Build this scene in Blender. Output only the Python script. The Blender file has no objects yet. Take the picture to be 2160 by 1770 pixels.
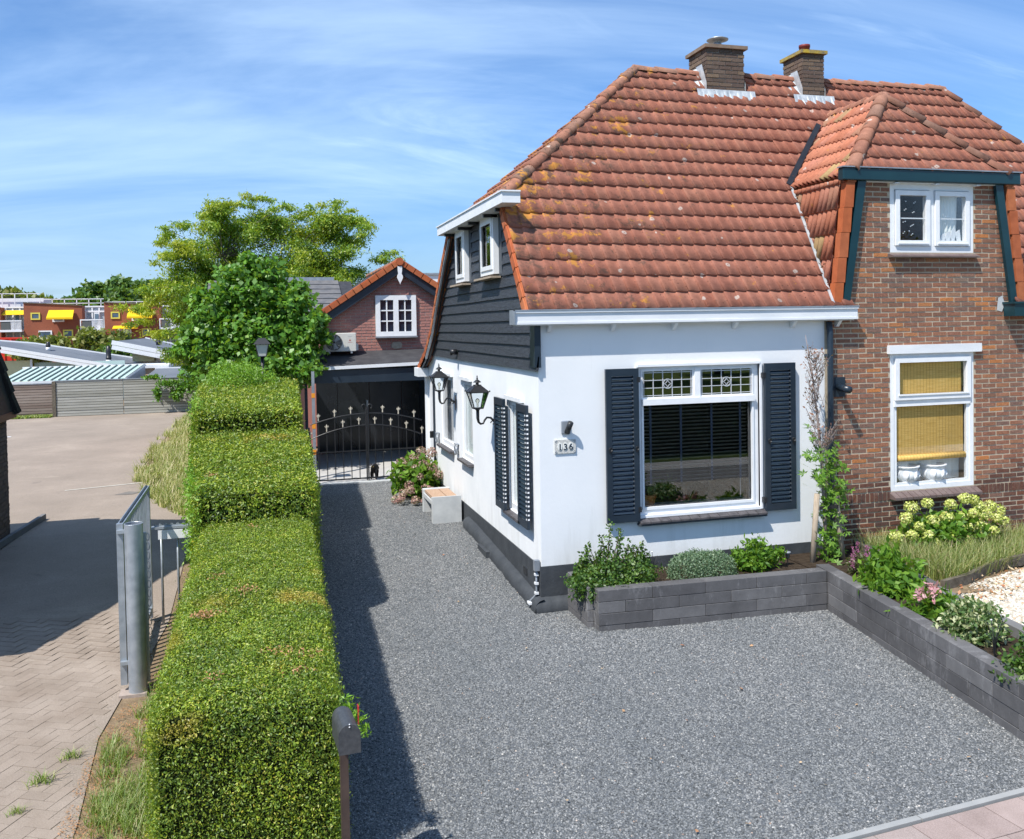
import bpy, bmesh, math, random
import numpy as np
from mathutils import Vector, Matrix, noise as mnoise
random.seed(7); rng = np.random.default_rng(7)
SC = bpy.context.scene
COL = SC.collection
R = math.radians

# ---------------------------------------------------------------- camera
cam_d = bpy.data.cameras.new('camera'); cam = bpy.data.objects.new('camera', cam_d); COL.objects.link(cam)
SC.camera = cam
def cam_axes(yaw, pitch, roll):
    f = Vector((math.sin(yaw), math.cos(yaw), 0)); r = Vector((math.cos(yaw), -math.sin(yaw), 0)); u = Vector((0, 0, 1))
    f2 = f*math.cos(pitch) + u*math.sin(pitch); u2 = u*math.cos(pitch) - f*math.sin(pitch)
    return r*math.cos(roll) + u2*math.sin(roll), u2*math.cos(roll) - r*math.sin(roll), f2
_r, _u, _f = cam_axes(R(15.622), R(-1.696), R(-0.992))
CAMP = Vector((-2.979, -9.588, 3.2))
cam.matrix_world = Matrix(((_r.x, _u.x, -_f.x, CAMP.x), (_r.y, _u.y, -_f.y, CAMP.y), (_r.z, _u.z, -_f.z, CAMP.z), (0, 0, 0, 1)))
cam_d.sensor_width = 36; cam_d.sensor_fit = 'HORIZONTAL'; cam_d.lens = 1906.4/2160*36
cam_d.shift_y = (741.67-885)/2160; cam_d.clip_end = 3000; cam_d.clip_start = 0.05

# ---------------------------------------------------------------- sun and sky
SUN = Vector((1.85, 1.35, -3.3)).normalized()
ELEV = math.asin(-SUN.z); ROT = math.atan2(-SUN.x, -SUN.y)
sd = bpy.data.lights.new('sun', 'SUN'); so = bpy.data.objects.new('sun', sd); COL.objects.link(so)
sd.energy = 5.0; sd.angle = R(0.53); sd.color = (1.0, 0.945, 0.865)
so.rotation_euler = (-SUN).to_track_quat('Z', 'Y').to_euler(); so.location = (-20, -15, 40)
W = bpy.data.worlds.new('World'); SC.world = W; W.use_nodes = True
nt = W.node_tree; nt.nodes.clear()
def nn(t, **k):
    n = nt.nodes.new(t)
    for a, b in k.items(): setattr(n, a, b)
    return n
sky = nn('ShaderNodeTexSky', sky_type='NISHITA', sun_disc=False, sun_elevation=ELEV, sun_rotation=ROT, altitude=0, air_density=1.0, dust_density=0.6, ozone_density=3.0)
tc = nn('ShaderNodeTexCoord'); sep = nn('ShaderNodeSeparateXYZ'); nt.links.new(tc.outputs['Generated'], sep.inputs[0])
zc = nn('ShaderNodeMath', operation='MAXIMUM'); zc.inputs[1].default_value = 0.0; nt.links.new(sep.outputs['Z'], zc.inputs[0])
za = nn('ShaderNodeMath', operation='ADD'); za.inputs[1].default_value = 0.28; nt.links.new(zc.outputs[0], za.inputs[0])
dx = nn('ShaderNodeMath', operation='DIVIDE'); dy = nn('ShaderNodeMath', operation='DIVIDE')
nt.links.new(sep.outputs['X'], dx.inputs[0]); nt.links.new(sep.outputs['Y'], dy.inputs[0]); nt.links.new(za.outputs[0], dx.inputs[1]); nt.links.new(za.outputs[0], dy.inputs[1])
cmb = nn('ShaderNodeCombineXYZ'); nt.links.new(dx.outputs[0], cmb.inputs[0]); nt.links.new(dy.outputs[0], cmb.inputs[1])
def sky_noise(scale, sx, sy, rot, detail, dist, lo, hi, off):
    mp = nn('ShaderNodeMapping'); mp.inputs['Scale'].default_value = (sx, sy, 1); mp.inputs['Rotation'].default_value = (0, 0, rot); mp.inputs['Location'].default_value = off
    nt.links.new(cmb.outputs[0], mp.inputs[0])
    t = nn('ShaderNodeTexNoise'); t.inputs['Scale'].default_value = scale; t.inputs['Detail'].default_value = detail; t.inputs['Roughness'].default_value = 0.58; t.inputs['Distortion'].default_value = dist
    nt.links.new(mp.outputs[0], t.inputs['Vector'])
    m = nn('ShaderNodeMapRange', interpolation_type='SMOOTHSTEP'); m.inputs['From Min'].default_value = lo; m.inputs['From Max'].default_value = hi
    nt.links.new(t.outputs['Fac'], m.inputs['Value']); return m.outputs[0]
c1 = sky_noise(0.85, 0.45, 1.6, R(-24), 8, 0.9, 0.34, 0.74, (3.1, 1.7, 0))
c2 = sky_noise(3.4, 0.35, 1.7, R(-30), 9, 1.3, 0.46, 0.86, (0.3, 5.2, 0))
c3 = sky_noise(0.8, 1, 1, 0, 3, 0.2, 0.35, 0.65, (7, 2, 0))
mm = nn('ShaderNodeMath', operation='MULTIPLY'); nt.links.new(c2, mm.inputs[0]); nt.links.new(c3, mm.inputs[1])
ad = nn('ShaderNodeMath', operation='ADD', use_clamp=True); nt.links.new(c1, ad.inputs[0]); nt.links.new(mm.outputs[0], ad.inputs[1])
am = nn('ShaderNodeMath', operation='MULTIPLY'); am.inputs[1].default_value = 0.55; nt.links.new(ad.outputs[0], am.inputs[0])
tint = nn('ShaderNodeMix', data_type='RGBA', blend_type='MULTIPLY'); tint.inputs['Factor'].default_value = 1.0
nt.links.new(sky.outputs[0], tint.inputs['A'])
zr = nn('ShaderNodeValToRGB'); zr.color_ramp.elements[0].color = (.44, .58, .80, 1); zr.color_ramp.elements[1].color = (.72, .95, 1.15, 1); zr.color_ramp.elements[1].position = .55
e_ = zr.color_ramp.elements.new(.18); e_.color = (.60, .82, 1.08, 1); nt.links.new(zc.outputs[0], zr.inputs[0]); nt.links.new(zr.outputs[0], tint.inputs['B'])
mx = nn('ShaderNodeMix', data_type='RGBA'); nt.links.new(am.outputs[0], mx.inputs['Factor']); nt.links.new(tint.outputs['Result'], mx.inputs['A']); mx.inputs['B'].default_value = (5.1, 6.8, 8.9, 1)
bg = nn('ShaderNodeBackground'); bg.inputs['Strength'].default_value = 0.125; nt.links.new(mx.outputs['Result'], bg.inputs['Color'])
wo = nn('ShaderNodeOutputWorld'); nt.links.new(bg.outputs[0], wo.inputs['Surface'])
SC.view_settings.view_transform = 'Standard'; SC.view_settings.look = 'None'; SC.view_settings.gamma = 1.0
SC.view_settings.use_curve_mapping = False; SC.view_settings.exposure = 0.38
SC.render.engine = 'CYCLES'
SC.cycles.max_bounces = 8; SC.cycles.transparent_max_bounces = 16; SC.cycles.caustics_reflective = False; SC.cycles.caustics_refractive = False

# ---------------------------------------------------------------- helpers
def g(y): return .06*min(max(y, 0), 3) + .02*min(max(y-3, 0), 6.5)
WM = {}
def wm(o): return WM.get(o.name, Matrix.Identity(4)) if o else Matrix.Identity(4)
def tagit(o, label=None, cat=None, group=None, kind=None):
    if label: o['label'] = label
    if cat: o['category'] = cat
    if group: o['group'] = group
    if kind: o['kind'] = kind
    return o
def thing(name, label, cat, loc=(0, 0, 0), rz=0, group=None):
    o = bpy.data.objects.new(name, None); COL.objects.link(o); o.empty_display_size = .1
    o.location = loc; o.rotation_euler = (0, 0, rz); WM[o.name] = Matrix.Translation(loc) @ Matrix.Rotation(rz, 4, 'Z')
    return tagit(o, label, cat, group)
class MB:
    def __init__(s): s.v = []; s.f = []; s.sm = False
    def add(s, vs, fs):
        n = len(s.v); s.v += [tuple(v) for v in vs]; s.f += [tuple(i+n for i in f) for f in fs]; return s
    def box(s, x0, x1, y0, y1, z0, z1):
        if x0 > x1: x0, x1 = x1, x0
        if y0 > y1: y0, y1 = y1, y0
        if z0 > z1: z0, z1 = z1, z0
        return s.add([(x0,y0,z0),(x1,y0,z0),(x1,y1,z0),(x0,y1,z0),(x0,y0,z1),(x1,y0,z1),(x1,y1,z1),(x0,y1,z1)],
                     [(0,3,2,1),(4,5,6,7),(0,1,5,4),(1,2,6,5),(2,3,7,6),(3,0,4,7)])
    def frame(s, o, u, v, n, a0, a1, b0, b1, c0, c1):
        o, u, v, n = map(Vector, (o, u, v, n))
        vs = [o+u*a+v*b+n*c for c in (c0, c1) for b in (b0, b1) for a in (a0, a1)]
        return s.add([vs[i] for i in (0,1,3,2,4,5,7,6)], [(0,3,2,1),(4,5,6,7),(0,1,5,4),(1,2,6,5),(2,3,7,6),(3,0,4,7)])
    def beam(s, p, q, w, h, up=(0, 0, 1)):
        p, q = Vector(p), Vector(q); d = (q-p); L = d.length; d.normalize(); up = Vector(up)
        sd_ = d.cross(up)
        if sd_.length < 1e-4: sd_ = d.cross(Vector((1, 0, 0)))
        sd_.normalize(); up2 = sd_.cross(d)
        return s.frame(p, d, sd_, up2, 0, L, -w/2, w/2, -h/2, h/2)
    def prism(s, pts, axis, a, b):
        """closed outline pts in the plane across axis, pushed from a to b"""
        def m(p, t): return {'x': (t, p[0], p[1]), 'y': (p[0], t, p[1]), 'z': (p[0], p[1], t)}[axis]
        n = len(pts); vs = [m(p, a) for p in pts] + [m(p, b) for p in pts]
        fs = [tuple(range(n))[::-1], tuple(range(n, 2*n))] + [(i, (i+1) % n, (i+1) % n+n, i+n) for i in range(n)]
        return s.add(vs, fs)
    def slab(s, pts, t):
        """3D polygon thickened downwards along its normal"""
        P = [Vector(p) for p in pts]; nrm = (P[1]-P[0]).cross(P[2]-P[0]).normalized()
        if nrm.z < 0: nrm = -nrm
        n = len(P); vs = P + [p-nrm*t for p in P]
        return s.add(vs, [tuple(range(n)), tuple(range(n, 2*n))[::-1]] + [(i, i+n, (i+1) % n+n, (i+1) % n) for i in range(n)])
    def tube(s, pts, r, n=8, cap=True):
        P = [Vector(p) for p in pts]; m = len(P); rr = r if isinstance(r, (list, tuple)) else [r]*m
        vs = []; ref = None
        for i, p in enumerate(P):
            t = (P[min(i+1, m-1)]-P[max(i-1, 0)]).normalized()
            if ref is None: ref = t.orthogonal().normalized()
            a = (ref-t*ref.dot(t))
            a = a.normalized() if a.length > 1e-5 else t.orthogonal().normalized()
            ref = a; b = t.cross(a)
            vs += [p+(a*math.cos(2*math.pi*k/n)+b*math.sin(2*math.pi*k/n))*rr[i] for k in range(n)]
        fs = [(i*n+k, i*n+(k+1) % n, (i+1)*n+(k+1) % n, (i+1)*n+k) for i in range(m-1) for k in range(n)]
        if cap: fs += [tuple(range(n))[::-1], tuple(range((m-1)*n, m*n))]
        return s.add(vs, fs)
    def lathe(s, c, prof, n=16):
        c = Vector(c); m = len(prof)
        vs = [c+Vector((r*math.cos(2*math.pi*k/n), r*math.sin(2*math.pi*k/n), z)) for r, z in prof for k in range(n)]
        fs = [(i*n+k, i*n+(k+1) % n, (i+1)*n+(k+1) % n, (i+1)*n+k) for i in range(m-1) for k in range(n)]
        return s.add(vs, fs + [tuple(range(n))[::-1], tuple(range((m-1)*n, m*n))])
    def quad(s, *p): return s.add(p, [tuple(range(len(p)))])
    def xf(s, M): s.v = [tuple(M @ Vector(v)) for v in s.v]; return s
    def mesh(s, name, mat=None, smooth=False):
        me = bpy.data.meshes.new(name); me.from_pydata(s.v, [], s.f)
        if mat: me.materials.append(mat)
        if smooth or s.sm: me.polygons.foreach_set('use_smooth', [True]*len(me.polygons))
        me.validate(); me.update(); return me
def put(name, me, parent=None, M=None, label=None, kind=None):
    """link an object; M is its world matrix (default: that of its parent)"""
    o = bpy.data.objects.new(name, me); COL.objects.link(o)
    P = wm(parent)
    if parent: o.parent = parent
    o.matrix_basis = (P.inverted() @ M) if M is not None else Matrix.Identity(4)
    WM[o.name] = M if M is not None else P
    if label: o['label'] = label
    if kind: o['kind'] = kind
    return o
def part(name, mb, mat, parent=None, smooth=False, local=False, label=None, kind=None):
    """mb in world coordinates, or in the parent's own when local"""
    if parent and not local: mb.xf(wm(parent).inverted())
    return put(name, mb.mesh(name, mat, smooth), parent, None, label, kind)
def bevel(o, w, seg=2):
    m = o.modifiers.new('bevel', 'BEVEL'); m.width = w; m.segments = seg; m.limit_method = 'ANGLE'; return o
def copy_tree(o, M, label=None, parent=None):
    c = o.copy(); COL.objects.link(c)
    if parent: c.parent = parent; c.matrix_basis = o.matrix_basis.copy(); WM[c.name] = wm(parent) @ o.matrix_basis
    else: c.matrix_basis = M; WM[c.name] = M
    if label: c['label'] = label
    for ch in list(o.children): copy_tree(ch, None, None, c)
    return c
def npmesh(name, V, F, mat):
    V = np.asarray(V, dtype=np.float32); F = np.asarray(F, dtype=np.int32); k = F.shape[1]
    me = bpy.data.meshes.new(name); me.vertices.add(len(V)); me.vertices.foreach_set('co', V.ravel())
    me.loops.add(F.size); me.loops.foreach_set('vertex_index', F.ravel()); me.polygons.add(len(F))
    me.polygons.foreach_set('loop_start', np.arange(0, F.size, k, dtype=np.int32)); me.polygons.foreach_set('loop_total', np.full(len(F), k, dtype=np.int32))
    me.materials.append(mat); me.update(calc_edges=True); me.validate(); return me

# ---------------------------------------------------------------- materials
class NT:
    def __init__(s, name):
        s.m = bpy.data.materials.new(name); s.m.use_nodes = True; s.t = s.m.node_tree; s.t.nodes.clear()
        s.out = s.t.nodes.new('ShaderNodeOutputMaterial'); s.geo = s.n('ShaderNodeNewGeometry'); s._rnd = None
    def n(s, t, **k):
        n = s.t.nodes.new(t)
        for a, b in k.items(): setattr(n, a, b)
        return n
    def l(s, a, b): s.t.links.new(a, b)
    def rnd(s):
        if s._rnd is None:
            oi = s.n('ShaderNodeObjectInfo'); a = s.n('ShaderNodeMath', operation='ADD'); s.l(oi.outputs['Random'], a.inputs[0]); s.l(s.geo.outputs['Random Per Island'], a.inputs[1])
            f = s.n('ShaderNodeMath', operation='FRACT'); s.l(a.outputs[0], f.inputs[0]); s._rnd = f.outputs[0]
        return s._rnd
    def noise(s, scale, detail=4, vec=None, rough=.55, stretch=None, dist=0):
        t = s.n('ShaderNodeTexNoise'); t.inputs['Scale'].default_value = scale; t.inputs['Detail'].default_value = detail; t.inputs['Roughness'].default_value = rough; t.inputs['Distortion'].default_value = dist
        src = vec or s.geo.outputs['Position']
        if stretch:
            mp = s.n('ShaderNodeMapping'); mp.inputs['Scale'].default_value = stretch; s.l(src, mp.inputs[0]); src = mp.outputs[0]
        s.l(src, t.inputs['Vector']); return t.outputs['Fac']
    def rng(s, v, lo, hi, a=0, b=1):
        m = s.n('ShaderNodeMapRange'); m.inputs['From Min'].default_value = lo; m.inputs['From Max'].default_value = hi; m.inputs['To Min'].default_value = a; m.inputs['To Max'].default_value = b
        s.l(v, m.inputs['Value']); return m.outputs[0]
    def mix(s, f, a, b, mode='MIX'):
        m = s.n('ShaderNodeMix', data_type='RGBA', blend_type=mode)
        for i, v in (('Factor', f), ('A', a), ('B', b)):
            if isinstance(v, (int, float)): m.inputs[i].default_value = v
            elif isinstance(v, tuple): m.inputs[i].default_value = v + ((1,) if len(v) == 3 else ())
            else: s.l(v, m.inputs[i])
        return m.outputs['Result']
    def ramp(s, v, cols, const=False):
        r = s.n('ShaderNodeValToRGB'); e = r.color_ramp; e.interpolation = 'CONSTANT' if const else 'LINEAR'
        while len(e.elements) < len(cols): e.elements.new(.5)
        for el, (p, c) in zip(e.elements, cols): el.position = p; el.color = tuple(c)+(1,)
        s.l(v, r.inputs[0]); return r.outputs[0]
    def math(s, op, a, b=None, clamp=False):
        m = s.n('ShaderNodeMath', operation=op, use_clamp=clamp)
        for i, v in enumerate((a, b)):
            if v is None: continue
            if isinstance(v, (int, float)): m.inputs[i].default_value = v
            else: s.l(v, m.inputs[i])
        return m.outputs[0]
    def finish(s, col, rough=.7, spec=.3, metal=0, bump=None, strength=.4, dist=.005):
        b = s.n('ShaderNodeBsdfPrincipled')
        if isinstance(col, tuple): b.inputs['Base Color'].default_value = col+(1,)
        else: s.l(col, b.inputs['Base Color'])
        if isinstance(rough, (int, float)): b.inputs['Roughness'].default_value = rough
        else: s.l(rough, b.inputs['Roughness'])
        b.inputs['Specular IOR Level'].default_value = spec; b.inputs['Metallic'].default_value = metal
        if bump is not None:
            bp = s.n('ShaderNodeBump'); bp.inputs['Strength'].default_value = strength; bp.inputs['Distance'].default_value = dist; s.l(bump, bp.inputs['Height']); s.l(bp.outputs[0], b.inputs['Normal'])
        s.l(b.outputs[0], s.out.inputs['Surface']); return s.m
def mat(name, c1, c2=None, ns=6, rough=.7, spec=.3, metal=0, bump=None, stretch=None, fine=0, cols=None, detail=5):
    """c1/c2 blended by noise; cols = random colour per piece; bump=(scale,strength,dist)"""
    N = NT(name); c = c1
    if cols: c = N.ramp(N.rnd(), cols)
    if c2 is not None: c = N.mix(N.rng(N.noise(ns, detail, stretch=stretch), .33, .67), c, c2) if not cols else N.mix(1.0, c, N.ramp(N.noise(ns, detail, stretch=stretch), [(.3, c1), (.7, c2)]), 'MULTIPLY')
    if fine: c = N.mix(fine, c, N.ramp(N.noise(160, 3), [(.25, (.25, .25, .25)), (.75, (1.5, 1.5, 1.5))]), 'MULTIPLY')
    b = N.noise(bump[0], 5, stretch=stretch) if bump else None
    return N.finish(c, rough, spec, metal, b, bump[1] if bump else 0, bump[2] if bump else .01)
def leafmat(name, cols, transl=.35, rough=.55, gloss=.06, patch=None, mottle=0):
    N = NT(name); c = N.ramp(N.rnd(), cols)
    if mottle: c = N.mix(1.0, N.mix(1.0, c, N.ramp(N.noise(2.6, 5, rough=.6), [(.32, (1-mottle, 1-mottle*.75, 1-mottle)), (.68, (1.22, 1.16, 1.1))]), 'MULTIPLY'), N.ramp(N.noise(13, 3), [(.3, (1-mottle*.9,)*3), (.6, (1.12, 1.12, 1.05))]), 'MULTIPLY')
    if patch: c = N.mix(N.rng(N.noise(patch[0], 3), patch[1], patch[2]), c, N.mix(.75, c, patch[3]))
    d = N.n('ShaderNodeBsdfDiffuse'); t = N.n('ShaderNodeBsdfTranslucent'); gl = N.n('ShaderNodeBsdfGlossy'); gl.inputs['Roughness'].default_value = rough
    N.l(c, d.inputs['Color']); tc_ = N.mix(.55, c, (.35, .5, .03)); N.l(tc_, t.inputs['Color'])
    m1 = N.n('ShaderNodeMixShader'); m1.inputs[0].default_value = transl; N.l(d.outputs[0], m1.inputs[1]); N.l(t.outputs[0], m1.inputs[2])
    m2 = N.n('ShaderNodeMixShader'); m2.inputs[0].default_value = gloss; N.l(m1.outputs[0], m2.inputs[1]); N.l(gl.outputs[0], m2.inputs[2])
    N.l(m2.outputs[0], N.out.inputs['Surface']); return N.m
def glassmat(name, tint=(.75, .8, .82), refl=1.0, r0=.045):
    N = NT(name); lw = N.n('ShaderNodeLayerWeight'); lw.inputs['Blend'].default_value = .5
    f = N.math('MULTIPLY', N.math('ADD', r0*2, N.math('MULTIPLY', N.math('POWER', lw.outputs['Facing'], 5), .55)), refl, True)
    f = N.math('MULTIPLY', f, N.math('SUBTRACT', 1, N.geo.outputs['Backfacing']))
    t = N.n('ShaderNodeBsdfTransparent'); t.inputs['Color'].default_value = tint+(1,); gl = N.n('ShaderNodeBsdfGlossy'); gl.inputs['Roughness'].default_value = .0
    m = N.n('ShaderNodeMixShader'); N.l(f, m.inputs[0]); N.l(t.outputs[0], m.inputs[1]); N.l(gl.outputs[0], m.inputs[2]); N.l(m.outputs[0], N.out.inputs['Surface']); return N.m
M = {}
def wm(o): return WM.get(o.name, Matrix.Identity(4)) if o else Matrix.Identity(4)
def tagit(o, label=None, cat=None, group=None, kind=None):
    if label: o['label'] = label
    if cat: o['category'] = cat
    if group: o['group'] = group
    if kind: o['kind'] = kind
    return o
def thing(name, label, cat, loc=(0, 0, 0), rz=0, group=None):
    o = bpy.data.objects.new(name, None); COL.objects.link(o); o.empty_display_size = .1
    o.location = loc; o.rotation_euler = (0, 0, rz); WM[o.name] = Matrix.Translation(loc) @ Matrix.Rotation(rz, 4, 'Z')
    return tagit(o, label, cat, group)
class MB:
    def __init__(s): s.v = []; s.f = []; s.sm = False
    def add(s, vs, fs):
        n = len(s.v); s.v += [tuple(v) for v in vs]; s.f += [tuple(i+n for i in f) for f in fs]; return s
    def box(s, x0, x1, y0, y1, z0, z1):
        if x0 > x1: x0, x1 = x1, x0
        if y0 > y1: y0, y1 = y1, y0
        if z0 > z1: z0, z1 = z1, z0
        return s.add([(x0,y0,z0),(x1,y0,z0),(x1,y1,z0),(x0,y1,z0),(x0,y0,z1),(x1,y0,z1),(x1,y1,z1),(x0,y1,z1)],
                     [(0,3,2,1),(4,5,6,7),(0,1,5,4),(1,2,6,5),(2,3,7,6),(3,0,4,7)])
    def frame(s, o, u, v, n, a0, a1, b0, b1, c0, c1):
        o, u, v, n = map(Vector, (o, u, v, n))
        vs = [o+u*a+v*b+n*c for c in (c0, c1) for b in (b0, b1) for a in (a0, a1)]
        return s.add([vs[i] for i in (0,1,3,2,4,5,7,6)], [(0,3,2,1),(4,5,6,7),(0,1,5,4),(1,2,6,5),(2,3,7,6),(3,0,4,7)])
    def beam(s, p, q, w, h, up=(0, 0, 1)):
        p, q = Vector(p), Vector(q); d = (q-p); L = d.length; d.normalize(); up = Vector(up)
        sd_ = d.cross(up)
        if sd_.length < 1e-4: sd_ = d.cross(Vector((1, 0, 0)))
        sd_.normalize(); up2 = sd_.cross(d)
        return s.frame(p, d, sd_, up2, 0, L, -w/2, w/2, -h/2, h/2)
    def prism(s, pts, axis, a, b):
        """closed outline pts in the plane across axis, pushed from a to b"""
        def m(p, t): return {'x': (t, p[0], p[1]), 'y': (p[0], t, p[1]), 'z': (p[0], p[1], t)}[axis]
        n = len(pts); vs = [m(p, a) for p in pts] + [m(p, b) for p in pts]
        fs = [tuple(range(n))[::-1], tuple(range(n, 2*n))] + [(i, (i+1) % n, (i+1) % n+n, i+n) for i in range(n)]
        return s.add(vs, fs)
    def slab(s, pts, t):
        """3D polygon thickened downwards along its normal"""
        P = [Vector(p) for p in pts]; nrm = (P[1]-P[0]).cross(P[2]-P[0]).normalized()
        if nrm.z < 0: nrm = -nrm
        n = len(P); vs = P + [p-nrm*t for p in P]
        return s.add(vs, [tuple(range(n)), tuple(range(n, 2*n))[::-1]] + [(i, i+n, (i+1) % n+n, (i+1) % n) for i in range(n)])
    def tube(s, pts, r, n=8, cap=True):
        P = [Vector(p) for p in pts]; m = len(P); rr = r if isinstance(r, (list, tuple)) else [r]*m
        vs = []; ref = None
        for i, p in enumerate(P):
            t = (P[min(i+1, m-1)]-P[max(i-1, 0)]).normalized()
            if ref is None: ref = t.orthogonal().normalized()
            a = (ref-t*ref.dot(t))
            a = a.normalized() if a.length > 1e-5 else t.orthogonal().normalized()
            ref = a; b = t.cross(a)
            vs += [p+(a*math.cos(2*math.pi*k/n)+b*math.sin(2*math.pi*k/n))*rr[i] for k in range(n)]
        fs = [(i*n+k, i*n+(k+1) % n, (i+1)*n+(k+1) % n, (i+1)*n+k) for i in range(m-1) for k in range(n)]
        if cap: fs += [tuple(range(n))[::-1], tuple(range((m-1)*n, m*n))]
        return s.add(vs, fs)
    def lathe(s, c, prof, n=16):
        c = Vector(c); m = len(prof)
        vs = [c+Vector((r*math.cos(2*math.pi*k/n), r*math.sin(2*math.pi*k/n), z)) for r, z in prof for k in range(n)]
        fs = [(i*n+k, i*n+(k+1) % n, (i+1)*n+(k+1) % n, (i+1)*n+k) for i in range(m-1) for k in range(n)]
        return s.add(vs, fs + [tuple(range(n))[::-1], tuple(range((m-1)*n, m*n))])
    def quad(s, *p): return s.add(p, [tuple(range(len(p)))])
    def xf(s, M): s.v = [tuple(M @ Vector(v)) for v in s.v]; return s
    def mesh(s, name, mat=None, smooth=False):
        me = bpy.data.meshes.new(name); me.from_pydata(s.v, [], s.f)
        if mat: me.materials.append(mat)
        if smooth or s.sm: me.polygons.foreach_set('use_smooth', [True]*len(me.polygons))
        me.validate(); me.update(); return me
def put(name, me, parent=None, M=None, label=None, kind=None):
    """link an object; M is its world matrix (default: that of its parent)"""
    o = bpy.data.objects.new(name, me); COL.objects.link(o)
    P = wm(parent)
    if parent: o.parent = parent
    o.matrix_basis = (P.inverted() @ M) if M is not None else Matrix.Identity(4)
    WM[o.name] = M if M is not None else P
    if label: o['label'] = label
    if kind: o['kind'] = kind
    return o
def part(name, mb, mat, parent=None, smooth=False, local=False, label=None, kind=None):
    """mb in world coordinates, or in the parent's own when local"""
    if parent and not local: mb.xf(wm(parent).inverted())
    return put(name, mb.mesh(name, mat, smooth), parent, None, label, kind)
def bevel(o, w, seg=2):
    m = o.modifiers.new('bevel', 'BEVEL'); m.width = w; m.segments = seg; m.limit_method = 'ANGLE'; return o
def copy_tree(o, M, label=None, parent=None):
    c = o.copy(); COL.objects.link(c)
    if parent: c.parent = parent; c.matrix_basis = o.matrix_basis.copy(); WM[c.name] = wm(parent) @ o.matrix_basis
    else: c.matrix_basis = M; WM[c.name] = M
    if label: c['label'] = label
    for ch in list(o.children): copy_tree(ch, None, None, c)
    return c
def npmesh(name, V, F, mat):
    V = np.asarray(V, dtype=np.float32); F = np.asarray(F, dtype=np.int32); k = F.shape[1]
    me = bpy.data.meshes.new(name); me.vertices.add(len(V)); me.vertices.foreach_set('co', V.ravel())
    me.loops.add(F.size); me.loops.foreach_set('vertex_index', F.ravel()); me.polygons.add(len(F))
    me.polygons.foreach_set('loop_start', np.arange(0, F.size, k, dtype=np.int32)); me.polygons.foreach_set('loop_total', np.full(len(F), k, dtype=np.int32))
    me.materials.append(mat); me.update(calc_edges=True); me.validate(); return me

# ---------------------------------------------------------------- materials
class NT:
    def __init__(s, name):
        s.m = bpy.data.materials.new(name); s.m.use_nodes = True; s.t = s.m.node_tree; s.t.nodes.clear()
        s.out = s.t.nodes.new('ShaderNodeOutputMaterial'); s.geo = s.n('ShaderNodeNewGeometry'); s._rnd = None
    def n(s, t, **k):
        n = s.t.nodes.new(t)
        for a, b in k.items(): setattr(n, a, b)
        return n
    def l(s, a, b): s.t.links.new(a, b)
    def rnd(s):
        if s._rnd is None:
            oi = s.n('ShaderNodeObjectInfo'); a = s.n('ShaderNodeMath', operation='ADD'); s.l(oi.outputs['Random'], a.inputs[0]); s.l(s.geo.outputs['Random Per Island'], a.inputs[1])
            f = s.n('ShaderNodeMath', operation='FRACT'); s.l(a.outputs[0], f.inputs[0]); s._rnd = f.outputs[0]
        return s._rnd
    def noise(s, scale, detail=4, vec=None, rough=.55, stretch=None, dist=0):
        t = s.n('ShaderNodeTexNoise'); t.inputs['Scale'].default_value = scale; t.inputs['Detail'].default_value = detail; t.inputs['Roughness'].default_value = rough; t.inputs['Distortion'].default_value = dist
        src = vec or s.geo.outputs['Position']
        if stretch:
            mp = s.n('ShaderNodeMapping'); mp.inputs['Scale'].default_value = stretch; s.l(src, mp.inputs[0]); src = mp.outputs[0]
        s.l(src, t.inputs['Vector']); return t.outputs['Fac']
    def rng(s, v, lo, hi, a=0, b=1):
        m = s.n('ShaderNodeMapRange'); m.inputs['From Min'].default_value = lo; m.inputs['From Max'].default_value = hi; m.inputs['To Min'].default_value = a; m.inputs['To Max'].default_value = b
        s.l(v, m.inputs['Value']); return m.outputs[0]
    def mix(s, f, a, b, mode='MIX'):
        m = s.n('ShaderNodeMix', data_type='RGBA', blend_type=mode)
        for i, v in (('Factor', f), ('A', a), ('B', b)):
            if isinstance(v, (int, float)): m.inputs[i].default_value = v
            elif isinstance(v, tuple): m.inputs[i].default_value = v + ((1,) if len(v) == 3 else ())
            else: s.l(v, m.inputs[i])
        return m.outputs['Result']
    def ramp(s, v, cols, const=False):
        r = s.n('ShaderNodeValToRGB'); e = r.color_ramp; e.interpolation = 'CONSTANT' if const else 'LINEAR'
        while len(e.elements) < len(cols): e.elements.new(.5)
        for el, (p, c) in zip(e.elements, cols): el.position = p; el.color = tuple(c)+(1,)
        s.l(v, r.inputs[0]); return r.outputs[0]
    def math(s, op, a, b=None, clamp=False):
        m = s.n('ShaderNodeMath', operation=op, use_clamp=clamp)
        for i, v in enumerate((a, b)):
            if v is None: continue
            if isinstance(v, (int, float)): m.inputs[i].default_value = v
            else: s.l(v, m.inputs[i])
        return m.outputs[0]
    def finish(s, col, rough=.7, spec=.3, metal=0, bump=None, strength=.4, dist=.005):
        b = s.n('ShaderNodeBsdfPrincipled')
        if isinstance(col, tuple): b.inputs['Base Color'].default_value = col+(1,)
        else: s.l(col, b.inputs['Base Color'])
        if isinstance(rough, (int, float)): b.inputs['Roughness'].default_value = rough
        else: s.l(rough, b.inputs['Roughness'])
        b.inputs['Specular IOR Level'].default_value = spec; b.inputs['Metallic'].default_value = metal
        if bump is not None:
            bp = s.n('ShaderNodeBump'); bp.inputs['Strength'].default_value = strength; bp.inputs['Distance'].default_value = dist; s.l(bump, bp.inputs['Height']); s.l(bp.outputs[0], b.inputs['Normal'])
        s.l(b.outputs[0], s.out.inputs['Surface']); return s.m
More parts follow.
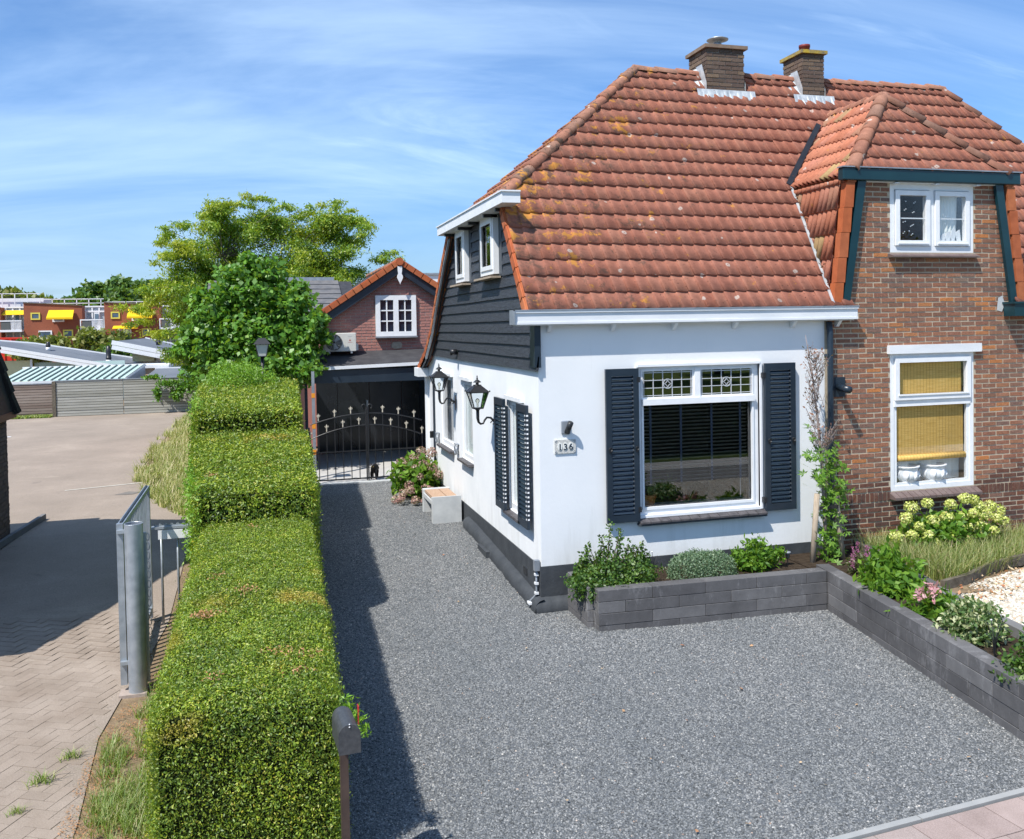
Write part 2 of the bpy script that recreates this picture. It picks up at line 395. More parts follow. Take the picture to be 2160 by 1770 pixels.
def mat(name, c1, c2=None, ns=6, rough=.7, spec=.3, metal=0, bump=None, stretch=None, fine=0, cols=None, detail=5):
    """c1/c2 blended by noise; cols = random colour per piece; bump=(scale,strength,dist)"""
    N = NT(name); c = c1
    if cols: c = N.ramp(N.rnd(), cols)
    if c2 is not None: c = N.mix(N.rng(N.noise(ns, detail, stretch=stretch), .33, .67), c, c2) if not cols else N.mix(1.0, c, N.ramp(N.noise(ns, detail, stretch=stretch), [(.3, c1), (.7, c2)]), 'MULTIPLY')
    if fine: c = N.mix(fine, c, N.ramp(N.noise(160, 3), [(.25, (.25, .25, .25)), (.75, (1.5, 1.5, 1.5))]), 'MULTIPLY')
    b = N.noise(bump[0], 5, stretch=stretch) if bump else None
    return N.finish(c, rough, spec, metal, b, bump[1] if bump else 0, bump[2] if bump else .01)
def leafmat(name, cols, transl=.35, rough=.55, gloss=.06, patch=None, mottle=0):
    N = NT(name); c = N.ramp(N.rnd(), cols)
    if mottle: c = N.mix(1.0, N.mix(1.0, c, N.ramp(N.noise(2.6, 5, rough=.6), [(.32, (1-mottle, 1-mottle*.75, 1-mottle)), (.68, (1.22, 1.16, 1.1))]), 'MULTIPLY'), N.ramp(N.noise(13, 3), [(.3, (1-mottle*.9,)*3), (.6, (1.12, 1.12, 1.05))]), 'MULTIPLY')
    if patch: c = N.mix(N.rng(N.noise(patch[0], 3), patch[1], patch[2]), c, N.mix(.75, c, patch[3]))
    d = N.n('ShaderNodeBsdfDiffuse'); t = N.n('ShaderNodeBsdfTranslucent'); gl = N.n('ShaderNodeBsdfGlossy'); gl.inputs['Roughness'].default_value = rough
    N.l(c, d.inputs['Color']); tc_ = N.mix(.55, c, (.35, .5, .03)); N.l(tc_, t.inputs['Color'])
    m1 = N.n('ShaderNodeMixShader'); m1.inputs[0].default_value = transl; N.l(d.outputs[0], m1.inputs[1]); N.l(t.outputs[0], m1.inputs[2])
    m2 = N.n('ShaderNodeMixShader'); m2.inputs[0].default_value = gloss; N.l(m1.outputs[0], m2.inputs[1]); N.l(gl.outputs[0], m2.inputs[2])
    N.l(m2.outputs[0], N.out.inputs['Surface']); return N.m
def glassmat(name, tint=(.75, .8, .82), refl=1.0, ior=1.5):
    N = NT(name); fr = N.n('ShaderNodeFresnel'); fr.inputs['IOR'].default_value = ior
    f = N.math('MULTIPLY', fr.outputs[0], refl, True)
    t = N.n('ShaderNodeBsdfTransparent'); t.inputs['Color'].default_value = tint+(1,); gl = N.n('ShaderNodeBsdfGlossy'); gl.inputs['Roughness'].default_value = .0
    m = N.n('ShaderNodeMixShader'); N.l(f, m.inputs[0]); N.l(t.outputs[0], m.inputs[1]); N.l(gl.outputs[0], m.inputs[2]); N.l(m.outputs[0], N.out.inputs['Surface']); return N.m
M = {}
def render_mat(name, c1, c2, ns, bump):
    N = NT(name); c = N.mix(N.rng(N.noise(ns, 5), .33, .67), c1, c2)
    sp = N.n('ShaderNodeSeparateXYZ'); N.l(N.geo.outputs['Position'], sp.inputs[0])
    low = N.rng(sp.outputs[2], .48, 1.0, .16, 0)
    d = N.rng(N.math('ADD', N.noise(2.2, 7, rough=.7, stretch=(2.4, 2.4, .28)), low), .60, .86, 0, .42)
    c = N.mix(d, c, (.50, .51, .50)); c = N.mix(N.rng(N.noise(26, 6, rough=.8), .66, .72, 0, .25), c, (.45, .46, .45))
    return N.finish(c, .85, .15, 0, N.math('ADD', N.noise(*bump[:1]), N.math('MULTIPLY', N.noise(3.2, 3), .9)), bump[1], bump[2])
M['stucco'] = render_mat('white_stucco', (.80, .815, .825), (.755, .775, .79), 1.3, (22, .15, .008))
M['stucco_side'] = render_mat('white_render', (.80, .815, .825), (.74, .765, .785), 2.2, (14, .18, .008))
M['plinth'] = mat('black_plinth', (.040, .046, .054), (.06, .067, .076), 5, .7, .3, bump=(30, .35, .01))
M['white'] = mat('white_paint', (.80, .82, .84), (.74, .76, .78), 9, .35, .45)
M['white2'] = mat('weathered_white_paint', (.76, .78, .80), (.66, .69, .72), 7, .5, .35, stretch=(.3, 1, 1))
M['navy'] = mat('navy_paint', (.012, .022, .036), (.018, .030, .046), 5, .35, .5)
M['darkgreen'] = mat('dark_green_paint', (.004, .030, .042), (.007, .040, .052), 3, .3, .5)
M['black'] = mat('black_metal', (.012, .013, .016), (.02, .021, .024), 12, .4, .5)
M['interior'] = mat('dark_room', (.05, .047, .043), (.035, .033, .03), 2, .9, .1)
M['steel'] = mat('galvanised_steel', (.30, .34, .38), (.44, .48, .52), 9, .42, .5, metal=.55, bump=(25, .08, .004))
M['lead'] = mat('lead_flashing', (.36, .40, .43), (.60, .63, .64), 9, .5, .5, metal=.25, bump=(12, .3, .01))
M['zinc'] = mat('zinc', (.26, .29, .33), (.36, .39, .43), 5, .45, .5, metal=.4)
M['glass'] = glassmat('window_glass', (.97, .98, .98), 1.7)
M['glass_clear'] = glassmat('lamp_glass', (.93, .96, .97), 1.0)
M['soil'] = mat('soil', (.028, .02, .014), (.06, .045, .032), 14, .95, .1, bump=(30, .8, .03))
M['wood'] = mat('weathered_wood', (.30, .24, .18), (.42, .35, .27), 10, .8, .2, stretch=(8, 8, 1), bump=(30, .3, .004))
M['teak'] = mat('bench_wood', (.36, .23, .15), (.46, .33, .24), 12, .75, .2, stretch=(9, 1, 9), bump=(30, .3, .004))
M['bark'] = mat('bark', (.10, .085, .065), (.17, .15, .12), 14, .9, .1, bump=(30, .5, .01))
M['kerb'] = mat('grey_kerb', (.27, .28, .28), (.33, .335, .33), 5, .9, .15, bump=(60, .3, .003))
M['concrete'] = mat('pale_concrete', (.42, .44, .45), (.53, .55, .55), 5, .85, .2, bump=(40, .3, .004))

# clay pantiles: colour per tile, pitted face, lichen that gathers by the left hip
def tilemat(name, cols, lichen=1.0, dark=1.0):
    N = NT(name); c = N.ramp(N.rnd(), cols)
    c = N.mix(1.0, c, N.ramp(N.noise(9, 7, rough=.7), [(.3, (.78, .78, .80)), (.7, (1.2, 1.24, 1.28))]), 'MULTIPLY')
    sp = N.n('ShaderNodeSeparateXYZ'); N.l(N.geo.outputs['Position'], sp.inputs[0])
    side = N.math('MULTIPLY', N.math('SUBTRACT', sp.outputs[2], 3.0), .55); edge = N.math('SUBTRACT', sp.outputs[0], side)
    near = N.rng(edge, -1.0, 2.0, .115*lichen, 0.0)
    pit = N.rng(N.noise(38, 3), .285, .345, 1, 0); c = N.mix(pit, c, (.05, .03, .026))
    dk = N.rng(N.math('ADD', N.noise(5.2, 8, rough=.75), near), .60, .68); c = N.mix(N.math('MULTIPLY', dk, .6*dark), c, (.075, .06, .048))
    v = N.n('ShaderNodeTexVoronoi'); v.inputs['Scale'].default_value = 3.6; N.l(N.geo.outputs['Position'], v.inputs['Vector'])
    nz = N.noise(30, 4); d = N.math('ADD', v.outputs['Distance'], N.math('MULTIPLY', N.math('SUBTRACT', nz, .5), .12))
    ring = N.math('MULTIPLY', N.rng(d, .095, .125, 1, 0), N.rng(d, .015, .06, .25, 1), True)
    c = N.mix(N.math('MULTIPLY', ring, .7), c, (.56, .50, .44))
    og = N.rng(N.math('ADD', N.noise(4.3, 6, vec=None, rough=.72), near), .645, .70); c = N.mix(N.math('MULTIPLY', og, .8), c, (.55, .25, .045))
    h = N.math('ADD', N.noise(120, 3), N.math('MULTIPLY', pit, -.8))
    return N.finish(c, .82, .2, 0, h, .35, .004)
M['tile'] = tilemat('clay_pantile', [(0, (.29, .112, .074)), (.35, (.335, .134, .088)), (.6, (.305, .125, .085)), (.85, (.35, .148, .096)), (1, (.315, .118, .075))])
M['tile2'] = tilemat('clay_rib_tile', [(0, (.42, .15, .085)), (.4, (.46, .18, .105)), (.8, (.44, .18, .12)), (.93, (.38, .22, .13)), (1, (.40, .27, .12))], .3, .6)
M['ridge'] = tilemat('ridge_tile', [(0, (.27, .12, .08)), (.5, (.34, .155, .10)), (1, (.25, .14, .10))], .75, 1.4)
M['vergetile'] = mat('orange_clay', (1, 1, 1), (.75, .72, .72), 9, .75, .25, cols=[(0, (.48, .13, .045)), (.5, (.42, .12, .05)), (1, (.50, .17, .07))], bump=(60, .2, .004))
def brickmat(name, cols, dust=(.30, .24, .20)):
    N = NT(name); c = N.ramp(N.rnd(), cols)
    c = N.mix(N.rng(N.noise(9, 6, rough=.7), .55, .8, 0, .55), c, dust)
    c = N.mix(1.0, c, N.ramp(N.noise(70, 4), [(.3, (.68, .68, .7)), (.7, (1.2, 1.2, 1.2))]), 'MULTIPLY')
    return N.finish(c, .88, .15, 0, N.noise(60, 5), .6, .006)
M['brick'] = brickmat('red_brown_brick', [(0, (.20, .105, .072)), (.2, (.30, .135, .080)), (.42, (.25, .118, .080)), (.6, (.33, .155, .092)), (.76, (.18, .112, .09)), (.9, (.30, .145, .085)), (.97, (.46, .18, .065)), (1, (.22, .155, .12))])
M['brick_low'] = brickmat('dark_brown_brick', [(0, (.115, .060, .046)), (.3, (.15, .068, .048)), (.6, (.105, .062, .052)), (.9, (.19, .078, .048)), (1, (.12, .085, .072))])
M['brick_garage'] = brickmat('purple_red_brick', [(0, (.36, .175, .15)), (.5, (.42, .20, .165)), (1, (.35, .18, .16))])
M['brick_chimney'] = brickmat('sooty_brick', [(0, (.10, .075, .06)), (.3, (.155, .115, .09)), (.6, (.12, .085, .07)), (1, (.20, .145, .10))], (.05, .045, .04))
M['brick_left'] = brickmat('grey_brown_brick', [(0, (.13, .10, .08)), (.5, (.17, .13, .11)), (1, (.12, .10, .09))])
M['mortar'] = mat('mortar', (.50, .43, .33), (.42, .36, .27), 20, .95, .1, bump=(80, .5, .005))
M['mortar_dark'] = mat('dark_mortar', (.40, .33, .29), (.33, .28, .25), 20, .95, .1, bump=(80, .4, .005))
def boardmat():
    N = NT('charred_board'); oi = N.rnd()
    mp = N.n('ShaderNodeMapping'); mp.inputs['Scale'].default_value = (3, 1.6, 9); cb = N.n('ShaderNodeCombineXYZ'); N.l(N.math('MULTIPLY', oi, 20), cb.inputs[0]); N.l(cb.outputs[0], mp.inputs['Location']); N.l(N.geo.outputs['Position'], mp.inputs[0])
    w = N.noise(1.2, 2, vec=mp.outputs[0], dist=1.5); gr = N.math('FRACT', N.math('MULTIPLY', w, 14))
    c = N.mix(N.rng(gr, .1, .9), (.016, .018, .023), (.056, .061, .070))
    return N.finish(c, .55, .4, 0, gr, .35, .004)
M['board'] = boardmat()
def blockmat():
    N = NT('concrete_block'); c = N.ramp(N.rnd(), [(0, (.085, .084, .088)), (.4, (.115, .114, .118)), (.7, (.10, .099, .103)), (1, (.15, .149, .153))])
    c = N.mix(1.0, c, N.ramp(N.noise(4, 8, rough=.7), [(.3, (.8, .8, .8)), (.7, (1.25, 1.25, 1.25))]), 'MULTIPLY')
    c = N.mix(N.rng(N.noise(3.5, 9, rough=.75, stretch=(1, 1, .45)), .56, .70, 0, .5), c, (.34, .34, .35)); c = N.mix(N.rng(N.noise(14, 8, rough=.8, stretch=(1.5, 1.5, .3)), .60, .74, 0, .4), c, (.40, .40, .41))
    return N.finish(c, .85, .2, 0, N.noise(70, 5), .4, .004)
M['block'] = blockmat()
M['cap'] = mat('planter_cap', (.15, .15, .153), (.19, .19, .192), 4, .85, .2, bump=(70, .3, .003))
M['paver'] = mat('pinkish_paver', (1, 1, 1), (.80, .79, .78), 5, .9, .15, cols=[(0, (.34, .27, .25)), (.5, (.40, .32, .295)), (1, (.36, .305, .285))], bump=(150, .5, .004), fine=.35)
M['lanepaver'] = mat('worn_clinker', (1.08, 1.08, 1.08), (.74, .71, .68), 1.7, .92, .15, cols=[(0, (.305, .256, .215)), (.5, (.345, .29, .245)), (1, (.32, .27, .228))], bump=(120, .6, .004), fine=.35)
def gravelmat(name, cols, spec=.3):
    N = NT(name); oi = N.n('ShaderNodeObjectInfo'); r = N.math('FRACT', N.math('ADD', oi.outputs['Random'], N.math('MULTIPLY', N.geo.outputs['Random Per Island'], 7)))
    c = N.ramp(r, cols); c = N.mix(1.0, c, N.ramp(N.noise(1.1, 6, rough=.65, stretch=(1, .4, 1)), [(.35, (.86, .885, .90)), (.65, (1.13, 1.12, 1.11))]), 'MULTIPLY')
    return N.finish(c, .75, spec)
M['gravel'] = gravelmat('basalt_chips', [(0, (.05, .054, .056)), (.3, (.125, .131, .134)), (.65, (.195, .201, .203)), (.95, (.26, .265, .266)), (.99, (.36, .36, .35)), (.997, (.50, .48, .44)), (1, (.36, .22, .15))])
M['gravel_bed'] = mat('gravel_bed', (.08, .088, .095), (.20, .215, .23), 60, .9, .2, bump=(90, 1.0, .02))
M['white_gravel'] = gravelmat('cream_gravel', [(0, (.34, .31, .26)), (.3, (.56, .53, .46)), (.75, (.70, .68, .62)), (.96, (.46, .32, .20)), (1, (.7, .7, .66))])
def lane_mat():
    N = NT('sandy_asphalt'); c = N.ramp(N.noise(.55, 9, rough=.7), [(.3, (.245, .205, .170)), (.55, (.300, .250, .208)), (.75, (.375, .315, .262))])
    c = N.mix(N.rng(N.noise(2.3, 8, rough=.75, dist=.6), .60, .70, 0, .45), c, (.15, .13, .115)); c = N.mix(N.rng(N.noise(.9, 6, rough=.7, stretch=(.5, 1.4, 1)), .60, .72, 0, .6), c, (.38, .325, .265))
    c = N.mix(.5, c, N.ramp(N.noise(75, 4), [(.3, (.55, .55, .55)), (.7, (1.4, 1.4, 1.4))]), 'MULTIPLY')
    return N.finish(c, .92, .15, 0, N.noise(60, 5), .6, .01)
M['asphalt_lane'] = lane_mat()
M['road'] = mat('asphalt_road', (.17, .165, .16), (.21, .205, .20), 3, .85, .2, fine=.3)
M['earth'] = mat('dry_verge_earth', (.19, .14, .09), (.27, .20, .13), 6, .95, .1, bump=(20, .8, .03), fine=.4)
M['lawn'] = mat('lawn', (.055, .085, .022), (.08, .11, .03), 2, .95, .1, bump=(30, .6, .02), fine=.4)
M['yard'] = mat('yard_concrete', (.40, .39, .38), (.47, .46, .44), 3, .9, .2, bump=(50, .3, .004), fine=.2)
# foliage
M['yew'] = leafmat('yew_needles', [(0, (.065, .14, .008)), (.25, (.14, .25, .012)), (.55, (.25, .37, .017)), (.85, (.37, .45, .026)), (.975, (.46, .45, .05)), (1, (.38, .28, .05))], .30, patch=(1.3, .62, .74, (.50, .30, .05)), mottle=.42)
M['yewbright'] = leafmat('fresh_yew_shoots', [(0, (.12, .28, .012)), (.5, (.20, .42, .02)), (1, (.30, .50, .04))], .4)
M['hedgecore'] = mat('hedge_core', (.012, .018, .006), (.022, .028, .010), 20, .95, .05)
M['rust_leaf'] = leafmat('dead_needles', [(0, (.40, .17, .07)), (.5, (.50, .24, .10)), (1, (.33, .19, .10))], .2)
M['locust'] = leafmat('locust_leaves', [(0, (.09, .21, .012)), (.4, (.18, .36, .018)), (.75, (.33, .48, .022)), (1, (.58, .60, .03))], .5, patch=(.6, .50, .62, (.52, .52, .02)), mottle=.25)
M['hazel'] = leafmat('hazel_leaves', [(0, (.06, .18, .015)), (.5, (.11, .30, .025)), (.85, (.17, .38, .04)), (1, (.24, .42, .06))], .42, .5, .05, mottle=.35)
M['fartree'] = leafmat('oak_leaves', [(0, (.04, .11, .014)), (.5, (.07, .17, .02)), (1, (.12, .21, .03))], .3)
M['farolive'] = leafmat('olive_leaves', [(0, (.10, .15, .02)), (.5, (.18, .21, .025)), (1, (.26, .24, .05))], .3)
M['holly'] = leafmat('holly_leaves', [(0, (.025, .07, .012)), (.5, (.06, .14, .02)), (.9, (.11, .20, .03)), (1, (.20, .27, .07))], .25, .5, .045)
M['bright'] = leafmat('bright_leaves', [(0, (.05, .14, .012)), (.5, (.11, .25, .02)), (1, (.19, .34, .035))], .4, .55, .03)
M['silver'] = leafmat('grey_green_leaves', [(0, (.07, .14, .07)), (.5, (.13, .22, .12)), (1, (.22, .31, .18))], .25)
M['cream_leaf'] = leafmat('variegated_leaves', [(0, (.06, .13, .03)), (.45, (.10, .19, .05)), (.7, (.38, .42, .20)), (1, (.5, .52, .30))], .3)
M['lime_flower'] = leafmat('lime_panicle', [(0, (.52, .60, .10)), (.5, (.70, .76, .20)), (.93, (.80, .80, .36)), (1, (.66, .44, .18))], .35)
M['pink_flower'] = leafmat('dusty_pink_floret', [(0, (.30, .13, .14)), (.4, (.44, .24, .22)), (.7, (.45, .33, .22)), (1, (.60, .48, .42))], .3)
M['magenta'] = leafmat('magenta_plume', [(0, (.42, .09, .26)), (1, (.58, .20, .42))], .4)
M['rose'] = leafmat('pink_petal', [(0, (.65, .25, .32)), (1, (.8, .5, .52))], .4)
M['drygrass'] = leafmat('dry_grass', [(0, (.18, .28, .04)), (.3, (.34, .38, .09)), (.65, (.56, .50, .22)), (1, (.66, .56, .33))], .4)
M['grass'] = leafmat('green_grass', [(0, (.10, .20, .02)), (.45, (.20, .32, .04)), (.75, (.34, .38, .10)), (1, (.52, .46, .24))], .4)
M['ornament_grass'] = leafmat('feather_grass', [(0, (.12, .20, .035)), (.5, (.26, .32, .08)), (.85, (.42, .40, .16)), (1, (.52, .38, .22))], .4)
M['deadtwig'] = mat('dead_twig', (.22, .17, .15), (.30, .25, .23), 30, .85, .1)
M['deadleaf'] = leafmat('withered_leaf', [(0, (.16, .07, .05)), (1, (.34, .16, .11))], .2)
M['leaf_litter'] = leafmat('fallen_leaf', [(0, (.45, .16, .07)), (.5, (.55, .33, .18)), (1, (.66, .55, .36))], .2)

# ---------------------------------------------------------------- builders for pieces
def leaves(P, size, nrm=None, spread=.9, aspect=.5, szvar=.35, droop=0):
    """one kite-shaped blade per point; returns verts and quads"""
    P = np.asarray(P, float); n = len(P)
    N = rng.normal(size=(n, 3)); N /= np.linalg.norm(N, axis=1)[:, None]
    if nrm is not None:
        N = np.asarray(nrm, float)*(1-spread)+N*spread; N /= np.linalg.norm(N, axis=1)[:, None]+1e-9
    A = rng.normal(size=(n, 3)); A[:, 2] -= droop; A -= N*(A*N).sum(1)[:, None]; A /= np.linalg.norm(A, axis=1)[:, None]+1e-9
    B = np.cross(N, A); s = size*(1+szvar*rng.uniform(-1, 1, n))[:, None]
    V = np.stack([P, P+A*s*.45+B*s*aspect*.5+N*s*.06, P+A*s, P+A*s*.45-B*s*aspect*.5+N*s*.06], 1).reshape(-1, 3)
    return V, np.arange(4*n).reshape(-1, 4)
def blades(P, h, w=.006, lean=.35):
    """grass: tapered bent blades, two quads each"""
    P = np.asarray(P, float); n = len(P); a = rng.uniform(0, 2*np.pi, n); D = np.stack([np.cos(a), np.sin(a), 0*a], 1); S = np.stack([-np.sin(a), np.cos(a), 0*a], 1)
    H = (h*rng.uniform(.5, 1.1, n))[:, None]; L = (lean*rng.uniform(.2, 1.4, n))[:, None]; up = np.array([0, 0, 1.])
    m = P+D*H*L*.35+up*H*.6; t = P+D*H*L+up*H*.95
    V = np.stack([P-S*w, P+S*w, m+S*w*.7, m-S*w*.7, t+S*w*.15, t-S*w*.15], 1).reshape(-1, 3)
    i = np.arange(n)[:, None]*6; F = np.concatenate([i+np.array([[0, 1, 2, 3]]), i+np.array([[3, 2, 4, 5]])], 0)
    return V, F
def merge(*vf):
    V, F, k = [], [], 0
    for v, f in vf: V.append(v); F.append(f+k); k += len(v)
    return np.concatenate(V), np.concatenate(F)
def foliage(name, VF, m, parent, kind=None):
    V = VF[0].copy(); inv = np.array(wm(parent).inverted())
    V = V@inv[:3, :3].T+inv[:3, 3]
    return put(name, npmesh(name, V, VF[1], m), parent, None, None, kind)
def blob(c, r, n, lump=.25, hollow=.55, seed=0, flat=1.0):
    """points in a lumpy ellipsoid shell"""
    c = np.array(c); r = np.array(r if hasattr(r, '__len__') else (r, r, r*flat)); D = rng.normal(size=(n, 3)); D /= np.linalg.norm(D, axis=1)[:, None]
    k = 1+lump*(np.sin(D[:, 0]*5+seed)*np.cos(D[:, 1]*6+seed*2)+np.sin(D[:, 2]*7+seed*3)*.6)
    t = (hollow+(1-hollow)*rng.uniform(0, 1, n)**.6)*k
    return c+D*r*t[:, None], D

TW, TG = .153, .242
def tile_mesh(w, gl, kind):
    L = gl+.045
    if kind == 'pan': prof = [(0, .015), (.07, .020), (.20, .019), (.40, .013), (.60, .006), (.78, .001), (.92, .000), (1.03, .005)]
    else: prof = [(0, .012), (.05, .036), (.18, .040), (.30, .006), (.44, .002), (.54, .036), (.66, .040), (.77, .006), (.93, .000), (1.02, .008)]
    n = len(prof); vs, fs = [], []
    for v, h in ((0, .034), (L, .004)):
        for u, z in prof: vs.append((u*w, v, z+h))
    for u, z in prof: vs.append((u*w, 0.002, z+h-.004+.004))
    vs[2*n:] = [(u*w, .002, z+.034-.030) for u, z in prof]
    fs += [(i, i+1, n+i+1, n+i) for i in range(n-1)] + [(2*n+i, 2*n+i+1, i+1, i) for i in range(n-1)]
    vs += [(0, .002, .004), (0, L, -.004)]; fs.append((0, n, 2*n+1+0, 2*n))
    return vs, fs
def tiles_collect(store, O, U, V, i0, i1, j0, j1, w, gl, kind, m, planes=(), skip=None, parent=None):
    U, V = Vector(U).normalized(), Vector(V).normalized(); Nn = U.cross(V).normalized(); O = Vector(O)
    key = (kind, m.name)
    if key not in TILEM:
        vs, fs = tile_mesh(w, gl, kind); b = MB().add(vs, fs); TILEM[key] = (b.mesh('roof_tile', m, True), vs, fs, m)
    for j in range(j0, j1):
        for i in range(i0, i1):
            p = O+U*(i*w)+V*(j*gl)
            cor = [p, p+U*w, p+V*(gl+.03), p+U*w+V*(gl+.03)]
            if skip and skip(p+U*w*.5+V*gl*.5): continue
            st = 0; cut = []
            for q, nm in planes:
                q, nm = Vector(q), Vector(nm); d = [(c-q).dot(nm) for c in cor]
                if min(d) > -.012: st = 1; break
                if max(d) > 0: cut.append((q, nm))
            if st: continue
            jit = Matrix.Rotation(random.uniform(-.012, .012), 3, 'Z') @ Matrix.Rotation(random.uniform(-.008, .008), 3, 'X')
            B = Matrix((U, V, Nn)).transposed() @ jit
            Mx = Matrix.Translation(p+Nn*random.uniform(-.002, .003)) @ B.to_4x4()
            store.append(((p-CAMP).length, Mx, key, cut, parent))
TILEM = {}
def tiles_emit(store, limit=300):
    store.sort(key=lambda t: t[0]); rest = {}
    for k, (d, Mx, key, cut, parent) in enumerate(store):
        me, vs, fs, m = TILEM[key]
        if k < limit and not cut: put('roof_tile', me, parent, Mx); continue
        b = bmesh.new(); bv = [b.verts.new(Mx @ Vector(v)) for v in vs]
        for f in fs: b.faces.new([bv[q] for q in f])
        for q, nm in cut: bmesh.ops.bisect_plane(b, geom=b.verts[:]+b.edges[:]+b.faces[:], plane_co=q, plane_no=nm, clear_outer=True)
        b.verts.index_update(); V = [v.co.copy() for v in b.verts]; F = [[v.index for v in f.verts] for f in b.faces]; b.free()
        if not F: continue
        if k < limit: part('roof_tile', MB().add(V, F), m, parent, True)
        else: rest.setdefault((m.name, parent.name), (MB(), m, parent))[0].add(V, F)
    for mb, m, parent in rest.values(): part('roof_tiles', mb, m, parent, True, kind='stuff')

BR = {}
def bricks(parent, O, U, V, rows, course, length, joint, ivals, m, limit=300, proud=.009, name='brick', stagger=.5, mfn=None, minlen=.045):
    """rows of bricks on the plane O,U,V; ivals(v) gives the free (u0,u1) spans at that height"""
    O, U, V = Vector(O), Vector(U).normalized(), Vector(V).normalized(); Nn = U.cross(V).normalized()
    items = []
    for r in range(rows):
        v0 = r*course+joint/2; v1 = (r+1)*course-joint/2
        for a, b in ivals((v0+v1)/2):
            off = (r % 2)*length*stagger; k = math.floor((a-off)/length)
            while True:
                s, e = off+k*length, off+(k+1)*length; k += 1
                if s >= b: break
                s2, e2 = max(s, a)+(joint/2), min(e, b)-(joint/2)
                if e2-s2 < minlen: continue
                items.append((s2, e2, v0, v1))
    lst = []
    for (s, e, v0, v1) in items:
        c = O+U*(s+e)/2+V*(v0+v1)/2; jt = random.uniform(-.0035, .0035)
        lst.append(((c-CAMP).length, c, e-s, v1-v0, jt, mfn(c) if mfn else m))
    lst.sort(key=lambda t: t[0]); rest = {}
    for k, (d, c, L, h, jt, mm_) in enumerate(lst):
        Bm = Matrix((U, V, Nn)).transposed().to_4x4()
        rotj = Matrix.Rotation(random.uniform(-.006, .006), 4, 'Z')
        Mx = Matrix.Translation(c+Nn*(proud-.012+jt)) @ Bm @ rotj @ Matrix.Diagonal((L, h, .024, 1))
        if k < limit:
            q = (mm_.name, random.randrange(4), name)
            if q not in BR:
                rr = random.Random(q[1]+11); e_ = .045
                b = MB().box(-.5, .5, -.5, .5, -.5, .5)
                b.v = [(x*(1+rr.uniform(-.03, .01)), y*(1+rr.uniform(-.12, .03)), z*(1+rr.uniform(-.1, .1))) for x, y, z in b.v]
                BR[q] = b.mesh(name, mm_)
            put(name, BR[q], parent, Mx)
        else:
            b = rest.setdefault(mm_.name, (MB(), mm_))[0]
            o = MB().box(-.5, .5, -.5, .5, -.5, .5); o.v = [(x*(1+random.uniform(-.03, .01)), y*(1+random.uniform(-.12, .03)), z) for x, y, z in o.v]
            o.xf(Mx); b.add(o.v, o.f)
    for mb, mm_ in rest.values(): part(name+'s', mb, mm_, parent, kind='stuff')

def wall_holes(mb, axis, c, u0, u1, z0, z1, holes, th, sgn=1):
    """wall in the plane axis=c, outer face towards -sgn; holes (a,b,lo,hi) get reveals"""
    us = sorted({u0, u1, *[h[0] for h in holes], *[h[1] for h in holes]}); zs = sorted({z0, z1, *[h[2] for h in holes], *[h[3] for h in holes]})
    def P(u, z, d): return (u, c+d*sgn, z) if axis == 'y' else (c+d*sgn, u, z)
    for a, b in zip(us, us[1:]):
        for lo, hi in zip(zs, zs[1:]):
            um, zm = (a+b)/2, (lo+hi)/2
            if any(h[0] < um < h[1] and h[2] < zm < h[3] for h in holes): continue
            for d in (0, th): mb.quad(P(a, lo, d), P(b, lo, d), P(b, hi, d), P(a, hi, d))
    for a, b, lo, hi in holes:
        mb.quad(P(a, lo, 0), P(a, lo, th), P(b, lo, th), P(b, lo, 0)); mb.quad(P(a, hi, 0), P(a, hi, th), P(b, hi, th), P(b, hi, 0))
        mb.quad(P(a, lo, 0), P(a, hi, 0), P(a, hi, th), P(a, lo, th)); mb.quad(P(b, lo, 0), P(b, hi, 0), P(b, hi, th), P(b, lo, th))
    for lo, hi in ((z0, z0), (z1, z1)): mb.quad(P(u0, lo, 0), P(u1, lo, 0), P(u1, lo, th), P(u0, lo, th))
    for u in (u0, u1): mb.quad(P(u, z0, 0), P(u, z1, 0), P(u, z1, th), P(u, z0, th))
    return mb

def sheet(name, poly, off, m, kind='structure', label=None, cat=None, cell=None):
    b = bmesh.new(); vs = [b.verts.new((x, y, 0)) for x, y in poly]; b.faces.new(vs)
    cuts = [0, 3, 9.5] + ([] if not cell else list(np.arange(min(p[1] for p in poly)+cell, max(p[1] for p in poly), cell)))
    for yc in cuts: bmesh.ops.bisect_plane(b, geom=b.verts[:]+b.edges[:]+b.faces[:], plane_co=(0, yc, 0), plane_no=(0, 1, 0))
    if cell:
        for xc in np.arange(min(p[0] for p in poly)+cell, max(p[0] for p in poly), cell): bmesh.ops.bisect_plane(b, geom=b.verts[:]+b.edges[:]+b.faces[:], plane_co=(xc, 0, 0), plane_no=(1, 0, 0))
    bmesh.ops.recalc_face_normals(b, faces=b.faces[:])
    for v in b.verts: v.co.z = g(v.co.y)+off+(mnoise.noise((v.co.x*1.5, v.co.y*1.5, 3))*.012 if cell else 0)
    me = bpy.data.meshes.new(name); b.to_mesh(me); b.free()
    if len(me.polygons) and me.polygons[0].normal.z < 0: me.flip_normals()
    me.materials.append(m); o = put(name, me)
    return tagit(o, label, cat, None, kind)
def in_poly(P, poly):
    x, y = P[:, 0], P[:, 1]; c = np.zeros(len(P), bool); n = len(poly)
    for i in range(n):
        x0, y0 = poly[i]; x1, y1 = poly[(i+1) % n]
        t = ((y0 > y) != (y1 > y)) & (x < (x1-x0)*(y-y0)/((y1-y0) or 1e-9)+x0); c ^= t
    return c
def scatter(poly, n):
    xs = [p[0] for p in poly]; ys = [p[1] for p in poly]
    P = np.stack([rng.uniform(min(xs), max(xs), n), rng.uniform(min(ys), max(ys), n)], 1)
    return P[in_poly(P, poly)]
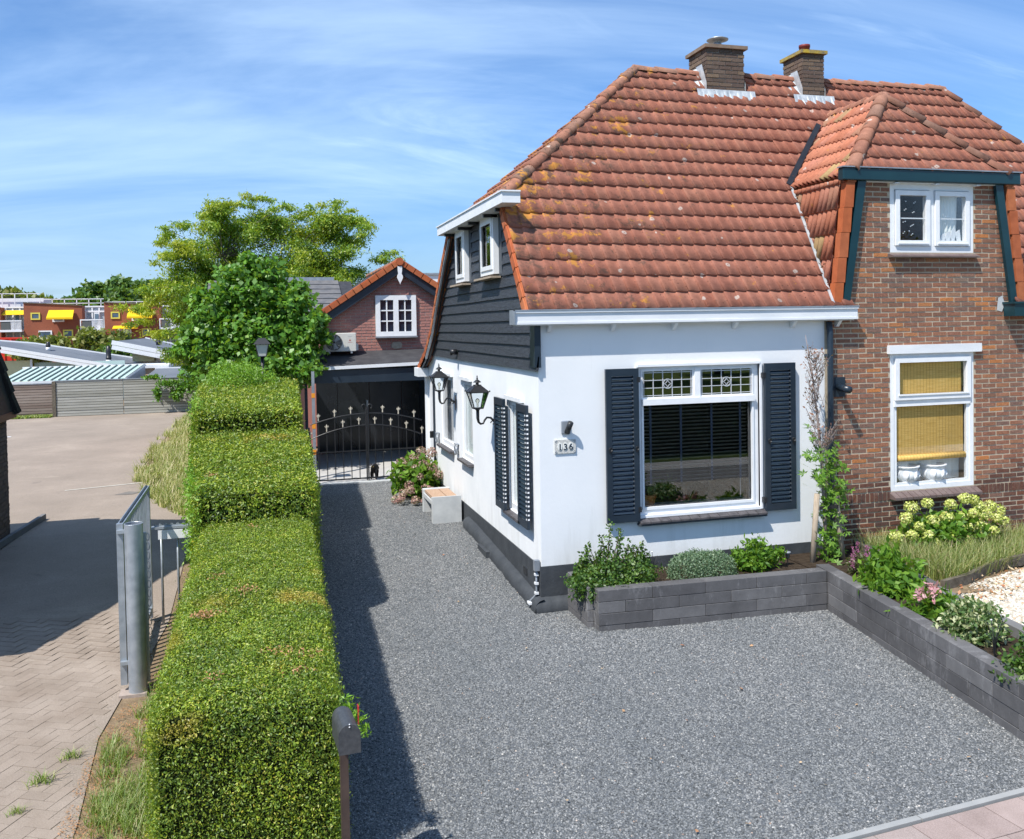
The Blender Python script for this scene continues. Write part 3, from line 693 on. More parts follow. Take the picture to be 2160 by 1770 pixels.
def gv(y): return .06*np.clip(y, 0, 3)+.02*np.clip(y-3, 0, 6.5)
def stones_gn(o, density, smin, smax, m, seed=1):
    """scatter angular chips over the sheet o"""
    ng = bpy.data.node_groups.new('chips', 'GeometryNodeTree')
    ng.interface.new_socket('Geometry', in_out='INPUT', socket_type='NodeSocketGeometry'); ng.interface.new_socket('Geometry', in_out='OUTPUT', socket_type='NodeSocketGeometry')
    A = lambda t: ng.nodes.new(t); L = ng.links.new
    gi, go = A('NodeGroupInput'), A('NodeGroupOutput'); dp = A('GeometryNodeDistributePointsOnFaces'); dp.inputs['Density'].default_value = density; dp.inputs['Seed'].default_value = seed
    ip = A('GeometryNodeInstanceOnPoints'); ic = A('GeometryNodeMeshIcoSphere'); ic.inputs['Radius'].default_value = 1; ic.inputs['Subdivisions'].default_value = 1
    sm = A('GeometryNodeSetMaterial'); sm.inputs['Material'].default_value = m
    rs = A('FunctionNodeRandomValue'); rs.data_type = 'FLOAT_VECTOR'; rs.inputs[0].default_value = (smin, smin, smin*.45); rs.inputs[1].default_value = (smax, smax*.75, smax*.6)
    rr = A('FunctionNodeRandomValue'); rr.data_type = 'FLOAT_VECTOR'; rr.inputs[0].default_value = (-.5, -.5, 0); rr.inputs[1].default_value = (.5, .5, 6.28)
    jn = A('GeometryNodeJoinGeometry')
    L(gi.outputs[0], dp.inputs['Mesh']); L(dp.outputs['Points'], ip.inputs['Points']); L(ic.outputs['Mesh'], sm.inputs['Geometry']); L(sm.outputs[0], ip.inputs['Instance'])
    L(rs.outputs[0], ip.inputs['Scale']); L(rr.outputs[0], ip.inputs['Rotation']); L(gi.outputs[0], jn.inputs[0]); L(ip.outputs[0], jn.inputs[0]); L(jn.outputs[0], go.inputs[0])
    md = o.modifiers.new('chips', 'NODES'); md.node_group = ng

# ---------------------------------------------------------------- ground and surfaces
sheet('ground', [(-900, -900), (900, -900), (900, 900), (-900, 900)], -.06, M['earth'])
LANE = [(-16, -7), (-4.15, -7), (-4.2, -3.2), (-4.28, -1.9), (-4.2, -.9), (-4.0, .8), (-4.0, 5.9), (-4.75, 7.3), (-5.25, 9.4), (-5.45, 11.5), (-5.5, 17), (-5.35, 21), (-5.2, 25.3), (-30, 25.3), (-30, 7), (-16, 7)]
sheet('lane', LANE, -.012, M['asphalt_lane'])
# herringbone clinkers on the near stretch of the lane
def lane_clinkers():
    L_, W_ = .20, .10; its = []
    ca, sa = math.cos(R(62)), math.sin(R(62))
    for i in range(-70, 70):
        for j in range(-70, 70):
            for k in (0, 1):
                bx, by = (i*W_*1+j*2*W_*0, 0), None
                # herringbone: cell vectors (W,W) and (2W,-2W)
                ox = i*W_+j*2*W_; oy = i*W_-j*2*W_
                if k == 0: cx, cy, a = ox+W_, oy+W_/2, 0
                else: cx, cy, a = ox-W_/2+0, oy+W_, math.pi/2
                x = cx*ca-cy*sa-5.2; y = cx*sa+cy*ca-1.2
                if y > 1.3 or y < -4.4 or x > -4.02 or x < -6.2: continue
                if not in_poly(np.array([[x+.12, y]]), LANE)[0]: continue
                its.append(((Vector((x, y, 0))-CAMP).length, x, y, a+R(62)))
    its.sort(); rest = MB(); b = MB().box(-L_/2+.0017, L_/2-.0017, -W_/2+.0017, W_/2-.0017, -.03, .0); me = b.mesh('paver', M['lanepaver'])
    lane = bpy.data.objects['lane']
    for k, (d, x, y, a) in enumerate(its):
        z = g(y)-.0085+random.uniform(-.0015, .0015)
        Mx = Matrix.Translation((x, y, z)) @ Matrix.Rotation(a, 4, 'Z') @ Matrix.Rotation(random.uniform(-.004, .004), 4, 'X')
        if k < 300: put('paver', me, lane, Mx)
        else: q = MB(); q.v, q.f = list(b.v), list(b.f); q.xf(Mx); rest.add(q.v, q.f)
    part('pavers', rest, M['lanepaver'], lane, kind='stuff')
lane_clinkers()
DRIVE = [(-3.2, -5.12), (.3, -4.86), (2.75, -4.655), (2.80, -4.2), (3.0, -1.0), (.42, -.9), (.42, .05), (.1, .05), (.1, 7.62), (-2.35, 7.66), (-2.6, 3)]
drv = sheet('gravel_drive', DRIVE, 0, M['gravel_bed'], 'stuff', 'dark grey basalt gravel drive between the hedge and the white house', 'gravel', cell=.35)
stones_gn(drv, 6000, .0045, .0125, M['gravel'])
sheet('back_yard', [(-2.6, 7.64), (.6, 7.60), (.6, 12.2), (-3.2, 12.2)], -.004, M['yard'])
sheet('hedge_bed', [(-4.35, -7), (-2.55, -7), (-2.5, 0), (-2.2, 7.8), (-4.4, 7.8), (-4.02, 5.9), (-4.0, .8), (-4.2, -.9), (-4.28, -1.9), (-4.2, -3.2)], -.022, M['earth'])
sheet('verge', [(-4.3, 5.9), (-2.4, 5.9), (-2.4, 25.2), (-5.25, 25.2), (-5.4, 21), (-5.5, 17), (-5.45, 11.5), (-5.25, 9.4), (-4.75, 7.3)], -.030, M['earth'])
sheet('street', [(-900, -8.3), (-900, -6.1), (900, -6.1), (900, -8.3)], -.02, M['road'])
sheet('far_kerb_path', [(-900, -9.3), (-900, -8.32), (900, -8.32), (900, -9.3)], -.016, M['yard'])
sheet('far_lawn', [(-900, -200), (-900, -9.32), (900, -9.32), (900, -200)], -.014, M['lawn'])
# kerb strip and pinkish pavers by the street
KD = Vector((1.65, .135, 0)).normalized(); KN = Vector((-KD.y, KD.x, 0)); KO = Vector((.3, -4.845, 0))
pv = sheet('pavement', [tuple((KO+KD*t-KN*s)[:2]) for t, s in ((-4.6, .07), (12, .07), (12, 1.35), (-4.6, 1.35))], -.018, M['mortar_dark'])
kb = MB()
for k in range(14):
    t0 = -4.3+k*1.0; part('kerbstone', MB().frame(KO, KD, KN, (0, 0, 1), t0+.004, t0+.996, -.048, 0, -.1, .018), M['kerb'], pv)
bP = MB().box(.003, .297, .003, .297, -.05, 0); meP = bP.mesh('paver', M['paver'])
for j in range(4):
    for i in range(-3, 20):
        o = KO+KD*(i*.30+(j % 2)*.15-.9)-KN*(.06+.3*(j+1))
        Mx = Matrix.Translation(o+Vector((0, 0, .004+random.uniform(-.002, .002)))) @ Matrix.Rotation(math.atan2(KD.y, KD.x), 4, 'Z')
        put('paver', meP, pv, Mx)

# ---------------------------------------------------------------- clipped hedge: three stepped blocks
def hedge_seg(rt, x0, x1, y0, y1, h0, h1, dens, size, xb0=None, xb1=None):
    """block between y0 and y1; sides may fan out towards the back"""
    xb0 = x0 if xb0 is None else xb0; xb1 = x1 if xb1 is None else xb1
    i_ = .05
    core = MB().add([(x0+i_, y0+i_, -.05), (x1-i_, y0+i_, -.05), (xb1-i_, y1-i_, -.05), (xb0+i_, y1-i_, -.05), (x0+i_, y0+i_, h0-i_), (x1-i_, y0+i_, h0-i_), (xb1-i_, y1-i_, h1-i_), (xb0+i_, y1-i_, h1-i_)],
                    [(0,3,2,1),(4,5,6,7),(0,1,5,4),(1,2,6,5),(2,3,7,6),(3,0,4,7)])
    P, Nr = [], []
    def add(n, fn, nr):
        u, v = rng.uniform(0, 1, n), rng.uniform(0, 1, n); q = fn(u, v); P.append(q); Nr.append(np.tile(nr, (n, 1)))
    ly = y1-y0; w = (x1-x0+xb1-xb0)/2; hm = (h0+h1)/2
    add(int(dens*w*ly), lambda u, v: np.stack([(x0+(xb0-x0)*v)+((x1-x0)+((xb1-xb0)-(x1-x0))*v)*u, y0+ly*v, h0+(h1-h0)*v], 1), (0, 0, 1))
    add(int(dens*w*h0*.62), lambda u, v: np.stack([x0+(x1-x0)*u, y0+0*u, h0*v], 1), (0, -1, 0))  # front leaves thinned so the dark core stands in for shade on this face
    add(int(dens*.3*w*h1), lambda u, v: np.stack([xb0+(xb1-xb0)*u, y1+0*u, h1*v], 1), (0, 1, 0))
    add(int(dens*.75*ly*hm), lambda u, v: np.stack([x1+(xb1-x1)*u, y0+ly*u, (h0+(h1-h0)*u)*v], 1), (1, 0, 0))
    add(int(dens*.6*ly*hm), lambda u, v: np.stack([x0+(xb0-x0)*u, y0+ly*u, (h0+(h1-h0)*u)*v], 1), (-1, 0, 0))
    P = np.concatenate(P); Nr = np.concatenate(Nr).astype(float)
    # clipped surface undulates a little, corners rounded
    und = np.array([mnoise.noise((p[0]*2.2, p[1]*2.2, p[2]*2.2)) for p in P[::3]]).repeat(3)[:len(P)]
    und = np.concatenate([und, np.zeros(len(P))])[:len(P)]; fine_ = np.sin(P[:, 0]*31+P[:, 1]*17)*np.sin(P[:, 1]*29-P[:, 2]*23+P[:, 0]*7)
    und2 = np.array([mnoise.noise((p[0]*6.5, p[1]*6.5, p[2]*6.5+4)) for p in P[::3]]).repeat(3); und2 = np.concatenate([und2, np.zeros(len(P))])[:len(P)]
    dep = und*.06+und2*.045+fine_*.012+rng.uniform(-.05, .014, len(P))+(rng.uniform(0, 1, len(P)) > .985)*rng.uniform(0, .05, len(P))
    cx = (x0+x1)/2+((xb0+xb1)/2-(x0+x1)/2)*np.clip((P[:, 1]-y0)/ly, 0, 1); hx = (w/2)
    ex = np.clip((np.abs(P[:, 0]-cx)-(hx-.10))/.10, 0, 1); ez = np.clip((P[:, 2]-(h0+(h1-h0)*np.clip((P[:, 1]-y0)/ly, 0, 1)-.10))/.10, 0, 1); ey = np.clip((y0+.16-P[:, 1])/.16, 0, 1)
    rnd_ = (ex*ez*.04+ey*ez*.075)
    P = P+Nr*(dep-rnd_)[:, None]
    return core, P, Nr
hd = thing('hedge', 'long clipped yew hedge stepped up in three blocks beside the drive', 'hedge', (-3.1, -4.3, 0))
segs = [(-3.63, -2.57, -4.28, .12, 1.06, 1.20, 30000, .0175, -3.59, -2.50), (-3.66, -2.43, .16, 3.2, 1.53, 1.80, 9500, .031, -3.83, -2.37), (-3.85, -2.47, 3.22, 6.7, 2.10, 2.32, 6000, .038, -3.97, -2.38)]
for s_ in segs:
    core, P, Nr = hedge_seg(None, *s_)
    part('dark_core', core, M['hedgecore'], hd)
    foliage('clipped_block', leaves(P, s_[7], Nr, .48, .42, .45), M['yew'], hd)
# paler shoots along the lane side and at the back end
Q = np.concatenate([np.stack([rng.uniform(-4.0, -3.62, 9000), rng.uniform(.1, 6.4, 9000), 0*np.ones(9000)], 1)])
Q[:, 0] = -3.68-.045*(Q[:, 1])+rng.normal(0, .035, len(Q))+.04*np.sin(Q[:, 1]*9); Q[:, 2] = np.where(Q[:, 1] < 3.2, 1.60, 2.16)*rng.uniform(.45, 1.02, len(Q))
P2, _ = blob((-3.38, 6.2, 2.15), (.55, .60, .50), 11000, .18, .6, 3)
P3, _ = blob((-2.95, 6.2, 2.12), (.35, .4, .36), 3000, .2, .6, 5)
foliage('young_shoots', leaves(np.concatenate([Q, P2, P3]), .045, None, 1, .35, .4), M['yewbright'], hd)
# loose shoots of new growth poking out of the street corner
q = np.array([(-2.55+.10*t, -4.2-.05*t, 1.0-.15*t) for t in np.linspace(0, 1.3, 260)])+rng.normal(0, .018, (260, 3))
foliage('loose_shoots', leaves(q, .035, None, 1, .3), M['yewbright'], hd, 'stuff')
# rusty dead patches on its top
pts = []
for (x, y, n) in [(-3.40, -2.75, 200), (-3.12, -2.25, 90), (-3.35, -1.8, 60), (-2.9, -3.6, 50), (-2.72, -3.7, 50), (-3.3, -3.9, 40), (-3.5, .8, 60), (-2.9, 1.3, 60), (-3.1, -.2, 30), (-2.8, -3.95, 40)]:
    h = 1.09+.14*(y+4.28)/4.4 if y < .12 else 1.6
    p = rng.normal(size=(n, 3))*np.array([.05, .045, .006])+np.array([x, y, h+.012]); pts.append(p)
foliage('dead_patches', leaves(np.concatenate(pts), .022, (0, 0, 1), .5, .4), M['rust_leaf'], hd, 'stuff')
# grass and dead needles on the strip between hedge and lane
STR = [(-4.15, -6.5), (-3.6, -6.5), (-3.62, -1.7), (-3.95, -1.2), (-4.2, -2.2)]
sp = scatter(STR, 60000); keep = np.array([mnoise.noise((x*2.6, y*2.6, 1))+mnoise.noise((x*9, y*9, 1))*.7+(x+3.9)*.9 > -.05 for x, y in sp]); sg = sp[keep][:14000]
sg = sg[:11000]; P = np.column_stack([sg, gv(sg[:, 1])-.01]); V1 = merge(blades(P[:7500], .085, .0032, 1.0), blades(P[7500:], .15, .0022, .9))
foliage('grass_strip', V1, M['grass'], None, 'stuff'); bpy.data.objects['grass_strip']['label'] = 'patchy weedy grass at the foot of the hedge by the lane'; bpy.data.objects['grass_strip']['category'] = 'grass'
sp = scatter([(-4.30, -6.5), (-3.6, -6.5), (-3.62, -1.2), (-4.0, -.6), (-4.30, -2.0)], 30000); sp = sp[np.array([mnoise.noise((x*3, y*3, 8)) > -.15 for x, y in sp])]; sp = sp[:11000]; P = np.column_stack([sp, 0*sp[:, 0]+.004])
o = foliage('needle_litter', leaves(P, .02, (0, 0, 1), .35, .25), M['rust_leaf'], None, 'stuff'); tagit(o, 'orange dead needles littering the hedge foot', 'litter')
# little tufts standing in the lane joints
tf = blades(np.column_stack([(lambda a: a)(rng.normal(0, .03, (60, 2))), np.zeros(60)]), .06, .003, 1.2); tfm = npmesh('weed_tuft', tf[0], tf[1], M['grass'])
TU = [(-4.55, -2.55, 1.3, 'widest low grass tuft in the lane joints by the hedge strip'), (-4.42, -2.2, 1.1, 'upright grass tuft in the lane edge below the gate post'), (-4.62, -2.95, .8, 'small grass tuft in the lane beside an orange leaf patch'), (-4.85, -2.9, .7, 'tiny lone weed out in the herringbone paving'), (-4.8, -4.1, 1.0, 'grass tuft nearest the street in the lane paving'), (-4.5, -3.55, .7, 'thin weed between the lane pavers and needle litter')]
for x, y, s, lb in TU:
    o = put('weed_tuft', tfm, None, Matrix.Translation((x, y, g(y)-.005)) @ Matrix.Scale(s, 4)); tagit(o, lb, 'weed', 'grass tufts growing in the lane paving')
# dry grass bank further up the lane
BK = [(-4.2, 5.6), (-3.9, 6.2), (-3.9, 25), (-5.1, 25), (-5.3, 21), (-5.45, 17), (-5.4, 11.5), (-5.2, 9.4), (-4.75, 7.3)]
sp = scatter([(x-.25 if x < -4.3 else x, y) for x, y in BK], 60000); xe = np.interp(sp[:, 1], [5.6, 7.3, 9.4, 11.5, 17, 21, 25], [-4.2, -4.75, -5.2, -5.4, -5.45, -5.3, -5.1]); dd_ = sp[:, 0]-xe
nz_ = np.array([mnoise.noise((x*1.4, y*1.1, 2))+.6*mnoise.noise((x*5, y*5, 2)) for x, y in sp]); sp = sp[(nz_+dd_*1.5) > .05]
o = foliage('dry_grass_bank', merge(blades(np.column_stack([sp, gv(sp[:, 1])-.02])[::2], .14, .010, .9), blades(np.column_stack([sp, gv(sp[:, 1])-.02])[1::4], .26, .007, .6)), M['drygrass'], None, 'stuff'); tagit(o, 'straw coloured dry grass bank between the lane and the hedge', 'grass')
sp = scatter([(-12, 24.3), (-9.9, 24.3), (-9.9, 25.2), (-12, 25.2)], 3000); o = foliage('fence_foot_grass', blades(np.column_stack([sp, gv(sp[:, 1])-.02]), .10, .02, .7), M['grass'], None, 'stuff'); tagit(o, 'thin green grass along the brown fence foot', 'grass')
# dry leaves lying on the gravel
lfm = [npmesh('fallen_leaf', *leaves(np.zeros((1, 3)), .05, (0, 0, 1), .3, .7), M['leaf_litter']) for _ in range(4)]
LF = [(1.2, -3.6), (-.2, -2.8), (1.75, -3.35), (-1.0, -3.9), (.6, -4.3), (1.35, -4.35), (.0, -4.5), (-.6, -1.2), (1.9, -2.3), (-1.3, -2.6), (.45, -1.3), (-.9, .4), (.9, -1.6), (1.6, -1.7), (-.3, -3.5), (.1, -4.0), (2.3, -3.7), (-1.5, -4.6), (-.5, -4.45), (1.0, -2.6), (-.6, 2.2), (-.5, 3.2), (.75, -4.0), (-.1, -1.9), (1.9, -4.2), (.3, -3.1)]
for x, y in LF:
    o = put('fallen_leaf', random.choice(lfm), None, Matrix.Translation((x+random.uniform(-.1, .1), y+random.uniform(-.1, .1), g(y)+.022)) @ Matrix.Rotation(random.uniform(0, 6), 4, 'Z') @ Matrix.Scale(random.uniform(.5, 1.0), 4))
    tagit(o, 'small dry orange or tan leaf lying on the grey gravel', 'leaf', 'dry leaves scattered on the gravel')

# ================================================================ white house
WH = thing('white_house', 'white rendered cottage with black plinth, orange pantile roof and dark shutters', 'house', (0, 0, 0))
BH = thing('brick_house', 'brown brick cottage with tiled cross gable and bamboo window blinds, right of the white one', 'house', (3.68, 0, 0))
WX = 3.66
FW = (1.18, 2.76, .96, 2.70)             # front window opening
mb = MB(); wall_holes(mb, 'y', 0, .004, WX, .49, 3.32, [FW], .25); part('front_wall', mb, M['stucco'], WH)
mb = MB(); SWH = [(.60, 1.30, .90, 2.28), (3.28, 3.98, 1.18, 2.38), (4.62, 5.62, 1.20, 2.38), (6.25, 6.95, .28, 2.30)]
wall_holes(mb, 'x', 0, 0.001, 7.2, .20, 2.72, SWH, .25); part('side_wall', mb, M['stucco_side'], WH)
GAB = [(.02, 2.72), (.02, 3.30), (.93, 4.55), (2.5, 4.75), (4.15, 4.62), (4.6, 4.18), (5.3, 3.52), (5.7, 3.08), (6.3, 2.72)]
part('gable_wall', MB().prism(GAB, 'x', .02, .22), M['navy'], WH)
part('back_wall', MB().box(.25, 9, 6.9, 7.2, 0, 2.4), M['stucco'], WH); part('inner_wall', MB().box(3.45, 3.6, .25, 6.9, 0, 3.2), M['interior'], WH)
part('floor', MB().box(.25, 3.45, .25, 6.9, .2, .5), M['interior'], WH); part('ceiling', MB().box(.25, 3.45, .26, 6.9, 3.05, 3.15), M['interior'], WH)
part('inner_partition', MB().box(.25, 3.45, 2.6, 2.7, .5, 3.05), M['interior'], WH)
# plinth: two faces and the rough footing
part('plinth', MB().box(-.012, WX, -.012, .05, -.1, .489).box(-.0125, .05, .051, 6.2, -.1, .4885), M['plinth'], WH)
ft = MB(); random.seed(3)
prof = [(0.0, -.1), (-.10, -.1), (-.115, .02), (-.10, .10), (-.06, .135), (0, .15)]
def footing(axis, a, b, n):
    vs = []
    for i in range(n+1):
        t = a+(b-a)*i/n; wob = mnoise.noise((t*4, 7 if axis == 'y' else 3, 0))*.02+mnoise.noise((t*13, 1, 0))*.010
        for o, z in prof:
            o2 = (o-(wob if o < -.01 else 0)); zz = z+(g(t) if axis == 'x' else 0)
            vs.append((t, o2, z+wob*.5) if axis == 'y' else (o2, t, zz+wob*.4))
    m = len(prof); ft.add(vs, [(i*m+k, i*m+k+1, (i+1)*m+k+1, (i+1)*m+k) for i in range(n) for k in range(m-1)])
footing('y', -.10, .40, 14); footing('x', -.10, 3.6, 60)
part('footing', ft, M['plinth'], WH, True)
part('vent', MB().box(-.02, .01, .52, .66, .25, .33), M['black'], WH); part('footing_stone', MB().box(-.16, -.02, 1.95, 2.42, .10, .20), M['plinth'], WH)

# ---- roof shell (white part and brick part share the plane)
RZ, GY, GZ = 6.78, -.10, 3.33; SL = (RZ-4.72)/(2.5-.955)        # front slope
def fz(y): return RZ-(2.5-y)*SL
XS = 4.50
y0f = 2.5-(RZ-GZ)/SL
T = .10
sl = MB()
HL = Vector((-.10, .955, 4.72)); HR = Vector((-.10, 4.10, 4.66)); RL = Vector((2.27, 2.5, RZ)); RR = Vector((7.55, 2.5, RZ))
sl.slab([(-.10, y0f, GZ), (3.92, y0f, GZ), (3.92, 2.5, RZ), tuple(RL), tuple(HL)], T)
sl.slab([(3.921, .35, fz(.35)), (XS, .35, fz(.35)), (XS, 2.5, RZ), (3.921, 2.5, RZ)], T)
sl.slab([tuple(HL), tuple(RL), tuple(HR)], T)
rear = [(4.10, 4.66), (4.6, 4.24), (5.3, 3.58), (5.7, 3.16), (6.3, 2.76), (7.05, 2.46)]
sl.slab([tuple(HR), tuple(RL), (XS, 2.5, RZ), (XS, 4.10, 4.66)], T)
for (ya, za), (yb, zb) in zip(rear, rear[1:]): sl.slab([(-.10, ya, za), (XS, ya, za), (XS, yb, zb), (-.10, yb, zb)], T)
roofW = part('roof', sl, M['tile'], WH)
sl = MB()
sl.slab([(XS+.001, .35, fz(.35)), (6.45, .35, fz(.35)), (6.45, 2.5, RZ), (XS+.001, 2.5, RZ)], T)
sl.slab([(6.451, y0f, GZ), (10.35, y0f, GZ), tuple(RR), (6.451, 2.5, RZ)], T)
sl.slab([(10.35, y0f, GZ), (10.35, 5.4, GZ), tuple(RR)], T); sl.slab([(XS+.001, 2.5, RZ), tuple(RR), (10.35, 5.2, GZ), (XS+.001, 5.2, 3.3)], T)
roofB = part('roof', sl, M['tile'], BH)

stW, stB = [], []
U = (1, 0, 0); V = Vector((0, 1, SL)).normalized()
O = Vector((-.135, y0f-.012, GZ+.012)); NR = 19
TGA = (RL-Vector((RL.x, y0f, GZ))).length/17.6
nfr = Vector(U).cross(V).normalized()
# hip planes: vertical planes through each hip line
hipd = RL-HL; nL = Vector((-hipd.y, hipd.x, 0)).normalized()        # points to the left-back side
hipr = Vector((10.35, y0f, GZ))-RR; nR_ = Vector((-hipr.y, hipr.x, 0)).normalized()
vg = (Vector((-.14, 0, 0)), Vector((-1, 0, 0)))
def inside_cg(p):
    # wholly beneath the cross gable
    zc_ = p.z; xl = 3.80+.14*(zc_-3.35)
    if zc_ < 4.95: return xl+.16 < p.x < 10.36-xl-.16
    return (4.02+.24 + (zc_-4.95)*1.0) < p.x < (10.36-4.02-.24-(zc_-4.95)*1.0)
nmax = Vector((0, 2.5, 0))
i_split = int((XS+.135)/TW)
topcut = (Vector((0, 2.5, 0)), Vector((0, 1, 0)))
tiles_collect(stW, O, U, V, 0, i_split, 0, NR, TW, TGA, 'pan', M['tile'], [(HL+nL*.02, nL), topcut], inside_cg, roofW)
tiles_collect(stB, O, U, V, i_split, 70, 0, NR, TW, TGA, 'pan', M['tile'], [(RR, nR_), topcut], lambda p: inside_cg(p) or p.x > 10.2, roofB)
# left half hip
Uh = Vector((0, -1, 0)); Vh = Vector((RL.x-HL.x, 0, RZ-4.69)).normalized()
Oh = Vector((-.13, 4.16, 4.70)); hr = RL-HR; nR2 = Vector((-hr.y, hr.x, 0)).normalized()
if nR2.dot(Vector((0, 1, 0))) < 0: nR2 = -nR2
tiles_collect(stW, Oh, Uh, Vh, 0, 22, 0, 14, TW, TGA, 'pan', M['tile'], [(HL, -nL), (HR, nR2)], None, roofW)

# ---- cross gable of the brick house
XC, KZ = 5.18, 4.97; AP = Vector((XC, .86, 6.14)); RBK = Vector((XC, 2.06, 6.14))
KXl, KXb = 4.00, 3.78                        # kink and foot of the steep panel
def mx_(p): return (2*XC-p[0], p[1], p[2])
sl = MB(); FY = -.075
steepF = [(KXb, FY, 3.34), (KXl, FY, KZ), (KXl, 1.4, KZ), (KXb, .3, 3.34)]
up_ = [(KXl-.02, FY+.02, KZ), tuple(AP), tuple(RBK), (KXl-.02, 1.25, KZ)]
hipf = [(KXl-.02, FY+.02, KZ+.0), (2*XC-KXl+.02, FY+.02, KZ), tuple(AP)]
sl.slab(up_, .06); sl.slab([mx_(p) for p in up_], .06); sl.slab(hipf, .06); 
sl.add([steepF[0], steepF[1], steepF[2], steepF[3]] + [(x+.05, y, z) for x, y, z in steepF], [(0, 1, 2, 3), (4, 5, 6, 7), (0, 1, 5, 4), (1, 2, 6, 5)])
sm_ = [mx_(p) for p in steepF]; sl.add(sm_+[(x-.05, y, z) for x, y, z in sm_], [(0, 1, 2, 3), (4, 5, 6, 7), (0, 1, 5, 4), (1, 2, 6, 5)])
roofC = part('cross_roof', sl, M['tile2'], BH)
def over_main(p): return p.z < fz(p.y)-.10
# steep left panel: rows run front to back
Vs = Vector((KXl-KXb, 0, KZ-3.34)).normalized(); Us = Vector((0, -1, 0))
Os = Vector((KXb-.015, 1.62, 3.33)); gS = (Vector((KXl, 0, KZ))-Vector((KXb, 0, 3.34))).length/5.35
tiles_collect(stB, Os, Us, Vs, 0, 9, 0, 5, .195, gS, 'rib', M['tile2'], [(Vector((0, FY+.115, 0)), Vector((0, -1, 0))), (Vector((0, 0, KZ-.06)), Vector((0, 0, 1)))], over_main, roofC)
tiles_collect(stB, Os, Us, Vs, 0, 9, 5, 6, .195, gS, 'rib', M['tile2'], [(Vector((0, FY+.115, 0)), Vector((0, -1, 0))), (Vector((0, 0, KZ-.05)), Vector((0, 0, 1)))], over_main, roofC)
Vu = (Vector((XC, 0, 6.14))-Vector((KXl, 0, KZ))).normalized()
hf = AP-Vector((KXl-.02, FY+.02, KZ)); nF = Vector((hf.y, -hf.x, 0)).normalized()
if nF.y > 0: nF = -nF
tiles_collect(stB, Vector((KXl-.05, 2.3, KZ-.03)), Us, Vu, 0, 14, 0, 7, .185, 1.70/6, 'rib', M['tile2'], [(AP, nF), (Vector((XC, 0, 0)), Vector((1, 0, 0)))], over_main, roofC)
Vf = Vector((0, AP.y-FY, AP.z-KZ)).normalized()
hf2 = AP-Vector((2*XC-KXl+.02, FY+.02, KZ)); nF2 = Vector((-hf2.y, hf2.x, 0)).normalized()
if nF2.x < 0: nF2 = -nF2
tiles_collect(stB, Vector((KXl-.1, FY-.0, KZ+.02)), (1, 0, 0), Vf, 0, 17, 0, 8, TW, .25, 'pan', M['tile'], [(AP, -nF), (AP, nF2)], None, roofC)
# right-hand steep panel seen edge on: verge row only
tiles_collect(stB, Vector((2*XC-KXb+.015, FY+.1, 3.33)), (0, 1, 0), Vector((KXb-KXl, 0, KZ-3.34)).normalized(), 0, 6, 0, 6, .195, gS, 'rib', M['tile2'], [(Vector((0, 0, KZ-.05)), Vector((0, 0, 1)))], over_main, roofC)
tiles_emit(stW); tiles_emit(stB)

# verge tiles: clay flaps down the edge
def verge(parent, P0, P1, n, out, w, h, name='verge_tile', m='vergetile'):
    P0, P1, out = Vector(P0), Vector(P1), Vector(out); d = (P1-P0); L = d.length/n; d.normalize(); up = d.cross(out).normalized()
    if up.z < 0 and abs(up.z) > .05: up = -up
    for k in range(n):
        a = P0+d*(k*L)
        q = MB().frame(a, d+up*-.05, out, up, -.02, L+.0, 0, .02, -h, .028).frame(a, d+up*-.05, out, up, -.02, L, -w, .004, .022, .042)
        part(name, q, M[m], parent)
verge(roofW, (-.145, y0f, GZ), (-.145, .955, 4.72), 8, (-1, 0, 0), .05, .085)
for (ya, za), (yb, zb) in zip(rear, rear[1:]):
    n = max(1, round(math.hypot(yb-ya, zb-za)/.24)); verge(roofW, (-.13, yb, zb), (-.13, ya, za), n, (-1, 0, 0), .05, .07)
# steep panel verge flaps facing the street
for k in range(6):
    a = Vector((KXb, FY, 3.34))+Vs*(k*gS); L = gS if k < 5 else gS*.3
    q = MB().frame(a, Vs+Vector((-.05, 0, 0)), (1, 0, 0), (0, -1, 0), 0, L-.006, -.045, .075, -.02, .012).frame(a, Vs+Vector((-.05, 0, 0)), (0, 1, 0), (-1, 0, 0), 0, L-.006, -.01, .10, .014, .038)
    part('verge_tile', q, M['vergetile'], roofC)
    a2 = Vector(mx_(a)); V2 = Vector((-Vs.x, 0, Vs.z))
    part('verge_tile', MB().frame(a2, V2+Vector((.05, 0, 0)), (1, 0, 0), (0, -1, 0), 0, L-.006, -.075, .045, -.02, .012).frame(a2, V2+Vector((.05, 0, 0)), (0, 1, 0), (1, 0, 0), 0, L-.006, -.01, .10, .014, .038), M['vergetile'], roofC)
# ridge and hip caps
def caps(parent, A, B, n, r=.078, name='ridge_tile'):
    A, B = Vector(A), Vector(B); d = (B-A); L = d.length/n; d.normalize(); sd_ = d.cross(Vector((0, 0, 1))).normalized(); up = sd_.cross(d)
    for k in range(n):
        a = A+d*(k*L); b = a+d*(L+.05); vs = []; m_ = 9; j1 = random.uniform(-.006, .006)
        for p, rr, h in ((a, r*1.08, .012), (b, r*.92, -.006)):
            for i in range(m_):
                t = math.pi*(-.08+1.16*i/(m_-1)); vs.append(p+sd_*math.cos(t)*rr+up*(math.sin(t)*rr*.82+h-.015+j1))
        for i in range(m_):
            t = math.pi*(-.08+1.16*i/(m_-1)); vs.append(a+sd_*math.cos(t)*(r*.9)+up*(math.sin(t)*r*.66+.0-.015))
        fs = [(i, i+1, m_+i+1, m_+i) for i in range(m_-1)] + [(2*m_+i, 2*m_+i+1, i+1, i) for i in range(m_-1)]
        part(name, MB().add(vs, fs), M['ridge'], parent, True)
up1 = Vector((0, 0, .045))
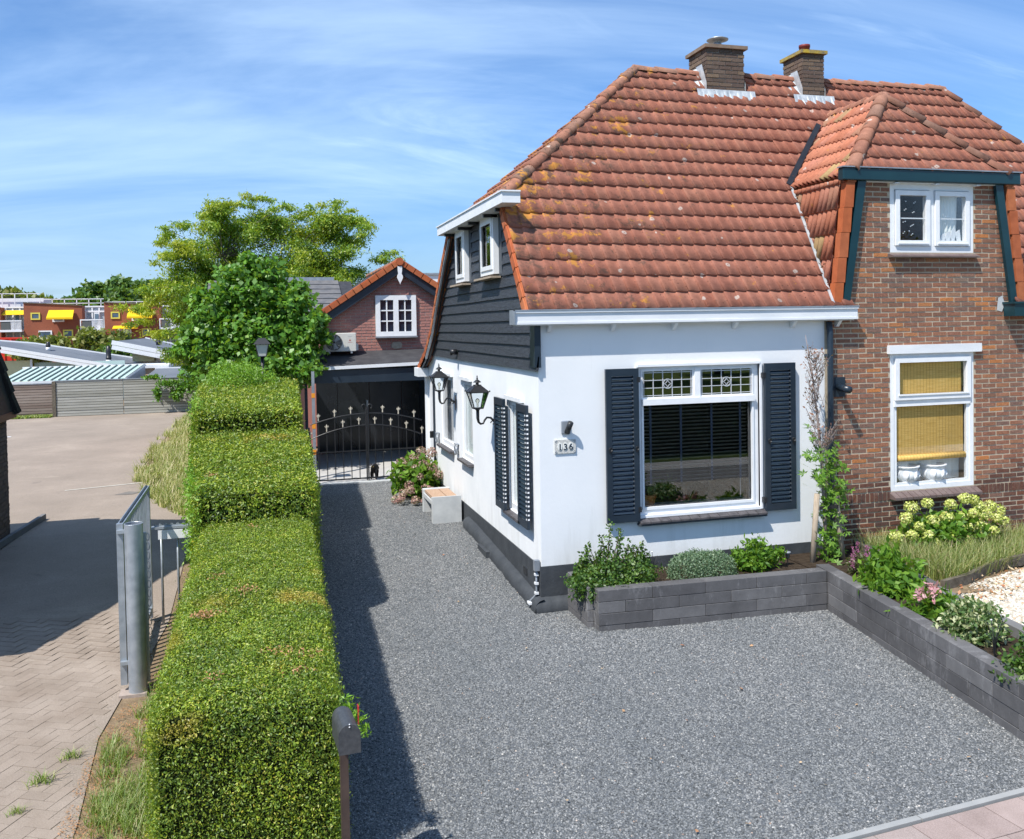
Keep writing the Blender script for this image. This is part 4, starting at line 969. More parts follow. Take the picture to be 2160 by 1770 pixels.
caps(roofW, HL+up1+Vector((-.02, 0, 0)), RL+up1, 11, .086)
caps(roofW, RL+up1, (3.28, 2.5, RZ+.04), 3); caps(roofW, (3.95, 2.5, RZ+.04), (XS, 2.5, RZ+.04), 2)
caps(roofB, (XS+.03, 2.5, RZ+.04), (4.93, 2.5, RZ+.04), 1); caps(roofB, (5.28, 2.5, RZ+.04), RR+up1, 8)
caps(roofB, Vector((10.35, y0f, GZ))+up1, RR+up1, 14)
caps(roofC, Vector((KXl-.0, FY+.0, KZ))+up1, AP+up1, 6, .09); caps(roofC, Vector((2*XC-KXl, FY, KZ))+up1, AP+up1, 6, .085); caps(roofC, AP+up1, RBK+up1, 4)
# lead valley strips
def strip(name, parent, pts, w, m):
    q = MB(); P = [Vector(p) for p in pts]
    for a, b in zip(P, P[1:]): q.beam(a, b, w, .01, (0, -SL, 1))
    return part(name, q, M[m], parent)
vp = [(KXb-.065+.14*(z-3.34)*.9, 2.5-(RZ-z)/SL-.03, z+.055) for z in (3.34, 3.8, 4.3, 4.92)]
strip('valley_flashing', roofC, vp, .035, 'lead')
strip('valley_gutter', roofC, [(3.885, 1.09, 5.01), (4.86, 1.83, 6.01)], .075, 'black')
rg = random.Random(4)
q = []
for k in range(5):
    z = rg.choice([4.75, 4.65, 4.45, 4.35, 3.9, 3.8]); q.append(rng.normal(size=(60, 3))*.025+np.array([KXb-.03+.14*(z-3.34), 2.5-(RZ-z)/SL-.03, z+.06]))
foliage('valley_litter', leaves(np.concatenate(q), .035, None, 1, .4), M['deadleaf'], roofC)

# ---- chimneys
def chimney(parent, x0, x1, y0, y1, zt, capm, label):
    c = part('chimney', MB().box(x0+.012, x1-.012, y0+.012, y1-.012, 5.9, zt), M['mortar_dark'], parent, label=label)
    w = x1-x0; d = y1-y0; n = 11; cs = .0605
    bricks(c, (x0, y0+.012, zt-n*cs), (1, 0, 0), (0, 0, 1), n, cs, .20, .011, lambda v: [(0, w)], M['brick_chimney'], 300, .012)
    bricks(c, (x0+.012, y1, zt-n*cs), (0, -1, 0), (0, 0, 1), n, cs, .20, .011, lambda v: [(0, d)], M['brick_chimney'], 300, .012)
    part('coping', MB().box(x0-.035, x1+.035, y0-.035, y1+.035, zt, zt+.05), capm, c)
    return c
capA = mat('brown_coping', (.26, .19, .14), (.17, .13, .10), 9, .9, .15)
capB = mat('lichen_coping', (.50, .36, .04), (.20, .17, .12), 9, .9, .15, bump=(40, .5, .01))
cA = chimney(roofW, 3.29, 3.90, 2.22, 2.78, 7.12, capA, 'wide soot stained chimney with metal cowl')
cB = chimney(roofB, 4.86, 5.23, 2.22, 2.74, 7.14, capB, 'narrow chimney with yellow lichen and red pot')
part('cowl', MB().lathe((3.62, 2.5, 7.17), [(.06, 0), (.058, .11), (.05, .12), (.05, .135), (.09, .14), (.155, .155), (.16, .165), (.10, .19), (.02, .205), (.0001, .206)], 20), M['steel'], cA, True)
part('pot', MB().lathe((5.08, 2.5, 7.19), [(.085, 0), (.078, .12), (.085, .125), (.085, .16), (.06, .165), (.05, .05)], 16), mat('red_pot', (.20, .03, .03), (.14, .025, .025), 9, .5), cB, True)
def flash(parent, x0, x1, y0):
    b = 2.5-y0; zb = fz(y0); q = MB()
    # apron dressed in waves over the tiles below the chimney
    n = 22; vs = []
    for i in range(n+1):
        x = x0-.16+(x1-x0+.32)*i/n; w_ = .012*math.sin(i*1.9); e = .16+.05*math.sin(i*2.4+1)
        for s_, h in ((0, .10), (.5, .05+w_), (1, .045+w_)):
            y = y0-.005-e*.62*s_; vs.append((x, y, fz(y)+h+(.03 if s_ == 0 else 0)))
    q.add(vs, [(i*3+k, i*3+k+1, (i+1)*3+k+1, (i+1)*3+k) for i in range(n) for k in range(2)])
    q.box(x0-.004, x1+.004, y0-.008, y0+.0, zb+.0, zb+.10)
    for sx, xx in ((-1, x0), (1, x1)):
        q.add([(xx+sx*.008, y0-.01, zb+.02), (xx+sx*.008, y0-.01, zb+.22), (xx+sx*.008, 2.35, RZ+.14), (xx+sx*.008, 2.52, RZ+.14), (xx+sx*.008, 2.52, RZ-.05)], [(0, 1, 2, 3, 4)])
        vs = []
        for i in range(6):
            y = y0-.10+i*.08; e = .15+.03*math.sin(i*3)
            vs += [(xx+sx*.01, y, fz(y)+.09), (xx+sx*e*.5, y, fz(y)+.06), (xx+sx*e, y-.02, fz(y-.02)+.045)]
        q.add(vs, [(i*3+k, i*3+k+1, (i+1)*3+k+1, (i+1)*3+k) for i in range(5) for k in range(2)])
    part('lead_apron', q, M['lead'], parent)
flash(cA, 3.29, 3.90, 2.22); flash(cB, 4.86, 5.23, 2.22)

# ---- gutters and fascia of the white house
gW = MB().box(-.30, 4.03, -.142, -.02, 3.195, 3.325).box(-.31, 4.035, -.158, -.02, 3.325, 3.352)
gW.box(-.30, 4.03, -.149, -.142, 3.20, 3.225)
part('gutter', gW, M['white2'], WH)
part('gutter_lip', MB().box(-.315, 4.045, -.165, -.140, 3.350, 3.362).box(-.315, -.300, -.165, .02, 3.20, 3.36), M['zinc'], WH)
part('soffit', MB().box(-.28, 4.0, -.115, .0, 3.185, 3.1945), M['white2'], WH)
for x in (.10, .86, 1.62, 2.40, 3.18, 3.80): part('gutter_bracket', MB().prism([(-.11, 3.184), (-.005, 3.184), (-.005, 3.11), (-.04, 3.11)], 'x', x, x+.04), M['white'], WH)
# half-hip gutter on the side, rising level above the attic windows
part('side_gutter', MB().box(-.27, -.05, .42, 4.30, 4.60, 4.725).box(-.285, -.05, .40, 4.32, 4.725, 4.742), M['white2'], WH)
for y in (.9, 1.5, 2.35, 3.0, 3.95): part('gutter_bracket', MB().box(-.22, -.04, y, y+.05, 4.56, 4.60), M['black'], WH)
# curved rear barge: grey trim with dark soffit under the verge
for off, w, m, nm in ((-.125, .035, 'steel', 'barge_trim'), (-.07, .05, 'black', 'barge_board')):
    q = MB()
    for (ya, za), (yb, zb) in zip(rear[:-1]+[rear[-2]], rear[1:]+[rear[-1]]):
        if (ya, za) == (yb, zb): continue
        dz = -.12 if m == 'steel' else -.10
        q.beam((off, ya, za+dz), (off, yb, zb+dz), .03, .09 if m == 'black' else .055, (0, 0, 1))
    part(nm, q, M[m], WH)
part('gutter_end', MB().box(-.20, .0, 6.75, 7.15, 2.28, 2.44), M['white2'], WH)
part('barge_board', MB().beam((-.045, -.02, 3.28), (-.045, .90, 4.60), .03, .10), M['black'], WH)

# ---- charred weatherboards on the gable
def ylo(z): return .0 if z < 3.28 else .0+(z-3.28)/SL+.03
def yhi(z):
    pts = [(6.72, 2.60), (6.3, 2.70), (5.7, 3.08), (5.3, 3.50), (4.6, 4.16), (4.15, 4.60), (4.1, 4.7)]
    if z <= 2.62: return 6.72
    for (ya, za), (yb, zb) in zip(pts, pts[1:]):
        if za <= z <= zb: return ya+(yb-ya)*(z-za)/(zb-za)
    return 4.1
AW = [(1.50, 2.20, 3.85, 4.60), (3.18, 3.78, 3.84, 4.60)]
pit = .1415; nb = 14
for k in range(nb):
    z0 = 2.68+k*pit; z1 = min(z0+pit+.02, 4.63)
    segs_ = [(0, 99)]
    for a, b, lo, hi in AW:
        if z0+pit*.5 > lo and z0 < hi:
            segs_ = [(s, e) for (s0, e0) in segs_ for s, e in ((s0, min(e0, a-.16)), (max(s0, b+.05), e0)) if e > s]
    for s, e in segs_:
        a0, a1 = max(ylo(z0), s)-(.0 if s else .0), max(ylo(z1), s); b0, b1 = min(yhi(z0), e), min(yhi(z1), e)
        if k == 0: a0 = a1 = -.05
        if b0-a0 < .05: continue
        w = [random.uniform(-.004, .004) for _ in range(6)]; ny = 5
        vs = []
        for i in range(ny+1):
            t = i/ny; wv = .004*math.sin(k*3+i*1.7)
            yA = a0+(b0-a0)*t; yB = a1+(b1-a1)*t
            vs += [(-.040, yA, z0+wv), (-.014, yB, z1), (.0, yB, z1), (-.012, yA, z0+wv)]
        fs = [(i*4+q, i*4+(q+1) % 4, (i+1)*4+(q+1) % 4, (i+1)*4+q) for i in range(ny) for q in range(4)]+[(0, 1, 2, 3), (ny*4+3, ny*4+2, ny*4+1, ny*4)]
        part('board', MB().add(vs, fs), M['board'], WH)
part('corner_board', MB().box(-.052, .02, -.05, .13, 2.72, 3.19), M['navy'], WH)
for a, b, lo, hi in AW:
    w = part('attic_window', MB().box(-.03, .02, a-.14, b+.04, lo-.03, hi+.08), M['navy'], WH)
    part('post', MB().box(-.085, -.03, b+.002, b+.14, lo-.03, hi+.06), M['board'], w); 
    f = MB().box(-.10, -.03, a, a+.06, lo, hi).box(-.10, -.03, b-.06, b, lo, hi).box(-.10, -.03, a+.06, b-.06, hi-.07, hi).box(-.10, -.03, a+.06, b-.06, lo, lo+.09)
    f.box(-.115, -.10, a+.05, a+.10, lo+.06, hi-.05).box(-.115, -.10, b-.10, b-.05, lo+.06, hi-.05).box(-.115, -.10, a+.1, b-.1, hi-.1, hi-.05).box(-.115, -.10, a+.1, b-.1, lo+.06, lo+.115)
    part('frame', f, M['white'], w); part('pane', MB().box(-.075, -.07, a+.055, b-.055, lo+.08, hi-.06), M['glass'], w)
    part('sill', MB().box(-.16, -.03, a-.08, b+.16, lo-.055, lo-.03), M['wood'], w)

# ---- front window
fw = part('front_window', MB().box(1.18, 1.245, .03, .11, .96, 2.70).box(2.695, 2.76, .03, .11, .96, 2.70).box(1.245, 2.695, .03, .11, 2.655, 2.70).box(1.245, 2.695, .03, .11, .96, 1.03), M['white'], WH)
part('outer_frame', MB().box(1.165, 1.18, -.025, .03, .95, 2.715).box(2.76, 2.785, -.025, .03, .95, 2.715).box(1.18, 2.76, -.03, .03, 2.69, 2.72).box(1.18, 2.76, -.02, .03, .945, .975), M['white'], fw)
part('transom', MB().box(1.245, 2.695, -.015, .11, 2.245, 2.315), M['white'], fw); part('mullion', MB().box(1.915, 1.985, 0, .11, 2.315, 2.655), M['white'], fw)
sash = MB()
for a, b in ((1.245, 1.915), (1.985, 2.695)): sash.box(a, b, .02, .05, 2.315, 2.335).box(a, b, .02, .05, 2.635, 2.655).box(a, a+.02, .02, .05, 2.335, 2.635).box(b-.02, b, .02, .05, 2.335, 2.635)
sash.box(1.245, 2.695, .015, .05, 1.03, 1.06).box(1.245, 1.27, .015, .05, 1.06, 2.245).box(2.67, 2.695, .015, .05, 1.06, 2.245)
part('sash', sash, M['white'], fw)
part('pane', MB().box(1.27, 2.67, .06, .066, 1.06, 2.25), M['glass'], fw)
amber = glassmat('stained_glass', (.60, .56, .26), 5.0)
came = mat('lead_came', (.50, .52, .55), (.58, .6, .62), 20, .5, .4, metal=.2)
for a, b in ((1.265, 1.895), (2.005, 2.675)):
    part('stained_pane', MB().box(a, b, .034, .038, 2.335, 2.635), amber, fw)
    c = MB(); n = 5; wdt = (b-a)
    for k in range(0, 6): c.box(a+.015+k*(wdt-.03)/5-.004, a+.015+k*(wdt-.03)/5+.004, .026, .034, 2.335, 2.635)
    for k in range(0, 4): z = 2.352+k*.0885; c.box(a, b, .0262, .0338, z-.004, z+.004)
    cx, cz, rr = a+wdt/2, 2.485, .055
    for ring in range(24):
        t0, t1 = ring*math.pi/12, (ring+1)*math.pi/12
        c.beam((cx+rr*math.cos(t0), .024, cz+rr*math.sin(t0)), (cx+rr*math.cos(t1), .024, cz+rr*math.sin(t1)), .007, .007, (0, 1, 0))
    for q in range(4):          # four-pointed star of inward arcs
        for s_ in range(5):
            t0, t1 = math.pi/2*q+math.pi+s_*math.pi/10, math.pi/2*q+math.pi+(s_+1)*math.pi/10
            ox, oz = cx+rr*math.cos(math.pi/2*q+math.pi/4)*1.414, cz+rr*math.sin(math.pi/2*q+math.pi/4)*1.414
            c.beam((ox+rr*math.cos(t0), .024, oz+rr*math.sin(t0)), (ox+rr*math.cos(t1), .024, oz+rr*math.sin(t1)), .006, .006, (0, 1, 0))
    part('leading', c, came, fw)
slat = MB().box(-.695, .695, -.022, .022, -.0015, .0015).mesh('blind_slat', mat('dark_blind', (.30, .31, .27), (.36, .37, .33), 9, .4))
for k in range(21):
    z = 1.33+k*.043; put('blind_slat', slat, fw, Matrix.Translation((1.97, .15, z)) @ Matrix.Rotation(R(-28), 4, 'X'))
for x in (1.40, 1.79, 2.19, 2.57): part('blind_tape', MB().box(x-.014, x+.014, .122, .125, 1.31, 2.24), mat('blue_tape', (.11, .135, .20), (.14, .165, .23), 9, .8), fw)
part('blind_cord', MB().box(2.565, 2.571, .12, .126, 1.08, 1.31), M['white'], fw)
part('inner_sill', MB().box(1.2, 2.74, .11, .42, .98, 1.02), M['concrete'], fw)
for k in range(13):                                                     # sloping black sill tiles
    x = 1.17+k*.1255
    part('sill_tile', MB().add([(x+.003, -.10, .895), (x+.122, -.10, .895), (x+.122, -.10, .915), (x+.003, -.10, .915), (x+.003, .03, .955), (x+.122, .03, .955), (x+.003, .03, .9), (x+.122, .03, .9)], [(0, 1, 2, 3), (3, 2, 5, 4), (0, 3, 4, 6), (1, 7, 5, 2), (0, 6, 7, 1)]), mat('sill_clay', (.05, .048, .052), (.11, .10, .105), 12, .5, .4) if k == 0 else bpy.data.materials['sill_clay'], fw)
part('sill_bed', MB().box(1.165, 2.80, -.09, .029, .87, .8945), M['plinth'], fw)
# house plant on the inner sill
pl = thing('potted_plant', 'leafy house plant in an orange pot behind the front window glass', 'plant', (1.43, .24, 1.02))
part('pot', MB().lathe((0, 0, 0), [(.05, 0), (.075, .11), (.082, .112), (.082, .14), (.065, .141)], 14), mat('terracotta', (.55, .18, .05), (.48, .15, .05), 8, .7), pl, True, local=True)
q1, n1 = blob((1.55, .25, 1.24), (.23, .10, .12), 300, .3, .2, 2); foliage('leaves', leaves(q1, .09, n1, .7, .35), M['holly'], pl)

# ---- shutters
def shutter(parent, xl, w, z0, h, name='shutter'):
    """louvred shutter standing off the wall, in local x (width), z (height), front towards -y"""
    s = part(name, MB().box(xl, xl+.068, -.072, -.035, z0, z0+h).box(xl+w-.068, xl+w, -.072, -.035, z0, z0+h).box(xl+.068, xl+w-.068, -.072, -.035, z0, z0+.085).box(xl+.068, xl+w-.068, -.072, -.035, z0+h-.085, z0+h), M['navy'], parent)
    n = 31; p = (h-.17)/n
    sm_ = MB().box(-(w/2-.068), (w/2-.068), -.021, .021, -.004, .004).mesh('slat', M['navy'])
    for k in range(n): put('slat', sm_, s, Matrix.Translation((xl+w/2, -.055, z0+.085+p*(k+.5))) @ Matrix.Rotation(R(52), 4, 'X'))
    return s
s1 = shutter(WH, .775, .40, .925, 1.755); s2 = shutter(WH, 2.80, .41, .925, 1.765)
for s, xs in ((s1, (.815, 1.14)), (s2, (2.845, 3.17))):
    for x in xs:
        k = MB().tube([(x+.02*math.cos(t), -.092, 1.77+.02*math.sin(t)) for t in [i*math.pi/6 for i in range(13)]], .005, 6).box(x-.008, x+.008, -.092, -.072, 1.73, 1.79)
        part('catch', k, M['black'], s)
for x, z in ((1.172, 2.55), (1.172, 1.06), (2.79, 2.55), (2.79, 1.06)): part('hinge', MB().box(x-.02, x+.02, -.075, 0, z-.03, z+.03), M['black'], WH)
# side window shutters: swung half open on long hinges, solid white chips stand in for light through the stiles
def side_shutter(y0, y1, z0, z1, xo):
    s = part('side_shutter', MB().box(xo-.035, xo, y0, y0+.05, z0, z1).box(xo-.035, xo, y1-.05, y1, z0, z1).box(xo-.035, xo, y0+.05, y1-.05, z0, z0+.09).box(xo-.035, xo, y0+.05, y1-.05, z1-.09, z1), M['navy'], WH)
    n = 24; p = (z1-z0-.18)/n; ln = y1-y0-.10
    sm_ = MB().box(-.004, .004, -ln/2, ln/2, -.021, .021).mesh('slat', M['navy'])
    for k in range(n): put('slat', sm_, s, Matrix.Translation((xo-.018, (y0+y1)/2, z0+.09+p*(k+.5))) @ Matrix.Rotation(R(30), 4, 'Y'))
    pg = MB().box(-.004, .0, -.011, .011, -.009, .009).mesh('painted_slot', M['white'])
    for k in range(n): put('painted_slot', pg, s, Matrix.Translation((xo-.036, y0+.024, z0+.09+p*(k+.5))))
    for k in range(n): put('painted_slot', pg, s, Matrix.Translation((xo-.018, y0-.002, z0+.09+p*(k+.5))) @ Matrix.Rotation(R(90), 4, 'Z'))
side_shutter(.22, .62, .86, 2.28, -.055); side_shutter(1.22, 1.66, .88, 2.28, -.055)
clear_g = glassmat('clear_glass', (.985, .99, .99), .25)
def side_window(a, b, lo, hi, dark=False, name='side_window'):
    w = part(name, MB().box(.02, .09, a, a+.06, lo, hi).box(.02, .09, b-.06, b, lo, hi).box(.02, .09, a+.06, b-.06, hi-.07, hi).box(.02, .09, a+.06, b-.06, lo, lo+.08), M['white'], WH)
    part('pane', MB().box(.05, .056, a+.06, b-.06, lo+.08, hi-.07), clear_g, w)
    part('head', MB().box(-.05, .03, a-.02, b+.02, hi, hi+.05), M['white'], w)
    for k in range(int((b-a+.1)/.11)): part('sill_tile', MB().box(-.09, .02, a-.05+k*.11, a-.05+k*.11+.104, lo-.045, lo-.012), bpy.data.materials['sill_clay'], w)
    if dark: part('curtain', MB().box(.07, .08, a+.06, (a+b)/2, lo+.08, hi-.07), M['white'], w)
    else: part('curtain', MB().box(.07, .08, a+.06, b-.06, lo+.08, hi-.07), mat('pale_curtain', (.66, .74, .74), (.76, .82, .80), 6, .9), w)
    return w
side_window(.60, 1.30, .90, 2.28); side_window(3.28, 3.98, 1.18, 2.38); side_window(4.62, 5.62, 1.20, 2.38, True)
dr = part('side_door', MB().box(.03, .08, 6.25, 6.95, .28, 2.30), M['white'], WH); part('door_edge', MB().box(-.03, .03, 6.18, 6.25, .28, 2.32), M['navy'], dr); part('handle', MB().box(-.07, .03, 6.35, 6.39, 1.2, 1.32), M['black'], dr)
for y in (4.28, 5.85):                                                  # round hose-wheel ornaments hung beside the windows
    o = thing('wall_ornament', 'small grey wheel ornament hanging beside the ' + ('right unshuttered side window' if y < 5 else 'window nearest the gate'), 'ornament', (-.03, y, 1.25), 0, 'wheel ornaments on the side wall')
    part('wheel', MB().tube([(-.02, .07*math.cos(t), .07*math.sin(t)) for t in [i*math.pi/8 for i in range(17)]], .012, 6).box(-.03, -.01, -.012, .012, -.07, .07).box(-.03, -.01, -.07, .07, -.012, .012), M['zinc'], o, local=True)
    part('bracket', MB().box(-.03, .03, -.05, .07, .085, .10), M['zinc'], o, local=True)

# ---- fittings on the walls
sp = thing('wall_spout', 'short dark metal wall light above the house number', 'wall light', (.31, 0, 2.04))
bevel(part('plate', MB().box(-.055, .055, -.02, 0, -.075, .075), M['zinc'], sp, local=True), .01)
part('tube', MB().tube([(.01, -.02, -.06), (.03, -.10, .06)], .032, 12), M['black'], sp, True, local=True)
hn = thing('house_number', 'cream house number tiles reading 136 in a grey ornamental border', 'house number', (.30, -.001, 1.825))
part('border', MB().box(-.125, .125, -.014, 0, -.078, .078), mat('old_tile', (.42, .42, .40), (.66, .65, .61), 60, .4, .4), hn, local=True)
for sx in (-1, 1):
    for sz in (-1, 1): part('corner_scroll', MB().tube([(sx*(.108-.012*math.cos(t)*1), -.016, sz*(.060+.010*math.sin(t))) for t in [i*math.pi/5 for i in range(9)]], .0025, 5), M['zinc'], hn, local=True)
for k, ch in enumerate('136'):
    x = -.064+k*.064
    t = part('digit_tile', MB().prism([(x+.028*math.cos(a)*(1 if True else 1), .046*math.sin(a)) for a in [i*math.pi/8 for i in range(16)]], 'y', -.019, -.013), mat('white_glaze', (.78, .78, .74), (.72, .73, .70), 30, .2, .5) if k == 0 else bpy.data.materials['white_glaze'], hn, local=True)
    cu = bpy.data.curves.new('digit', 'FONT'); cu.body = ch; cu.size = .098; cu.align_x = 'CENTER'; cu.align_y = 'BOTTOM_BASELINE'; cu.extrude = .001; cu.offset = .0016
    to = bpy.data.objects.new('tmp', cu); COL.objects.link(to); bpy.context.view_layer.update()
    me = bpy.data.meshes.new_from_object(to); bpy.data.objects.remove(to); me.materials.clear(); me.materials.append(M['navy'])
    if ch == '1': 
        b_ = bmesh.new(); b_.from_mesh(me); bmesh.ops.create_cube(b_, size=1, matrix=Matrix.Translation((.004, .003, 0)) @ Matrix.Diagonal((.028, .006, .002, 1))); b_.to_mesh(me); b_.free()
    me.transform(Matrix.Translation((x, -.0205, -.036)) @ Matrix.Rotation(math.pi/2, 4, 'X')); put('digit', me, t)
wp = thing('conduit', 'thin grey conduit with clips at the foot of the white house corner', 'pipe', (-.045, .04, 0))
part('pipe', MB().tube([(-.0, .01, .52), (0, .01, .18), (-.03, .03, .13), (-.07, .05, .09), (-.075, .06, -.02)], .012, 8), M['zinc'], wp, True, local=True)
part('box', MB().box(-.03, .03, -.03, .03, .44, .56), M['zinc'], wp, local=True)
for z in (.38, .28, .17, .06): part('clip', MB().box(-.02 if z > .15 else -.095, .02 if z > .15 else -.05, -.01, .04 if z > .15 else .08, z, z+.025), M['white'], wp, local=True)
sn = thing('camera_spot', 'small round black spotlight fixed to the dark boards', 'spotlight', (-.04, 4.1, 2.80))
part('housing', MB().tube([(0, 0, 0), (-.10, 0, -.01)], [.045, .05], 12), M['black'], sn, True, local=True)
dp = thing('downpipe', 'dark drainpipe between the white wall and the brick wall', 'pipe', (3.70, -.06, .3))
part('pipe', MB().tube([(0, .02, 2.87), (0, 0, 2.72), (0, 0, .1), (0, -.0, 0)], .037, 12), M['navy'], dp, True, local=True)
for z in (.5, 1.5, 2.45): part('clip', MB().box(-.046, .046, -.02, .06, z, z+.03), M['navy'], dp, local=True)

# ---- two street-style lanterns
def make_lantern(label, M0):
    r = thing('wall_lantern', label, 'wall lamp', (0, 0, 0), 0, 'black wall lanterns on the side wall'); r.matrix_basis = M0; WM[r.name] = M0
    P = [(0, 0, 0), (-.05, 0, .03), (-.09, 0, .07), (-.14, 0, .075), (-.17, 0, .04), (-.19, 0, .0), (-.225, 0, -.005), (-.25, 0, .02), (-.26, 0, .07), (-.26, 0, .19)]
    part('arm', MB().tube(P, [.018, .016, .014, .013, .013, .013, .014, .016, .02, .022], 8), M['black'], r, True, local=True)
    part('scroll', MB().tube([(-.06-.03*math.cos(t)*(1-t/9), 0, .0+.03*math.sin(t)*(1-t/9)) for t in [i*.5 for i in range(11)]], .008, 6), M['black'], r, True, local=True)
    part('wall_plate', MB().prism([(0, -.12), (.03, -.06), (.03, .06), (0, .12), (-.03, .06), (-.03, -.06)], 'x', -.012, 0), M['black'], r, local=True)
    cx = -.26; z0, z1 = .20, .41; a0, a1 = .058, .118
    def sq(a, z): return [(cx-a, -a, z), (cx+a, -a, z), (cx+a, a, z), (cx-a, a, z)]
    bt = MB().lathe((cx, 0, .17), [(.02, 0), (.03, .01), (.055, .028), (.066, .03)], 8)
    for k in range(4):
        p, q = Vector(sq(a0, z0)[k]), Vector(sq(a1, z1)[k]); bt.beam(p, q, .011, .011)
        p2, q2 = Vector(sq(a0, z0)[(k+1) % 4]), Vector(sq(a1, z1)[(k+1) % 4]); bt.beam(p, p2, .012, .012); bt.beam(q, q2, .014, .014)
    part('cage', bt, M['black'], r, local=True)
    for k in range(4):
        p, q = sq(a0*.97, z0), sq(a1*.97, z1); part('pane', MB().quad(p[k], p[(k+1) % 4], q[(k+1) % 4], q[k]), M['glass_clear'], r, local=True)
    rf = MB(); e = sq(.132, z1+.005); t_ = sq(.045, z1+.085); rf.add(e+t_, [(0, 1, 5, 4), (1, 2, 6, 5), (2, 3, 7, 6), (3, 0, 4, 7), (4, 5, 6, 7), (3, 2, 1, 0)])
    part('roof', rf, M['black'], r, local=True)
    fi = MB().lathe((cx, 0, z1+.085), [(.055, 0), (.055, .008), (.022, .012), (.02, .035), (.055, .04), (.048, .048), (.015, .075), (.008, .08), (.014, .092), (.006, .105), (.009, .115), (.001, .135)], 10)
    part('finial', fi, M['black'], r, True, local=True)
    for p in sq(.132, z1): part('corner_finial', MB().lathe(p, [(.004, 0), (.010, .012), (.004, .022), (.001, .032)], 6), M['black'], r, local=True)
    part('bulb', MB().lathe((cx, 0, .22), [(.012, 0), (.012, .04), (.028, .07), (.026, .09), (.008, .108)], 10), glassmat('bulb_glass', (.9, .88, .8), 1.3), r, True, local=True)
    return r
L1 = make_lantern('nearer black lantern on a scrolled arm beside the shuttered side window', Matrix.Translation((-.02, 1.76, 1.93)))
copy_tree(L1, Matrix.Translation((-.02, 4.33, 1.99)), 'farther black lantern on a scrolled arm between the two unshuttered side windows')

# ================================================================ brick house
NW1 = (4.60, 5.86, 1.03, 2.76); NW2 = (4.61, 5.86, 4.02, 4.88)
mb = MB(); wall_holes(mb, 'y', 0, WX+.001, 9.6, .0, 3.32, [NW1], .25); part('wall', mb, M['mortar'], BH)
mb = MB(); wall_holes(mb, 'y', 0.0, 4.2, 2*XC-4.2, 3.3201, 4.95, [NW2], .20)
mb.prism([(3.88, 3.3201), (4.199, 3.3201), (4.199, 4.95), (4.12, 4.95)], 'y', 0.0, .2); mb.prism([(2*XC-4.199, 3.3201), (2*XC-3.88, 3.3201), (2*XC-4.12, 4.95), (2*XC-4.199, 4.95)], 'y', 0.0, .2)
part('wall', mb, M['mortar'], BH)
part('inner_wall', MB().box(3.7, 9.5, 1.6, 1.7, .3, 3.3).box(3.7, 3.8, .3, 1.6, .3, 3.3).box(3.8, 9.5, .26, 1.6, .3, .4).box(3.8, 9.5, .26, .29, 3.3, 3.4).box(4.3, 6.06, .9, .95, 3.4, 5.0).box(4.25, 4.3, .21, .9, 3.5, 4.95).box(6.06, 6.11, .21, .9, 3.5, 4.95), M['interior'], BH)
CS, BL, ZB = .0622, .218, .10
def lx(z): return 3.70 if z < 3.34 else 3.905+.20*(z-3.35)/1.5
def rx(z): return 9.6 if z < 3.2 else 2*XC-(3.905+.20*(z-3.35)/1.5)
def iv(v):
    z = ZB+v; a, b = lx(z), rx(z)
    hs = []
    if .92 < z < 1.03: return [] 
    if NW1[2]-.02 < z < NW1[3]+.09: hs.append((NW1[0]-(.04 if z > NW1[3] else 0), NW1[1]+(.04 if z > NW1[3] else 0)))
    if NW2[2]-.07 < z < NW2[3]+.02: hs.append((NW2[0], NW2[1]))
    out = [(a, b)]
    for h0, h1 in hs: out = [(s, e) for (s0, e0) in out for s, e in ((s0, min(e0, h0)), (max(s0, h1), e0)) if e-s > .03]
    return out
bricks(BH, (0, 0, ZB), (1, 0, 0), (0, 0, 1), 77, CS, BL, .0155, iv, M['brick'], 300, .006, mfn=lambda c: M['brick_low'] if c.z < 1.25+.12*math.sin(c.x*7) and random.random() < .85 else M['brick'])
bricks(BH, (0, 0, .909), (1, 0, 0), (0, 0, 1), 1, .1244, .0622, .014, lambda v: [(lx(1), NW1[0]), (NW1[1], 9.6)], M['brick_low'], 0, .009, 'rowlock_brick', minlen=.03)
# blocks of pale patching by the right gutter
part('render_patch', MB().add([(6.22, -.012, 3.28), (6.30, -.012, 3.26), (6.34, -.02, 3.36), (6.30, -.02, 3.47), (6.24, -.012, 3.44)], [(0, 1, 2, 3, 4)]), M['concrete'], BH)
part('gutter', MB().box(6.32, 9.8, -.20, -.02, 3.20, 3.36).box(6.30, 9.8, -.22, -.01, 3.36, 3.385), M['darkgreen'], BH)
bevel(part('gable_gutter', MB().box(3.86, 6.50, -.115, -.005, 4.885, 5.035), M['darkgreen'], BH), .012); part('gutter_lip', MB().box(3.845, 6.515, -.13, -.01, 5.036, 5.050), M['zinc'], BH)
part('soffit', MB().box(4.12, 6.24, -.07, .0, 4.876, 4.884), M['white2'], BH)
for x in (4.62, 5.22, 5.84): part('gutter_bracket', MB().box(x, x+.06, -.09, .0, 4.862, 4.8755), M['white2'], BH)
for sgn in (1, -1):
    f = (lambda x: x) if sgn == 1 else (lambda x: 2*XC-x)
    q = MB(); pts = [(KXb+.085, 3.345), (KXb+.185, 3.345), (KXl+.215, 4.885), (KXl+.10, 4.885)]
    q.prism([(f(x), z) for x, z in pts], 'y', -.075, -.03); q.prism([(f(x), z) for x, z in [(KXb+.10, 3.345), (KXb+.12, 3.345), (KXl+.13, 4.885), (KXl+.11, 4.885)]], 'y', -.03, .0)
    part('barge_board', q, M['darkgreen'], BH)
